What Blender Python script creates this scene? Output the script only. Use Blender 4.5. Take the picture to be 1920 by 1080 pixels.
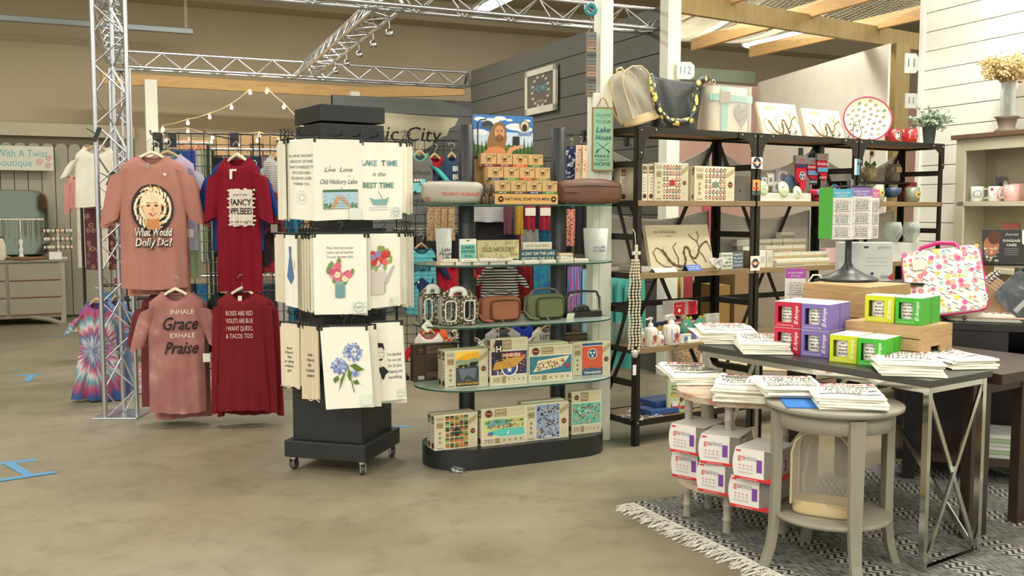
import bpy,random
from math import*
from mathutils import Vector,Matrix
random.seed(7)
for o in list(bpy.data.objects):bpy.data.objects.remove(o)
SC=bpy.context.scene
COL=SC.collection
# ---------------------------------------------------------------- camera
F,H,P=1850.0,1.4,atan(150/1850)
cam=bpy.data.objects.new('camera',bpy.data.cameras.new('camera'));COL.objects.link(cam)
cam.location=(0,0,H);cam.rotation_euler=(pi/2-P,0,0)
cam.data.sensor_width=36;cam.data.lens=F/1920*36;cam.data.clip_end=100
SC.camera=cam
# ---------------------------------------------------------------- light
SC.view_settings.view_transform='Standard';SC.view_settings.look='None'
SC.view_settings.exposure=0.1;SC.view_settings.gamma=1;SC.view_settings.use_curve_mapping=False
W=bpy.data.worlds.new('world');SC.world=W;W.use_nodes=True
W.node_tree.nodes['Background'].inputs[0].default_value=(1.0,.98,.9,1)
W.node_tree.nodes['Background'].inputs[1].default_value=1.0
def area(x,y,z,sx,sy,pw,rz=0.0,col=(1,.975,.89)):
 l=bpy.data.lights.new('tube_and_fill_light','AREA');l.shape='RECTANGLE';l.size=sx;l.size_y=sy
 l.energy=pw;l.color=col
 o=bpy.data.objects.new('tube_and_fill_light',l);COL.objects.link(o);o.location=(x,y,z);o.rotation_euler=(0,0,rz)
for x,y,p in((-5,-1.0,150),(-1.5,-1.8,170),(2.5,-1.2,170),(-4.6,2.2,130),(-1.2,1.2,25),(2.4,1.8,50),(-4.4,6.2,60),(-.6,5.6,50),(3.0,4.6,90),(2.7,6.2,120),(-6,9.6,20),(-2.4,9.9,150),(1.9,9.6,90),(4.8,8.6,90),(3.6,12.6,60)):  # those over and behind the camera are added fill for surfaces facing it
 area(x,y,4.05,2.4,.35,p,radians(25))
# ---------------------------------------------------------------- pixel helpers (1920x1080 frame -> world)
def ray(px,py):
 u=(px-960)/F;v=(540-py)/F
 return Vector((u,cos(P)+v*sin(P),-sin(P)+v*cos(P)))
def atz(px,py,z):
 d=ray(px,py);return Vector((0,0,H))+d*((z-H)/d.z)
def fl(px,py):return atz(px,py,0)
def at(px,py,Y):
 d=ray(px,py);return Vector((0,0,H))+d*(Y/d.y)
def vplane(o,th,px,py):
 d=ray(px,py);n=(-sin(th),cos(th))
 t=(o[0]*n[0]+o[1]*n[1])/(d.x*n[0]+d.y*n[1])
 return Vector((0,0,H))+d*t
class Fr:
 "furniture frame: s along the front, t inward, z up"
 def __init__(s,x,y,deg):s.x,s.y,s.th=x,y,radians(deg);s.c,s.n=cos(s.th),sin(s.th)
 def p(s,a,t,z=0):return Vector((s.x+a*s.c-t*s.n,s.y+a*s.n+t*s.c,z))
 def hit(s,t,px,py):
  q=vplane(s.p(0,t),s.th,px,py)
  return(q.x-s.x)*s.c+(q.y-s.y)*s.n,q.z
 def fit(s,t,x0,y0,x1,y1,z=None):
  "pixel box whose front stands at depth t -> (corner point, width, height)"
  a,zb=s.hit(t,x0,y1);b,_=s.hit(t,x1,(y0+y1)/2);_,zt=s.hit(t,(x0+x1)/2,y0)
  if z is None:z=zb
  return s.p(a,t,z),b-a,zt-z
ORD=('first','second','third','fourth','fifth','sixth','seventh','eighth','ninth','tenth','eleventh','twelfth','thirteenth','fourteenth','fifteenth','sixteenth','seventeenth','eighteenth')
def lin(c):
 if isinstance(c,str):
  c=c.lstrip('#');c=tuple(int(c[i:i+2],16)for i in(0,2,4))
 return tuple(((x/255)/12.92 if x/255<=.04045 else((x/255+.055)/1.055)**2.4)for x in c)+(1,)
# ---------------------------------------------------------------- materials
MC={}
def nodes(m):return m.node_tree.nodes,m.node_tree.links
def newmat(name):
 m=bpy.data.materials.new(name);m.use_nodes=True
 return m,m.node_tree.nodes['Principled BSDF']
def mat(c,rough=.6,metal=0,var=.06,vs=6,bump=0,bs=60,spec=.5,name='surface',emit=0):
 k=(str(c),rough,metal,var,vs,bump,bs,spec,emit)
 if k in MC:return MC[k]
 m,b=newmat(name);N,L=nodes(m)
 b.inputs['Roughness'].default_value=rough;b.inputs['Metallic'].default_value=metal
 b.inputs['Specular IOR Level'].default_value=spec
 col=lin(c)
 tc=N.new('ShaderNodeTexCoord');nz=N.new('ShaderNodeTexNoise');nz.inputs['Scale'].default_value=vs;nz.inputs['Detail'].default_value=4
 L.new(tc.outputs['Object'],nz.inputs['Vector'])
 mx=N.new('ShaderNodeMix');mx.data_type='RGBA'
 mx.inputs[6].default_value=tuple(x*(1-var*1.5)for x in col[:3])+(1,)
 mx.inputs[7].default_value=tuple(min(1,x*(1+var*1.5))for x in col[:3])+(1,)
 L.new(nz.outputs['Fac'],mx.inputs[0]);L.new(mx.outputs[2],b.inputs['Base Color'])
 if bump:
  n2=N.new('ShaderNodeTexNoise');n2.inputs['Scale'].default_value=bs;n2.inputs['Detail'].default_value=3;L.new(tc.outputs['Object'],n2.inputs['Vector'])
  bp=N.new('ShaderNodeBump');bp.inputs['Strength'].default_value=bump;bp.inputs['Distance'].default_value=.01
  L.new(n2.outputs['Fac'],bp.inputs['Height']);L.new(bp.outputs['Normal'],b.inputs['Normal'])
 if emit:
  b.inputs['Emission Color'].default_value=col;b.inputs['Emission Strength'].default_value=emit
 MC[k]=m;return m
def ramp_mat(name,stops,kind='noise',scale=8,rough=.7,detail=4,dist=0,coord='Object',vec=(1,1,1),bump=0,interp='LINEAR',metal=0):
 k=(name,)
 if k in MC:return MC[k]
 m,b=newmat(name);N,L=nodes(m)
 b.inputs['Roughness'].default_value=rough;b.inputs['Metallic'].default_value=metal
 tc=N.new('ShaderNodeTexCoord');mp=N.new('ShaderNodeMapping');mp.inputs['Scale'].default_value=vec
 L.new(tc.outputs[coord],mp.inputs['Vector'])
 if kind=='noise':
  t=N.new('ShaderNodeTexNoise');t.inputs['Detail'].default_value=detail;t.inputs['Distortion'].default_value=dist;out='Fac'
 elif kind=='wave':
  t=N.new('ShaderNodeTexWave');t.inputs['Distortion'].default_value=dist;t.inputs['Detail'].default_value=detail;out='Fac'
 elif kind=='ring':
  t=N.new('ShaderNodeTexWave');t.wave_type='RINGS';t.rings_direction='SPHERICAL';t.inputs['Distortion'].default_value=dist;t.inputs['Detail'].default_value=detail;out='Fac'
 else:
  t=N.new('ShaderNodeTexVoronoi');out='Distance'
  if kind=='voroedge':t.feature='DISTANCE_TO_EDGE'
 t.inputs['Scale'].default_value=scale;L.new(mp.outputs[0],t.inputs['Vector'])
 cr=N.new('ShaderNodeValToRGB');cr.color_ramp.interpolation=interp
 e=cr.color_ramp.elements
 while len(e)<len(stops):e.new(.5)
 for i,(p,c)in enumerate(stops):e[i].position=p;e[i].color=lin(c)
 L.new(t.outputs[out],cr.inputs[0]);L.new(cr.outputs[0],b.inputs['Base Color'])
 if bump:
  bp=N.new('ShaderNodeBump');bp.inputs['Strength'].default_value=bump;bp.inputs['Distance'].default_value=.01
  L.new(t.outputs[out],bp.inputs['Height']);L.new(bp.outputs['Normal'],b.inputs['Normal'])
 MC[k]=m;return m
def clear_mat(name,tint=(235,235,225),fac=.22,rough=.08):
 if name in MC:return MC[name]
 m=bpy.data.materials.new(name);m.use_nodes=True;N,L=nodes(m);b=N['Principled BSDF']
 b.inputs['Base Color'].default_value=lin(tint);b.inputs['Roughness'].default_value=rough
 tr=N.new('ShaderNodeBsdfTransparent');tr.inputs[0].default_value=lin(tint)
 lw=N.new('ShaderNodeLayerWeight');lw.inputs[0].default_value=.35
 ad=N.new('ShaderNodeMath');ad.operation='MULTIPLY_ADD';ad.inputs[1].default_value=.6;ad.inputs[2].default_value=fac;ad.use_clamp=True
 L.new(lw.outputs['Facing'],ad.inputs[0])
 mx=N.new('ShaderNodeMixShader');L.new(ad.outputs[0],mx.inputs[0]);L.new(tr.outputs[0],mx.inputs[1]);L.new(b.outputs[0],mx.inputs[2])
 L.new(mx.outputs[0],N['Material Output'].inputs[0]);MC[name]=m;return m
def attr_mat(rough=.55,name='printed'):
 if name in MC:return MC[name]
 m,b=newmat(name);N,L=nodes(m)
 a=N.new('ShaderNodeAttribute');a.attribute_name='Col';b.inputs['Roughness'].default_value=rough
 b.inputs['Specular IOR Level'].default_value=.3
 L.new(a.outputs['Color'],b.inputs['Base Color']);MC[name]=m;return m
# ---------------------------------------------------------------- mesh builder
class MB:
 def __init__(s):s.v,s.f,s.sm,s.mi,s.T=[],[],[],[],None
 def add(s,vs,fs,m=0,smooth=False):
  n=len(s.v)
  if s.T is not None:vs=[s.T@Vector(p)for p in vs]
  s.v+=[tuple(p)for p in vs]
  for f in fs:s.f.append(tuple(i+n for i in f));s.sm.append(smooth);s.mi.append(m)
  return s
 def box(s,x0,y0,z0,x1,y1,z1,m=0):
  return s.add([(x0,y0,z0),(x1,y0,z0),(x1,y1,z0),(x0,y1,z0),(x0,y0,z1),(x1,y0,z1),(x1,y1,z1),(x0,y1,z1)],
   [(0,3,2,1),(4,5,6,7),(0,1,5,4),(1,2,6,5),(2,3,7,6),(3,0,4,7)],m)
 def bar(s,p,q,w,h=None,m=0,up=(0,0,1)):
  "rectangular bar from p to q"
  p,q=Vector(p),Vector(q);h=h or w;d=(q-p).normalized();u=Vector(up)
  if abs(d.dot(u))>.98:u=Vector((1,0,0))
  a=d.cross(u).normalized()*w/2;b=a.cross(d).normalized()*h/2
  vs=[p-a-b,p+a-b,p+a+b,p-a+b,q-a-b,q+a-b,q+a+b,q-a+b]
  return s.add(vs,[(0,1,2,3)[::-1],(4,5,6,7),(0,1,5,4),(1,2,6,5),(2,3,7,6),(3,0,4,7)],m)
 def path(s,pts,r,n=8,m=0,closed=False,cap=True):
  pts=[Vector(p)for p in pts];rs=r if isinstance(r,(list,tuple))else[r]*len(pts)
  rings=[];ref=None
  for i,p in enumerate(pts):
   a=pts[i-1]if(i>0 or closed)else p;b=pts[(i+1)%len(pts)]if(i<len(pts)-1 or closed)else p
   d=(b-a).normalized()
   if ref is None:
    ref=Vector((0,0,1))if abs(d.z)<.9 else Vector((1,0,0))
   e1=(ref-d*ref.dot(d)).normalized();e2=d.cross(e1);ref=e1
   rings.append([p+(e1*cos(2*pi*k/n)+e2*sin(2*pi*k/n))*rs[i]for k in range(n)])
  return s.loft(rings,m,cap and not closed,closed)
 def tube(s,p,q,r,n=8,m=0,r2=None):return s.path([p,q],[r,r if r2 is None else r2],n,m)
 def loft(s,rings,m=0,cap=True,loop=False,smooth=True,ringclosed=True):
  n=len(rings[0]);vs=[p for r in rings for p in r];fs=[]
  R=len(rings)
  for i in range(R if loop else R-1):
   j=(i+1)%R
   for k in range(n if ringclosed else n-1):
    l=(k+1)%n;fs.append((i*n+k,i*n+l,j*n+l,j*n+k))
  s.add(vs,fs,m,smooth)
  if cap and not loop:
   s.add(rings[0],[tuple(range(n))[::-1]],m);s.add(rings[-1],[tuple(range(n))],m)
  return s
 def lathe(s,prof,n=24,cx=0,cy=0,m=0,cap=True,ax=1,ay=1):
  rings=[[(cx+r*ax*cos(2*pi*k/n),cy+r*ay*sin(2*pi*k/n),z)for k in range(n)]for r,z in prof]
  return s.loft(rings,m,cap)
 def prism(s,pts,y0,y1,m=0):
  "polygon given in x,z extruded along y"
  n=len(pts);vs=[(x,y0,z)for x,z in pts]+[(x,y1,z)for x,z in pts]
  fs=[tuple(range(n)),tuple(range(n,2*n))[::-1]]+[(i,i+n,(i+1)%n+n,(i+1)%n)for i in range(n)]
  return s.add(vs,fs,m)
 def flat(s,pts,z0,z1,m=0,smooth=False):
  n=len(pts);vs=[(x,y,z0)for x,y in pts]+[(x,y,z1)for x,y in pts]
  s.add(vs,[tuple(range(n))[::-1],tuple(range(n,2*n))],m)
  return s.add(vs,[(i,(i+1)%n,(i+1)%n+n,i+n)for i in range(n)],m,smooth)
 def grid(s,fn,nu,nv,m=0,smooth=True):
  vs=[fn(i/nu,j/nv)for j in range(nv+1)for i in range(nu+1)]
  fs=[(j*(nu+1)+i,j*(nu+1)+i+1,(j+1)*(nu+1)+i+1,(j+1)*(nu+1)+i)for j in range(nv)for i in range(nu)]
  return s.add(vs,fs,m,smooth)
 def ball(s,c,r,n=10,m=0,sx=1,sy=1,sz=1):
  h=max(3,n//2)
  rings=[[(c[0]+r*sx*sin(pi*j/h)*cos(2*pi*k/n),c[1]+r*sy*sin(pi*j/h)*sin(2*pi*k/n),c[2]-r*sz*cos(pi*j/h))for k in range(n)]for j in range(h+1)]
  return s.loft(rings,m,False)
 def build(s,name,mats,parent=None,loc=None,rz=0,bevel=0,solid=0,rot=None):
  me=bpy.data.meshes.new(name);me.from_pydata(s.v,[],s.f)
  for p,a,b in zip(me.polygons,s.sm,s.mi):p.use_smooth=a;p.material_index=b
  for m in(mats if isinstance(mats,(list,tuple))else[mats]):me.materials.append(m)
  me.update()
  o=bpy.data.objects.new(name,me);COL.objects.link(o)
  if parent is not None:o.parent=parent
  if loc is not None:o.location=loc
  o.rotation_euler=rot or(0,0,rz)
  if solid:
   k=o.modifiers.new('thickness','SOLIDIFY');k.thickness=solid;k.offset=0
  if bevel:
   k=o.modifiers.new('bevel','BEVEL');k.width=bevel;k.segments=2;k.limit_method='ANGLE';k.angle_limit=radians(40)
  return o
def tag(o,label,cat,group=None,kind=None):
 o['label']=label;o['category']=cat
 if group:o['group']=group
 if kind:o['kind']=kind
 return o
def thing(name,label,cat,loc=(0,0,0),rz=0,group=None,rot=None):
 o=bpy.data.objects.new(name,None);COL.objects.link(o);o.location=loc;o.rotation_euler=rot or(0,0,rz)
 o.empty_display_size=.05
 return tag(o,label,cat,group)
def struct(o):o['kind']='structure';return o
def dup(root,loc,rz,label=None,group=None):
 r=root.copy();COL.objects.link(r);r.location=loc;r.rotation_euler=(0,0,rz)
 if label:r['label']=label
 if group:r['group']=group
 for ch in list(root.children):
  c=ch.copy();COL.objects.link(c);c.parent=r
  for g in ch.children:
   d=g.copy();COL.objects.link(d);d.parent=c
 return r
# ---------------------------------------------------------------- flat print
TC={}
def textmesh(t,shear=0.0,bold=0.0):
 k=(t,shear,bold)
 if k in TC:return TC[k]
 cu=bpy.data.curves.new('t','FONT');cu.body=t;cu.size=1;cu.shear=shear;cu.offset=bold
 cu.align_x='CENTER';cu.align_y='CENTER';cu.resolution_u=2;cu.fill_mode='FRONT'
 o=bpy.data.objects.new('t',cu);me=o.to_mesh()
 r=([(v.co.x,v.co.y)for v in me.vertices],[tuple(p.vertices)for p in me.polygons])
 o.to_mesh_clear();bpy.data.objects.remove(o);bpy.data.curves.remove(cu)
 TC[k]=r;return r
class Pr:
 "flat print: coloured shapes in u (right), v (up); layers lie one above another"
 def __init__(s,step=.00025):s.v,s.f,s.c,s.l,s.step=[],[],[],0,step
 def _a(s,pts,fs,col):
  s.l+=1;n=len(s.v);s.v+=[(x,y,s.l*s.step)for x,y in pts]
  for f in fs:s.f.append(tuple(i+n for i in f));s.c.append(lin(col))
 def rect(s,x0,y0,x1,y1,c,n=1):
  n=max(n,min(8,int(max(abs(x1-x0),abs(y1-y0))/.04)))
  pts=[(x0+(x1-x0)*i/n,y0+(y1-y0)*j/n)for j in range(n+1)for i in range(n+1)]
  s._a(pts,[(j*(n+1)+i,j*(n+1)+i+1,(j+1)*(n+1)+i+1,(j+1)*(n+1)+i)for j in range(n)for i in range(n)],c);return s
 def poly(s,pts,c):s._a(pts,[tuple(range(len(pts)))],c);return s
 def disc(s,x,y,r,c,ry=None,n=16,a0=0,a1=2*pi):
  ry=ry or r;pts=[(x,y)]+[(x+r*cos(a0+(a1-a0)*k/n),y+ry*sin(a0+(a1-a0)*k/n))for k in range(n+1)]
  K=1 if r<.03 else min(5,int(r/.02)+1)
  if K==1:s._a(pts,[(0,k,k+1)for k in range(1,n+1)],c);return s
  pts=[(x,y)]+[(x+r*j/K*cos(a0+(a1-a0)*k/n),y+ry*j/K*sin(a0+(a1-a0)*k/n))for j in range(1,K+1)for k in range(n+1)];m=n+1
  s._a(pts,[(0,k,k+1)for k in range(1,m)]+[(1+j*m+k,1+(j+1)*m+k,2+(j+1)*m+k,2+j*m+k)for j in range(K-1)for k in range(n)],c);return s
 def ring(s,x,y,r,w,c,n=20,ry=None):
  ry=ry or r;pts=[]
  for k in range(n+1):
   a=2*pi*k/n;pts+=[(x+r*cos(a),y+ry*sin(a)),(x+(r-w)*cos(a),y+(ry-w)*sin(a))]
  s._a(pts,[(2*k,2*k+2,2*k+3,2*k+1)for k in range(n)],c);return s
 def line(s,pts,w,c):
  ws=w if isinstance(w,(list,tuple))else[w]*len(pts);q=[]
  for i,(x,y)in enumerate(pts):
   a=pts[max(0,i-1)];b=pts[min(len(pts)-1,i+1)];dx,dy=b[0]-a[0],b[1]-a[1];l=hypot(dx,dy)or 1
   q+=[(x-dy/l*ws[i]/2,y+dx/l*ws[i]/2),(x+dy/l*ws[i]/2,y-dx/l*ws[i]/2)]
  s._a(q,[(2*i,2*i+1,2*i+3,2*i+2)for i in range(len(pts)-1)],c);return s
 def text(s,t,x,y,size,c,shear=0.0,bold=0.0,wid=None,rot=0,sx=1.0):
  vs,fs=textmesh(t,shear,bold)
  if not vs:return s
  w=max(p[0]for p in vs)-min(p[0]for p in vs)
  if wid:sx=wid/(w*size)
  ca,sa=cos(rot),sin(rot)
  s._a([(x+(px*sx*ca-py*sa)*size,y+(px*sx*sa+py*ca)*size)for px,py in vs],fs,c);return s
 def lines(s,ts,x,y,size,c,dy=1.3,**k):
  for i,t in enumerate(ts):s.text(t,x,y-i*dy*size,size,c,**k)
  return s
 def build(s,name,parent,fn=None,rough=.55,mname=None):
  fn=fn or(lambda u,v,l:(u,-l,v))
  k=min(1,.005/max(1e-9,s.l*s.step));me=bpy.data.meshes.new(name);me.from_pydata([fn(p[0],p[1],p[2]*k)for p in s.v],[],s.f)
  at_=me.color_attributes.new('Col','FLOAT_COLOR','CORNER');buf=[]
  for p,c in zip(me.polygons,s.c):buf+=list(c)*p.loop_total
  at_.data.foreach_set('color',buf);me.materials.append(attr_mat(rough,mname or 'printed_%s'%rough));me.update()
  o=bpy.data.objects.new(name,me);COL.objects.link(o);o.parent=parent
  return o
def plank_wall(prefix,o,deg,length,z0,z1,n,m,depth=.02,gap=.006,backm=None,parent=None):
 "structure wall whose boards are separate parts"
 fr=Fr(o[0],o[1],deg)
 b=MB().box(0,depth,z0,length,depth+.08,z1)
 w=struct(b.build(prefix,backm,None,(o[0],o[1],0),fr.th))
 h=(z1-z0)/n;me=None
 for i in range(n):
  k=MB().box(0,random.uniform(-.002,.002),0,length,depth,h-gap).build('plank',m,w,(0,0,z0+i*h),bevel=.002)
 return w,fr
# shared materials
BLACK=mat((30,32,31),.45,name='black_paint');IRON=mat((52,48,42),.5,.6,name='dark_iron');CHROME=mat((200,200,196),.16,1,.02,name='chrome')
ALU=mat((196,198,200),.28,.9,.03,name='aluminium');WHITE=mat((236,234,222),.6,name='white_paint')
WIRE=mat((28,28,28),.4,.4,name='black_wire');CREAM=mat((222,212,186),.6,name='cream_plastic')
# ================================================================ SETTING
A25=radians(25)
# floor
m,b=newmat('polished_concrete');N,L=nodes(m)
tc=N.new('ShaderNodeTexCoord');n1=N.new('ShaderNodeTexNoise');n1.inputs['Scale'].default_value=.55;n1.inputs['Detail'].default_value=9;n1.inputs['Roughness'].default_value=.62
L.new(tc.outputs['Object'],n1.inputs['Vector'])
cr=N.new('ShaderNodeValToRGB');e=cr.color_ramp.elements;e[0].position=.3;e[0].color=lin((118,109,88));e[1].position=.72;e[1].color=lin((154,145,122))
L.new(n1.outputs['Fac'],cr.inputs[0])
n2=N.new('ShaderNodeTexNoise');n2.inputs['Scale'].default_value=5;n2.inputs['Detail'].default_value=12;n2.inputs['Roughness'].default_value=.75;L.new(tc.outputs['Object'],n2.inputs['Vector'])
c2=N.new('ShaderNodeValToRGB');e=c2.color_ramp.elements;e[0].position=.3;e[0].color=(.62,.6,.58,1);e[1].position=.5;e[1].color=(1,1,1,1)
L.new(n2.outputs['Fac'],c2.inputs[0])
mu=N.new('ShaderNodeMix');mu.data_type='RGBA';mu.blend_type='MULTIPLY';mu.inputs[0].default_value=.8
L.new(cr.outputs[0],mu.inputs[6]);L.new(c2.outputs[0],mu.inputs[7])
vo=N.new('ShaderNodeTexVoronoi');vo.feature='DISTANCE_TO_EDGE';vo.inputs['Scale'].default_value=.35
nw=N.new('ShaderNodeTexNoise');nw.inputs['Scale'].default_value=1.5;nw.inputs['Detail'].default_value=6;L.new(tc.outputs['Object'],nw.inputs['Vector'])
vm=N.new('ShaderNodeVectorMath');vm.operation='MULTIPLY_ADD';vm.inputs[1].default_value=(1.2,1.2,1.2);L.new(nw.outputs['Color'],vm.inputs[0]);L.new(tc.outputs['Object'],vm.inputs[2]);L.new(vm.outputs[0],vo.inputs['Vector'])
c3=N.new('ShaderNodeValToRGB');e=c3.color_ramp.elements;e[0].position=0;e[0].color=(.75,.73,.7,1);e[1].position=.002;e[1].color=(1,1,1,1);L.new(vo.outputs[0],c3.inputs[0])
m2=N.new('ShaderNodeMix');m2.data_type='RGBA';m2.blend_type='MULTIPLY';m2.inputs[0].default_value=.6
L.new(mu.outputs[2],m2.inputs[6]);L.new(c3.outputs[0],m2.inputs[7]);L.new(m2.outputs[2],b.inputs['Base Color'])
rr=N.new('ShaderNodeMapRange');rr.inputs[3].default_value=.3;rr.inputs[4].default_value=.55;L.new(n1.outputs['Fac'],rr.inputs[0]);L.new(rr.outputs[0],b.inputs['Roughness'])
struct(MB().box(-16,-3,-.1,16,26,0).build('floor',m))
# back wall (painted block) with ledge, ceiling
WB=Fr(-5.5,12.75,25)
beige=mat((190,176,146),.8,0,.08,.8,.15,25,name='beige_wall_paint')
struct(MB().box(-10,.05,0,20,.25,4.6).build('wall_back',beige,None,(WB.x,WB.y,0),WB.th))
struct(MB().box(-10,-.4,4.06,20,.05,4.35).build('trim_1',mat((186,174,142),.8,0,.06,2),None,(WB.x,WB.y,0),WB.th))
struct(MB().box(-16,-3,4.35,16,26,4.45).build('ceiling',mat((176,164,134),.85,0,.05,1,name='ceiling_paint')))
# board fence panelling on the left part of the back wall
fencem=mat((176,172,152),.7,0,.05,3,name='grey_green_board')
fence=struct(MB().box(-7,.0,.0,.62,.05,2.3).build('wall_left',mat((120,112,92),.8),None,(WB.x,WB.y,0),WB.th))
bw=.155
for i in range(48):
 x=.6-(i+1)*bw;pts=[(0,0),(bw-.008,0),(bw-.008,2.12),(bw-.03,2.17),(bw/2,2.185),(.024,2.17),(0,2.12)]
 MB().prism(pts,0,.03).build('fence_board',fencem,fence,(x,-.035,.03),bevel=.002)
struct(MB().box(-7,-.08,2.3,.62,.0,2.46).build('trim_2',mat((196,188,160),.7),None,(WB.x,WB.y,0),WB.th))
# grey shiplap walls
greym=mat((88,87,80),.6,0,.05,3,name='grey_shiplap_paint');dark=mat((40,42,42),.8)
gs,GS=plank_wall('wall_right',(-.5,12.2),-66,4.4,0,3.07,16,greym,backm=dark)
gb,GB=plank_wall('wall_end',(-2.25,12.55),25,2.0,0,2.82,14,mat((104,108,106),.6,0,.05,3),backm=dark)
# white shiplap wall on the far right
wm=mat((240,240,226),.55,0,.05,2.2,.2,18,name='white_shiplap_paint')
ws,WS=plank_wall('wall_side',(3.5,8.5),-70,5.0,0,3.84,24,wm,backm=mat((120,112,98),.8))
struct(MB().box(-.05,-.02,0,0,.14,3.84).build('trim_3',WHITE,None,(3.5,8.5,0),WS.th,bevel=.004))
# pink far wall, white partition panel
struct(MB().box(0,0,0,4.4,.08,2.9).build('wall_pink',mat((206,166,150),.8),None,(1.35,11.7,0),radians(22)))
pan=MB().box(0,0,0,2.86,.02,2.9)
struct(pan.build('wall_partition',mat((228,224,208),.6),None,(2.95,12.0,0),atan2(-2.8,.5)))
# posts
def post(px,py0,Y,w,z0,z1,label,m,d=None):
 X=(px-960)/F*Y/(cos(P));X=at(px,py0,Y).x
 o=MB().box(-w/2,-w/2,0,w/2,w/2 if d is None else d,z1-z0).build('wall_post',m,None,(X,Y,z0),radians(25),bevel=.004)
 tag(o,label,'post');return o
whp=mat((232,232,216),.6,0,.03,4,name='white_post_paint')
pinem=ramp_mat('pine_timber',[(0,(176,134,82)),(.5,(206,166,108)),(1,(222,186,130))],'noise',3,.65,6,1.5,vec=(1,8,8))
oldpine=ramp_mat('old_pine',[(0,(128,108,66)),(.5,(156,134,86)),(1,(176,152,104))],'noise',3,.65,6,1.5,vec=(8,8,1))
post(286,300,12.0,.14,0,2.93,'bright white square post at end of the picket boards',whp)
post(664,175,12.95,.12,0,2.9,'thin white post behind black spinner rack under the timber beam',whp)
p4=post(1130,300,5.9,.084,0,3.0,'white square post carrying the hanging lake house signs',whp)
MB().box(-.085,-.04,0,-.043,.04,2.07).build('side_board',whp,p4,bevel=.003)
post(1254,300,8.22,.125,0,3.4,'white square post with booth number plate at end of grey boards',whp)
p5=post(1677,200,10.0,.19,0,3.02,'natural timber post beside white shiplap wall',oldpine)
def beam(p,q,w,h,label,m=pinem):
 p,q=Vector(p),Vector(q);d=q-p;L_=d.length
 o=MB().box(0,-w/2,-h/2,L_,w/2,h/2).build('ceiling_beam',m,None,p,rot=(0,-asin(d.z/L_),atan2(d.y,d.x)),bevel=.004)
 return tag(o,label,'beam')
beam((-4.9,11.95,2.95),(-2.0,13.3,2.93),.05,.14,'pine beam running behind the far truss, left length')
beam((-2.0,13.3,2.93),(-.62,13.0,2.93),.05,.14,'pine beam running behind the far truss, right length')
beam((1.32,8.22,3.08),(4.4,10.4,3.08),.05,.17,'long knotty timber beam above the shelving bays',oldpine)
beam((2.76,11.6,3.2),(4.2,8.4,3.2),.05,.13,'pine joist nearest the white shiplap wall')
beam((2.0,11.1,3.2),(3.1,8.25,3.2),.05,.13,'pine joist in middle of the netted ceiling opening')
beam((1.25,10.0,3.2),(2.5,7.2,3.2),.05,.13,'pine joist nearest the grey wall')
beam((1.6,11.4,2.95),(2.9,12.0,2.95),.05,.14,'grey green painted beam above pink wall',mat((128,140,118),.7))
# ceiling lights
def lightstrip(px,py,z,L_,label,deg):
 p=atz(px,py,z);t=thing('ceiling_light',label,'light',p,radians(deg))
 MB().box(-L_/2,-.12,.03,L_/2,.12,.09).build('light_housing',WHITE,t,bevel=.01)
 rings=[[(x,.11*cos(a),.03-.05*sin(a))for a in[pi*k/8 for k in range(9)]]for x in(-L_/2+.01,L_/2-.01)]
 MB().loft(rings,0,True,False,True,False).build('diffuser',mat((250,250,255),.5,emit=9,var=0,name='tube_glow'),t)
lightstrip(930,8,4.1,1.3,'bright tube light above grey side wall and truss',-66)
lightstrip(1450,76,3.9,1.25,'bright tube light between the pine joists',-66)
# conduit pipe top left with strap
pt=thing('ceiling_conduit','grey metal conduit hung along top of the left wall','pipe',WB.p(0,0,0),WB.th)
za=3.45
MB().box(-3.5,-.75,3.58,1.30,-.67,3.65).build('channel',mat((150,156,156),.4,.6),pt,bevel=.006)
for x in(-2.2,1.2):MB().box(x,-.72,3.65,x+.035,-.70,4.35).build('strap',mat((196,190,160),.6),pt)
# ---- trusses
def truss_beam(name,p,q,label,sz=.22,tri=False,roll=0,n=None,r=.016):
 p,q=Vector(p),Vector(q);d=(q-p);Ln=d.length;t=thing(name,label,'truss',p)
 dn=d.normalized();up=Vector((0,0,1))if abs(dn.z)<.9 else Vector((0.42,-.9,0)).normalized()
 a=dn.cross(up).normalized();b=a.cross(dn).normalized()
 if tri:offs=[(-.5,.45),(.5,.45),(0,-.42)]
 else:offs=[(-.5,-.5),(.5,-.5),(.5,.5),(-.5,.5)]
 cr_,sr_=cos(roll),sin(roll);offs=[(x*cr_-y*sr_,x*sr_+y*cr_)for x,y in offs]
 C=[a*(x*sz)+b*(y*sz)for x,y in offs]
 for c in C:MB().tube(c,c+d,r,10).build('chord',ALU,t)
 n=n or max(3,int(Ln/(sz*.95)));mb=MB();K=len(C)
 for k in range(K):
  c0,c1=C[k],C[(k+1)%K]
  for i in range(n):
   f0,f1=i/n,(i+1)/n;u,w_=(c0,c1)if(i+k)%2==0 else(c1,c0)
   br=MB().tube(u+d*f0,w_+d*f1,.006,6);
   mb.v,s0=mb.v+br.v,len(mb.v);mb.f+=[tuple(x+s0 for x in f)for f in br.f];mb.sm+=br.sm;mb.mi+=br.mi
 o=mb.build('lattice_brace',ALU,t)
 for f in(0,1):
  pl=MB()
  for k in range(K):pl.bar(C[k]+d*f,C[(k+1)%K]+d*f,.03,.02)
  pl.build('end_frame',ALU,t)
 return t
ZT=2.97
FT0=Vector((-2.66,6.62,ZT));FT1=FT0+Vector((.906,.423,0))*4.35
BT0=Vector((-4.12,10.6,ZT));BT1=Vector((-.55,12.25,ZT))
c1=truss_beam('truss_column',(-2.64,6.6,0.0),(-2.64,6.6,3.3),'tall silver lattice truss column beside the pink tee shirt',.2,True,.15,17)
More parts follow.
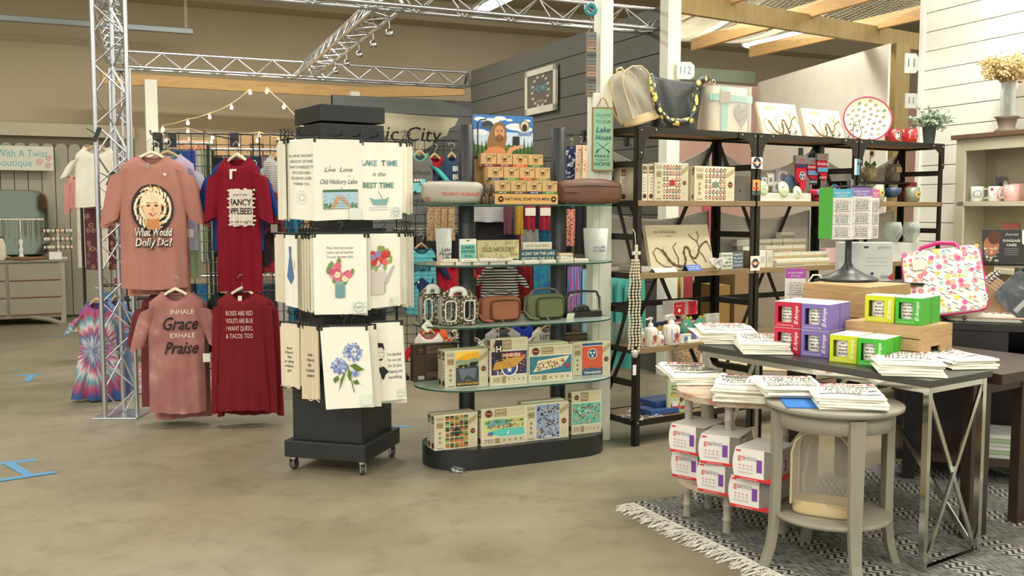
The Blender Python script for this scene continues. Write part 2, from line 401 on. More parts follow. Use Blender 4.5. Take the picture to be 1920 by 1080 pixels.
MB().box(-.15,-.15,0,.15,.15,.012).build('base_plate',ALU,c1,bevel=.003)
c2=truss_beam('truss_column',(-4.15,10.6,0.0),(-4.15,10.6,2.85),'farther silver truss column seen through the near one',.2,True,.15,14)
truss_beam('overhead_truss',FT0,FT1,'near overhead truss running to plate on grey wall',.2,True,pi)
truss_beam('overhead_truss',BT0,BT1,'far overhead truss along the back above string lights',.2,True,pi)
truss_beam('overhead_truss',(-2.75,6.8,3.0),(-4.12,10.45,3.0),'overhead truss joining the near and far columns',.2,True,pi)
m0=FT0+Vector((.906,.423,0))*1.95;m1=Vector((-2.35,11.35,ZT))
ct=truss_beam('overhead_truss',m0,m1,'cross truss with small spotlights between near and far trusses',.2,True,pi)
for i in range(5):
 f=.12+i*.14;q=(m1-m0)*f+Vector((.1,0,-.16))
 t=thing('spotlight','small chrome spotlight under cross truss, number %s from the near end'%('first','second','third','fourth','fifth')[i],'spotlight',m0+q,0)
 MB().tube((0,0,0),(0,0,.07),.006).build('stem',CHROME,t)
 MB().lathe([(.012,.0),(.028,-.02),(.034,-.06),(.03,-.062)],14).build('lamp_head',CHROME,t)
pl=MB();pl.prism([(-.06,-.25),(.1,-.25),(.02,.25)],-.01,.01)
tag(pl.build('truss_plate',ALU,None,FT1,radians(-65)),'triangular aluminium plate holding truss end to grey wall','bracket')
# blue floor tape
tape=mat((92,150,190),.6,0,.1,30)
def tapes(label,segs):
 t=thing('floor_tape',label,'tape',fl(*segs[0][0]))
 o=Vector(t.location)
 for i,(a,b_,w)in enumerate(segs):
  p,q=fl(*a)-o,fl(*b_)-o
  MB().bar(p+Vector((0,0,.0012+i*.0012)),q+Vector((0,0,.0012+i*.0012)),w,.001).build('tape_strip',tape,t)
tapes('large blue tape arrow on floor at left edge',[((-20,872),(68,862),.05),((14,868),(58,893),.05),((-10,903),(104,886),.05)])
tapes('small blue tape arrow on floor left of tie-dye dress',[((32,704),(78,703),.05),((60,704),(50,716),.05)])
tapes('blue tape piece on floor behind black spinner rack',[((722,803),(768,799),.05)])
tapes('faint blue tape strip on floor far left behind dresses',[((96,631),(140,629),.05)])
# netting draped over the joists
nb=MB()
def netf(u,v):
 a=Vector((1.45,8.6,3.27)).lerp(Vector((4.1,8.9,3.27)),u);b_=Vector((1.4,11.2,3.27)).lerp(Vector((3.4,11.6,3.27)),u)
 p=a.lerp(b_,v);p.z-=.10*sin(pi*((u*3)%1))*sin(pi*v)+(.25 if u<.15 else 0)*(1-v)*(1-u/.15);return p
nn=60
for i in range(nn):
 for fam in(0,1):
  pts=[]
  for k in range(13):
   a=i/nn;w=k/12;u=(a+(w if fam else 1-w)*.5)%1.0 if False else a;
   pts.append(netf(min(1,a),w)if fam else netf(w,min(1,a)))
  nb.path(pts,0.0013,3,cap=False)
tag(nb.build('ceiling_net',mat((226,218,190),.8)),'fine cream netting draped over the pine joists','net',kind='stuff')
# ================================================================ ITEM BUILDERS
KRAFT=(196,160,108)
def spot(x0,y0,x1,y1,z,deg):
 "front face of an item standing at height z: lower left pixel, right edge, top edge"
 p=atz(x0,y1,z);th=radians(deg);q=vplane(p,th,x1,y1)
 w=(q.x-p.x)*cos(th)+(q.y-p.y)*sin(th);h=vplane(p,th,x0,y0).z-z
 return p,w,h,th
def boxthing(name,label,cat,loc,rz,w,h,d,col,pf=None,group=None,side=None,bev=.002,rough=.5,lean=0,part='box'):
 t=thing(name,label,cat,loc,rz,group,rot=(lean,0,rz))
 MB().box(0,0,0,w,d,h).build(part,mat(col,rough,0,.03),t,bevel=bev)
 if pf:
  p=Pr();pf(p,w,h);p.build('printed_front',t,lambda u,v,l:(u,-l-.0003,v))
 if side:
  p=Pr();side(p,d,h);p.build('printed_side',t,lambda u,v,l:(-l-.0003,d-u,v))
 return t
def sring(w,d,n=24,e=4.0,x=0,y=0):
 r=[]
 for k in range(n):
  a=2*pi*k/n;c,s=cos(a),sin(a)
  r.append((x+w/2*abs(c)**(2/e)*(1 if c>=0 else-1),y+d/2*abs(s)**(2/e)*(1 if s>=0 else-1)))
 return r
def pillow(mb,w,h,d,e=4.0,top=.75,bot=.9,n=28,rows=10,bulge=1.0,m=0,z0=0,x=0,y=0,tw=None):
 rings=[]
 for i in range(rows+1):
  f=i/rows;k=1-(1-bot)*(1-min(1,f/.18))**2-(1-top)*max(0,(f-.55)/.45)**2.2
  kw=k if tw is None else 1-(1-tw)*max(0,(f-.6)/.4)**2
  kd=k*(1+(bulge-1)*sin(pi*f))
  rings.append([(a,b_,z0+h*f)for a,b_ in sring(w*kw,d*kd,n,e,x,y)])
 return mb.loft(rings,m)
def seal(p,x,y,r,c=(90,130,130)):
 p.rect(x-r*1.15,y-r*1.15,x+r*1.15,y+r*1.15,(226,232,220))
 for k in range(14):
  a=2*pi*k/14;p.disc(x+r*.86*cos(a),y+r*.86*sin(a),r*.13,(110,128,118),r*.09,6)
 p.text('Indian',x,y+r*.08,r*.5,(70,80,80),.3);p.rect(x-r*.35,y-r*.3,x+r*.35,y-r*.26,(120,130,130))
def round_logo(p,x,y,r):
 p.disc(x,y,r,(70,46,40),n=18);p.ring(x,y,r*.9,r*.08,(200,180,140));p.rect(x-r*.95,y-r*.28,x+r*.95,y+r*.28,(150,60,50));p.text('TRUE',x,y,r*.45,(220,200,160))
PZ=(206,198,166);PZ2=(172,156,118)
def pz_tall(p,w,h,num,art,logo=True):
 "puzzle front, portrait art between two label columns"
 a,b=.24*w,.78*w
 p.rect(0,0,w,h,(226,222,200));p.rect(.012*w,.01*h,a-.01*w,.99*h,PZ);p.rect(b+.01*w,.01*h,.988*w,.99*h,PZ)
 p.text(num,a/2,h*.88,h*.13,(110,100,78),wid=a*.72)
 p.rect(.05*w,h*.62,a-.04*w,h*.78,(160,142,104));p.text('PIECES',a/2,h*.7,h*.05,(90,78,56),wid=a*.6)
 for k in range(3):p.disc(a/2,h*(.48-.13*k),w*.035,(150,138,104),n=8)
 p.poly([(b+.01*w,h*.8),(.988*w,h*.95),(.988*w,h*.82),(b+.01*w,h*.66)],PZ2)
 if logo:round_logo(p,(b+w)/2,h*.47,w*.062)
 p.ring((b+w)/2,h*.18,w*.05,w*.005,(150,138,104),8);p.rect(.05*w,h*.04,a-.04*w,h*.055,(90,70,50))
 art(p,a,.03*h,b,.97*h)
def pz_wide(p,w,h,num,art):
 p.rect(0,0,w,h,(232,226,204));p.rect(.015*w,.74*h,.985*w,.985*h,PZ);p.rect(.015*w,.015*h,.985*w,.2*h,PZ)
 round_logo(p,.16*w,.86*h,.085*w);p.rect(.29*w,.76*h,.56*w,.97*h,(156,138,100));p.lines(['JIGSAW','PUZZLE'],.425*w,.905*h,.075*w,(224,212,176),1.25,wid=.22*w)
 p.text(num,.16*w,.107*h,.15*h,(110,100,78),wid=.2*w);p.rect(.3*w,.04*h,.41*w,.18*h,(156,138,100))
 for k in range(4):p.disc((.5+.13*k)*w,.11*h,.026*w,(150,138,104),n=8)
 p.line([(.6*w,.9*h),(.7*w,.93*h),(.8*w,.9*h),(.95*w,.94*h)],.006*w,(160,146,108))
 art(p,.02*w,.22*h,.98*w,.72*h)
def pz_side(p,w,h):
 p.rect(0,0,w,h,(214,206,180));p.rect(w*.12,h*.75,w*.88,h*.96,(120,100,72));p.rect(w*.2,h*.8,w*.8,h*.84,(210,196,160));p.disc(w/2,h*.12,w*.34,(80,54,46),n=12)
 for k in range(5):p.rect(w*.3,h*(.25+.09*k),w*.7,h*(.27+.09*k),(170,120,110)if k%2 else(150,146,130))
def speck(p,x0,y0,x1,y1,cols,n,r,seed=1,sh=1.5):
 R=random.Random(seed)
 for i in range(n):
  x=R.uniform(x0+r,x1-r);y=R.uniform(y0+r,y1-r);k=R.uniform(.5,1)
  p.disc(x,y,r*k,R.choice(cols),r*k*R.uniform(.5,sh)*.8,6)
def art_bears(p,a,b,c,d):
 W_,H_=c-a,d-b;X=lambda u:a+u*W_;Y=lambda v:b+v*H_
 p.rect(a,b,c,d,(238,176,42));p.poly([(X(0),Y(.8)),(X(.5),Y(.93)),(X(1),Y(.97)),(X(1),Y(1)),(X(0),Y(1))],(244,206,90))
 p.poly([(X(0),Y(.74)),(X(.25),Y(.78)),(X(.5),Y(.73)),(X(.8),Y(.8)),(X(1),Y(.76)),(X(1),Y(.55)),(X(0),Y(.55))],(142,158,128))
 p.poly([(X(0),Y(.55)),(X(.3),Y(.52)),(X(.6),Y(.58)),(X(1),Y(.55)),(X(1),Y(0)),(X(0),Y(0))],(70,76,78))
 p.poly([(X(.12),Y(.5)),(X(.9),Y(.5)),(X(.8),Y(.2)),(X(.5),Y(.32)),(X(.25),Y(.15))],(104,116,124))
 for(u,v,s)in((.75,.62,1.0),(.42,.585,.5),(.2,.58,.55)):
  p.disc(X(u),Y(v),.17*s*W_,(40,40,38),.065*s*H_,12);p.disc(X(u+.16*s),Y(v+.03*s),.06*s*W_,(40,40,38),n=10)
  for k in(-.12,-.04,.06,.13):p.rect(X(u+k*s)-.02*s*W_,Y(v-.1*s),X(u+k*s)+.02*s*W_,Y(v),(40,40,38))
 p.text('GREAT',X(.5),Y(.16),.06*W_,(230,190,60));p.text('SMOKY MOUNTAINS',X(.5),Y(.07),.12*W_,(236,180,50),bold=.02,wid=.9*W_)
def art_flag(p,a,b,c,d):
 W_,H_=c-a,d-b;p.rect(a,b,c,d,(54,92,120));p.rect(a,b,c,b+.92*H_,(206,92,66));p.rect(a,b+.9*H_,c,b+.92*H_,(226,220,200))
 x,y,r=(a+c)/2,b+.66*H_,.23*W_;p.disc(x,y,r,(230,226,210));p.disc(x,y,r*.88,(50,84,116));tristar(p,x,y,r)
 sk=[(a,b)]+[(a+W_*k/12,b+H_*(.17+.1*((k*7)%5)/5+(.08 if k==5 else 0)))for k in range(13)]+[(c,b)]
 p.poly(sk,(62,98,122));p.rect(a,b,c,b+.14*H_,(50,84,116));p.text('TENNESSEE',x,b+.075*H_,.14*W_,(232,226,200),bold=.02,wid=.86*W_)
def star(p,x,y,r,c,rot=0):
 p.poly([(x+(r if k%2==0 else r*.42)*sin(rot+pi*k/5),y+(r if k%2==0 else r*.42)*cos(rot+pi*k/5))for k in range(10)],c)
def tristar(p,x,y,r,c=(236,234,222)):
 for k in range(3):a=2*pi*k/3+.5;star(p,x+r*.42*cos(a),y+r*.42*sin(a),r*.36,c,a)
def tn_shape(X,Y):return[(X(.03),Y(.25)),(X(.1),Y(.55)),(X(.3),Y(.6)),(X(.34),Y(.66)),(X(.97),Y(.82)),(X(.9),Y(.66)),(X(.78),Y(.48)),(X(.7),Y(.35)),(X(.6),Y(.3)),(X(.03),Y(.22))]
def art_tn(p,a,b,c,d):
 W_,H_=c-a,d-b;X=lambda u:a+u*W_;Y=lambda v:b+v*H_
 p.rect(a,b,c,d,(70,54,76));speck(p,a,b,c,d,[(150,70,60),(90,100,140),(200,150,70),(60,80,130),(180,170,150)],90,.035*W_,3)
 p.disc(X(.5),Y(.3),.24*W_,(226,222,210));p.disc(X(.5),Y(.3),.2*W_,(60,80,140));star(p,X(.5),Y(.2),.09*W_,(230,226,210))
 p.poly(tn_shape(X,Y),(198,150,70));speck(p,X(.1),Y(.35),X(.7),Y(.6),[(170,120,50),(214,172,96)],14,.03*W_,5)
 p.poly([(X(.12),Y(.86)),(X(.5),Y(.94)),(X(.88),Y(.86)),(X(.86),Y(.72)),(X(.5),Y(.79)),(X(.14),Y(.72))],(176,54,50));p.text('TENNESSEE',X(.5),Y(.83),.12*W_,(236,222,190),bold=.02,wid=.62*W_)
def art_tnmap(p,a,b,c,d):
 W_,H_=c-a,d-b;X=lambda u:a+u*W_;Y=lambda v:b+v*H_
 p.rect(a,b,c,d,(62,122,134));p.poly([(X(.08),Y(.12)),(X(.15),Y(.4)),(X(.2),Y(.75)),(X(.95),Y(.95)),(X(.85),Y(.6)),(X(.75),Y(.35)),(X(.08),Y(.12))],(226,214,176))
 R=random.Random(2)
 for i in range(70):
  u=R.uniform(.14,.82);v=R.uniform(.2+.25*u,.62+.25*u);p.disc(X(u),Y(v),.016*W_,R.choice([(180,60,50),(60,90,110),(200,160,60),(80,60,50)]),n=6)
 p.rect(X(.86),Y(.3),X(.96),Y(.5),(190,60,60))
def art_lake(p,a,b,c,d):
 W_,H_=c-a,d-b;X=lambda u:a+u*W_;Y=lambda v:b+v*H_
 p.rect(a,b,c,d,(196,206,132));p.disc(X(.35),Y(.75),.3*W_,(110,170,170),.2*H_);p.poly([(X(.15),Y(0)),(X(.1),Y(.25)),(X(.45),Y(.42)),(X(.95),Y(.4)),(X(1),Y(.05)),(X(.9),Y(0))],(96,196,184))
 p.poly([(X(0),Y(0)),(X(0),Y(.3)),(X(.12),Y(.3)),(X(.4),Y(0))],(222,200,150));speck(p,X(.1),Y(.4),X(.98),Y(.7),[(230,220,180),(150,110,80),(90,70,60),(220,130,110),(90,150,100)],110,.018*W_,8);speck(p,X(.02),Y(.7),X(.98),Y(.98),[(60,120,70),(120,170,90),(220,150,140)],30,.05*W_,9,.6)
 p.disc(X(.18),Y(.2),.07*W_,(70,120,170),.1*H_);p.poly([(X(.55),Y(.1)),(X(.6),Y(.35)),(X(.6),Y(.1))],(236,234,220))
def art_dogs(p,a,b,c,d):
 p.rect(a,b,c,d,(142,160,186));speck(p,a,b,c,d,[(236,232,222),(60,54,50),(150,100,70),(220,190,140),(110,60,60),(40,40,60)],120,.05*(c-a),11);p.rect(a+.35*(c-a),b+.02*(d-b),c-.35*(c-a),b+.08*(d-b),(222,200,190))
def art_teal(p,a,b,c,d):
 p.rect(a,b,c,d,(118,186,166));speck(p,a,b,c,d,[(60,130,120),(226,226,200),(200,110,90),(90,160,140),(60,90,90),(210,180,110)],150,.035*(c-a),12);p.text('Old Hickory',(a+c)/2,b+.8*(d-b),.09*(c-a),(170,70,60),.3)
def art_parks(p,a,b,c,d):
 p.rect(a,b,c,d,(226,206,150));R=random.Random(4);W_,H_=(c-a)/5,(d-b)/6
 for i in range(5):
  for j in range(6):
   x,y=a+i*W_+.08*W_,b+j*H_+.08*H_;q=R.choice([(70,100,70),(120,140,80),(60,80,70),(180,130,70),(90,70,60)])
   p.rect(x,y,x+.84*W_,y+.84*H_,q);p.poly([(x,y),(x+.84*W_,y),(x+.84*W_,y+.3*H_),(x+.3*W_,y+.5*H_)],R.choice([(40,56,44),(110,90,60),(200,110,60),(150,170,110)]))
 p.disc((a+c)/2,(b+d)/2,W_*.9,(44,60,50),H_*.7,14);p.text('NATIONAL',(a+c)/2,b+.5*(d-b),W_*.35,(220,200,150),wid=1.5*W_)
def art_faces(seed):
 def f(p,a,b,c,d):
  p.rect(a,b,c,d,(228,222,200));R=random.Random(seed);W_,H_=(c-a)/6,(d-b)/6
  for i in range(6):
   for j in range(6):
    if i in(2,3)and j in(2,3):continue
    x,y=a+(i+.5)*W_,b+(j+.45)*H_
    p.disc(x,y,W_*.38,R.choice([(90,60,46),(50,40,36),(176,120,70),(120,70,50)]),H_*.42,10);p.rect(x-W_*.34,y-H_*.4,x+W_*.34,y-H_*.15,R.choice([(160,60,56),(90,80,100),(70,90,80),(140,120,90)]));p.disc(x,y-.02*H_,W_*.2,(226,182,144),H_*.24,8)
  p.rect(a+2.1*W_,b+2.3*H_,a+3.9*W_,b+3.3*H_,(176,60,50)if seed%2 else(120,130,112));p.poly([(a+2.9*W_,b+3.3*H_),(a+3*W_,b+3.9*H_),(a+3.1*W_,b+3.3*H_)],(80,60,60))
 return f
def arroyo(p,w,h,ls,ink=(40,46,60)):
 "letter-board towel print: red script at the top, rules, block capitals"
 p.text('El Arroyo',w*.45,h*.87,h*.17,(188,44,60),.35,.018,wid=w*.66);p.disc(w*.87,h*.87,w*.035,(188,44,60),h*.05,6);star(p,w*.9,h*.84,w*.04,(188,44,60))
 p.rect(w*.06,h*.715,w*.95,h*.745,ink);p.rect(w*.06,h*.17,w*.95,h*.2,ink)
 for i,t in enumerate(ls):p.text(t,w*.5,h*(.63-.125*i),h*.105,ink,0,.02,wid=min(w*.84,len(t)*w*.062))
def towel_stack(label,loc,rz,w,d,n,ls,grp,th=.011,seed=1,sag=0):
 R=random.Random(seed);z=loc[2]
 for i in range(n):
  top=i==n-1;a=rz+(0 if top else R.uniform(-.09,.09));off=Vector((R.uniform(-.014,.014),R.uniform(-.012,.012),0))*(0 if top else 1)
  lab=(label+', topmost of its stack')if top else('white folded towel, %s layer from the bottom, %s'%(ORD[i],grp))
  t=thing('folded_towel',lab,'towel',(loc[0]+off.x,loc[1]+off.y,z),a,None if top else 'lower folded towels, '+grp)
  ph=R.uniform(0,6)
  def s(u,v,side,ph=ph,top=top):
   x,y=u*w,v*d;e=min(u,1-u,v,1-v);zz=.0022*sin(9*u+ph)+.002*sin(7*v+ph)+(.010*(v-.3)**2*sin(4*u+ph)if top else 0);r=min(1,e/.035)
   dr=-sag*max(0,(-(v-.25))/.25)**1.6 if sag else 0
   return(x,y,th/2+dr+(th*.5*sqrt(max(0,1-(1-r)**2))*.95+.0)*side+(zz if e>.02 else 0))
  mb=MB();mb.grid(lambda u,v:s(u,v,1),22,18);mb.grid(lambda u,v:s(1-u,v,-1),22,18)
  # folded edge roll along the near side
  for k in range(2):mb.path([(w*f,.002+.003*k,th*(.28+.44*k)-(sag if sag else 0))for f in(0.01,.25,.5,.75,.99)],th*.24,6)
  mb.build('cloth',TOWEL,t)
  if top and ls:
   p=Pr(.0002);arroyo(p,w,d,ls);p.build('printed_lettering',t,lambda u,v,l:(u,v,s(max(.0,min(1,u/w)),max(0,min(1,v/d)),1)[2]+.0012+l))
  z+=th*.93
TOWEL=mat((246,243,228),.85,0,.03,8,.25,300,name='towel_cotton')
def mugbox(label,loc,rz,w,h,d,col,txt,group=None):
 t=thing('mug_carton',label,'box',loc,rz,group);cm=mat(col,.45,0,.03)
 a,b,z0,z1=.13*w,.66*w,.2*h,.82*h
 mb=MB();e=.0015
 mb.box(0,0,0,w,e,z0).box(0,0,z1,w,e,h).box(0,0,z0,a,e,z1).box(b,0,z0,w,e,z1)
 mb.box(0,e,0,e,d,h).box(w-e,e,0,w,d,h).box(e,d-e,0,w-e,d,h).box(e,e,0,w-e,d-e,e)
 mb.build('carton',cm,t)
 MB().box(0,0,h,w,d,h+.0015).build('carton_lid',mat((236,232,224),.5),t)
 p=Pr();p.text('El Arroyo',w*.42,d*.5,d*.22,(188,44,60),.3,.01,rot=.0);p.build('lid_lettering',t,lambda u,v,l:(u,v,h+.0018+l))
 p=Pr();p.text('El Arroyo',w*.83,h*.5,w*.2,(244,240,230),.35,.015,rot=pi/2,sx=h*.72/(w*.2*4.0));p.text('16 oz Ceramic Mug',w*.4,h*.09,w*.07,(244,240,230),wid=w*.62)
 p.build('carton_lettering',t,lambda u,v,l:(u,-.0004-l,v))
 r=min(w,d)*.43
 mg=MB().lathe([(r*.9,.004),(r,.008),(r,h*.86),(r*.93,h*.86),(r*.93,.02),(.001,.02)],28,w*.46,d*.5,cap=False).build('mug',mat((240,236,222),.25),t)
 p=Pr()
 for k,s_ in enumerate(txt):p.text(s_,0,h*(.7-.125*k),h*.1,(30,30,30),0,.02,wid=min(1.15,.14*len(s_))*r)
 p.rect(-r*.75,h*.2,r*.75,h*.21,(40,40,40))
 p.build('mug_lettering',t,lambda u,v,l:(w*.46+(r+.0005+l)*sin(u/r),d*.5-(r+.0005+l)*cos(u/r),v))
 return t
def tumbler(label,loc,h,r0,r1,lines,tint,side):
 t=thing('plastic_tumbler',label,'tumbler',loc,radians(20))
 MB().lathe([(.001,.003),(r0,.003),(r0,0.0),(r0*1.02,.004),(r1,h),(r1*.96,h),(r0*.9,.01),(.001,.01)],28,cap=False).build('cup',clear_mat('frosted_cup_%s'%side,(226,228,220),.5,.3),t)
 rr=lambda v:r0+(r1-r0)*v/h
 MB().lathe([(r0*.88,.012),(rr(h*.62)*.93,h*.62),(.001,h*.62)],24).build('white_liner',mat((238,238,230),.5),t)
 p=Pr()
 for i,(s_,sh,sz)in enumerate(lines):p.text(s_,0,h*(.42-.11*i),h*sz,tint,sh,.01)
 p.build('lettering',t,lambda u,v,l:((rr(v)+.001+l)*sin(u/rr(v)),-(rr(v)+.001+l)*cos(u/rr(v)),v));return t
def easel(parent_label,loc,rz,s=.09):
 t=thing('display_easel',parent_label,'easel',loc,rz);mb=MB()
 for k in(-1,1):
  mb.path([(k*s*.4,-.05,.0),(k*s*.4,-.055,.02),(k*s*.42,-.03,.008),(k*s*.4,.0,.006),(k*s*.2,.02,s)],.0025,6)
  mb.path([(k*s*.4+.01*cos(a),-.055,.02+.01*sin(a))for a in[i*pi/4 for i in range(8)]],.002,5,closed=True)
 mb.tube((-s*.4,0,.006),(s*.4,0,.006),.0025,6);mb.tube((0,.02,s),(0,.1,.003),.0025,6);mb.build('wire_frame',IRON,t);return t
# ================================================================ BLACK DISPLAY WITH GLASS SHELVES
DF=Fr(.015,5.53,25)
def stadium(L_,R_,n=14):
 pts=[]
 for c,a0 in((1,-pi/2),(-1,pi/2)):
  for k in range(n+1):a=a0+pi*k/n;pts.append((c*(L_-R_)+R_*cos(a),R_*sin(a)))
 return pts
dt=thing('glass_shelf_display','black two-pole display stand with oval glass shelves and oval base','display',DF.p(0,0),DF.th)
MB().flat(stadium(.545,.225),0,.112,smooth=True).build('base',mat((34,36,36),.35),dt,bevel=.004)
for s_ in(-.285,.285):
 MB().lathe([(.044,.112),(.044,1.76),(.041,1.765),(.041,1.85),(.036,1.856),(.001,1.856)],28,s_,0.02).build('pole',mat((38,40,40),.4),dt)
glass=clear_mat('shelf_glass',(222,234,226),.03,.03);gedge=mat((30,74,58),.12,0,.02,name='green_glass_edge')
LZ=(.44,.775,1.10,1.42)
for z in LZ:
 g=MB().flat(stadium(.59,.26),z-.009,z,smooth=True).build('glass_shelf',glass,dt)
 g2=MB();P2=stadium(.5905,.2605);n_=len(P2)
 g2.add([(x,y,z-.0085)for x,y in P2]+[(x,y,z-.0005)for x,y in P2],[(i,(i+1)%n_,(i+1)%n_+n_,i+n_)for i in range(n_)],0,True);g2.build('shelf_edge',gedge,g)
def D(t,x0,y0,x1,y1,z):return DF.fit(t,x0,y0,x1,y1,z)
# --- base level and fourth shelf: puzzle boxes
def puzzle(label,box,z,t,pf,d=.052,group=None,dz=0,behind=0):
 loc,w,h=D(t,*box,z);
 if behind:loc=loc+Vector((-DF.n*d*1.06*behind-.0*DF.c,DF.c*d*1.06*behind,0))
 return boxthing('puzzle_box',label,'box',loc,DF.th,w,h,d,(196,184,150),pf,group,pz_side)
tall=lambda n,a:(lambda p,w,h:pz_tall(p,w,h,n,a));wide=lambda n,a:(lambda p,w,h:pz_wide(p,w,h,n,a))
puzzle('puzzle box of small national park scenes at left end of the black base',(815,776,895,851),.112,-.155,tall('500',art_parks))
puzzle('puzzle box tucked behind the national park puzzle on the black base',(815,776,895,851),.112,-.155,tall('500',art_parks),behind=1)
puzzle('white edged 750 piece puzzle box with lake picture on the black base',(903,764,986,845),.112,-.17,wide('750',art_lake))
puzzle('puzzle box with small dogs on pale blue on the black base',(986,756,1066,834),.112,-.165,tall('500',art_dogs))
puzzle('second puzzle box hidden behind the pale blue dog puzzle',(986,754,1066,834),.112,-.165,tall('500',art_dogs),behind=1)
puzzle('puzzle box with teal picture map at right end of the black base',(1072,733,1127,824),.112,-.13,lambda p,w,h:(pz_wide(p,w,h,'500',art_teal)))
puzzle('puzzle box with three bears before a yellow sky',(835,656,915,733),.44,-.15,tall('500',art_bears))
puzzle('puzzle box directly behind the three bears puzzle',(835,656,915,733),.44,-.15,tall('500',art_bears),behind=1)
puzzle('puzzle box with state map in mustard on purple',(920,634,989,729),.44,-.17,lambda p,w,h:pz_wide(p,w,h,'500',art_tn))
puzzle('750 piece puzzle box with cream state map on teal',(991,648,1073,725),.44,-.17,wide('750',art_tnmap))
for k in(1,2):puzzle(('nearer','farther')[k-1]+' puzzle box stacked behind the cream map puzzle',(991,646,1073,725),.44,-.17,wide('750',art_tnmap),behind=k,group='puzzle boxes behind the cream map puzzle')
puzzle('puzzle box with orange and blue three star poster',(1074,641,1144,711),.44,-.12,tall('500',art_flag))
def art_back(p,w,h):
 p.rect(0,0,w,h,(88,74,58));p.rect(.05*w,.72*h,.28*w,.95*h,(70,56,46));round_logo(p,.165*w,.84*h,.055*w);p.rect(.3*w,.74*h,.95*w,.95*h,(130,112,88));p.text('ABOUT THE ART',.62*w,.845*h,.09*h,(80,66,52),bold=.02,wid=.58*w)
 for i in range(7):p.rect(.3*w,(.66-.05*i)*h,.93*w,(.675-.05*i)*h,(120,104,84))
 p.rect(.3*w,.08*h,.6*w,.24*h,(120,104,84));p.rect(.1*w,.05*h,.24*w,.15*h,(210,206,190))
loc,w,h=D(.12,775,644,858,716,.44)
boxthing('puzzle_box','dark brown back of a puzzle box at left rear of the fourth shelf','box',loc,DF.th,w,h,.05,(96,82,66),art_back)
loc,w,h=D(.14,1040,626,1108,700,.44)
boxthing('puzzle_box','dark brown back of a puzzle box behind the three star puzzle','box',loc,DF.th,w,h,.05,(96,82,66),art_back)
loc,w,h=D(-.19,925,632,939,658,.44);loc.z=.44
# small black bottle stands on top of mustard map puzzle in the picture: build it standing on the box
q=DF.p(DF.hit(-.24,932,630)[0],-.262,.70);t=thing('hang_tag','small black hanging tag with white letter before the mustard map puzzle','tag',q,DF.th);MB().box(-.02,0,-.1,.02,.003,.0).build('card',BLACK,t,bevel=.001);Pr().text('H',0,-.05,.045,(220,216,200),bold=.02).build('lettering',t);MB().tube((0,.001,0),(0,.001,.068),.001,4).build('string',CREAM,t)
q=fl(860,886);t=thing('foil_scrap','crumpled silvery foil scrap on floor before the black oval base','scrap',q,0);R=random.Random(1);MB().add([(R.uniform(-.05,.05),R.uniform(-.03,.03),R.uniform(0,.03))for _ in range(18)],[(i,(i+3)%18,(i+7)%18)for i in range(18)]).build('foil',mat((190,192,190),.3,.8),t,solid=.001)
# --- third shelf: bags
def handle(mb,x0,x1,z,hh,r,y=0,n=14):
 return mb.path([(x0+(x1-x0)*(.5-.5*cos(pi*k/n)),y,z+hh*sin(pi*k/n)**.6)for k in range(n+1)],r,8)
snake=ramp_mat('snakeskin',[(0,(46,42,36)),(.12,(70,62,50)),(.2,(168,152,120)),(.6,(214,204,176)),(1,(150,136,108))],'voroedge',55,.35,bump=.4)
def camera_bag(name,label,box,t,z,col,d=.075):
 loc,w,h=D(t,*box,z);t_=thing(name,label,'bag',loc+Vector((DF.c*w/2-DF.n*0,DF.n*w/2,0)),DF.th+.05);lm=mat(col,.5,0,.08,10,.3,220)
 mb=MB();hb=h*.9;rings=[]
 for y,k in((0,.86),(.006,.95),(.016,1),(d-.016,1),(d-.006,.95),(d,.86)):
  rings.append([(a,y,hb/2+b_)for a,b_ in sring(w*k,hb*k,32,5)])
 mb.loft(rings).build('body',lm,t_)
 mb=MB();rings=[[(a+w*.06,y,hb*.47+b_)for a,b_ in sring(w*.66*k,hb*.72*k,32,6)]for y,k in((0,1),(-.012,1),(-.018,.94))]
 mb.loft(rings).build('front_pocket',lm,t_)
 MB().path([(a+w*.06,-.004,hb*.47+b_)for a,b_ in sring(w*.72,hb*.79,32,6)],.0028,6,closed=True).build('zip',mat([int(c*.62)for c in col],.4),t_)
 MB().path([(a,d*.5,hb/2+b_)for a,b_ in sring(w*1.005,hb*1.005,32,5)],.003,6,closed=True).build('piping',mat([int(c*.7)for c in col],.5),t_)
 handle(MB(),-w*.34,w*.34,hb*.97,h*.2,.008,d/2).build('handle',mat((92,90,84),.4),t_)
 for k in(-1,1):MB().path([(k*w*.35+.009*cos(a),d/2,hb+.006*sin(a))for a in[i*pi/4 for i in range(8)]],.0022,6,closed=True).build('ring',CHROME,t_)
 MB().path([(-w*.05,-.02,hb*.12),(-w*.03,-.024,hb*.02),(-w*.01,-.022,-.0+.006)],.004,6).build('zip_pull',CHROME,t_)
 MB().path([(-w*.5,d*.4,hb*.85),(-w*.56,d*.3,hb*.4),(-w*.5,-.02,.02),(-w*.3,-.035,.012)],.007,6).build('strap',lm,t_)
 return t_
camera_bag('handbag','brown leather handbag with front pocket on third glass shelf',(903,551,980,612),-.11,.775,(150,92,62))
camera_bag('handbag','olive green handbag with front pocket on third glass shelf',(990,546,1062,609),-.12,.775,(98,104,66))
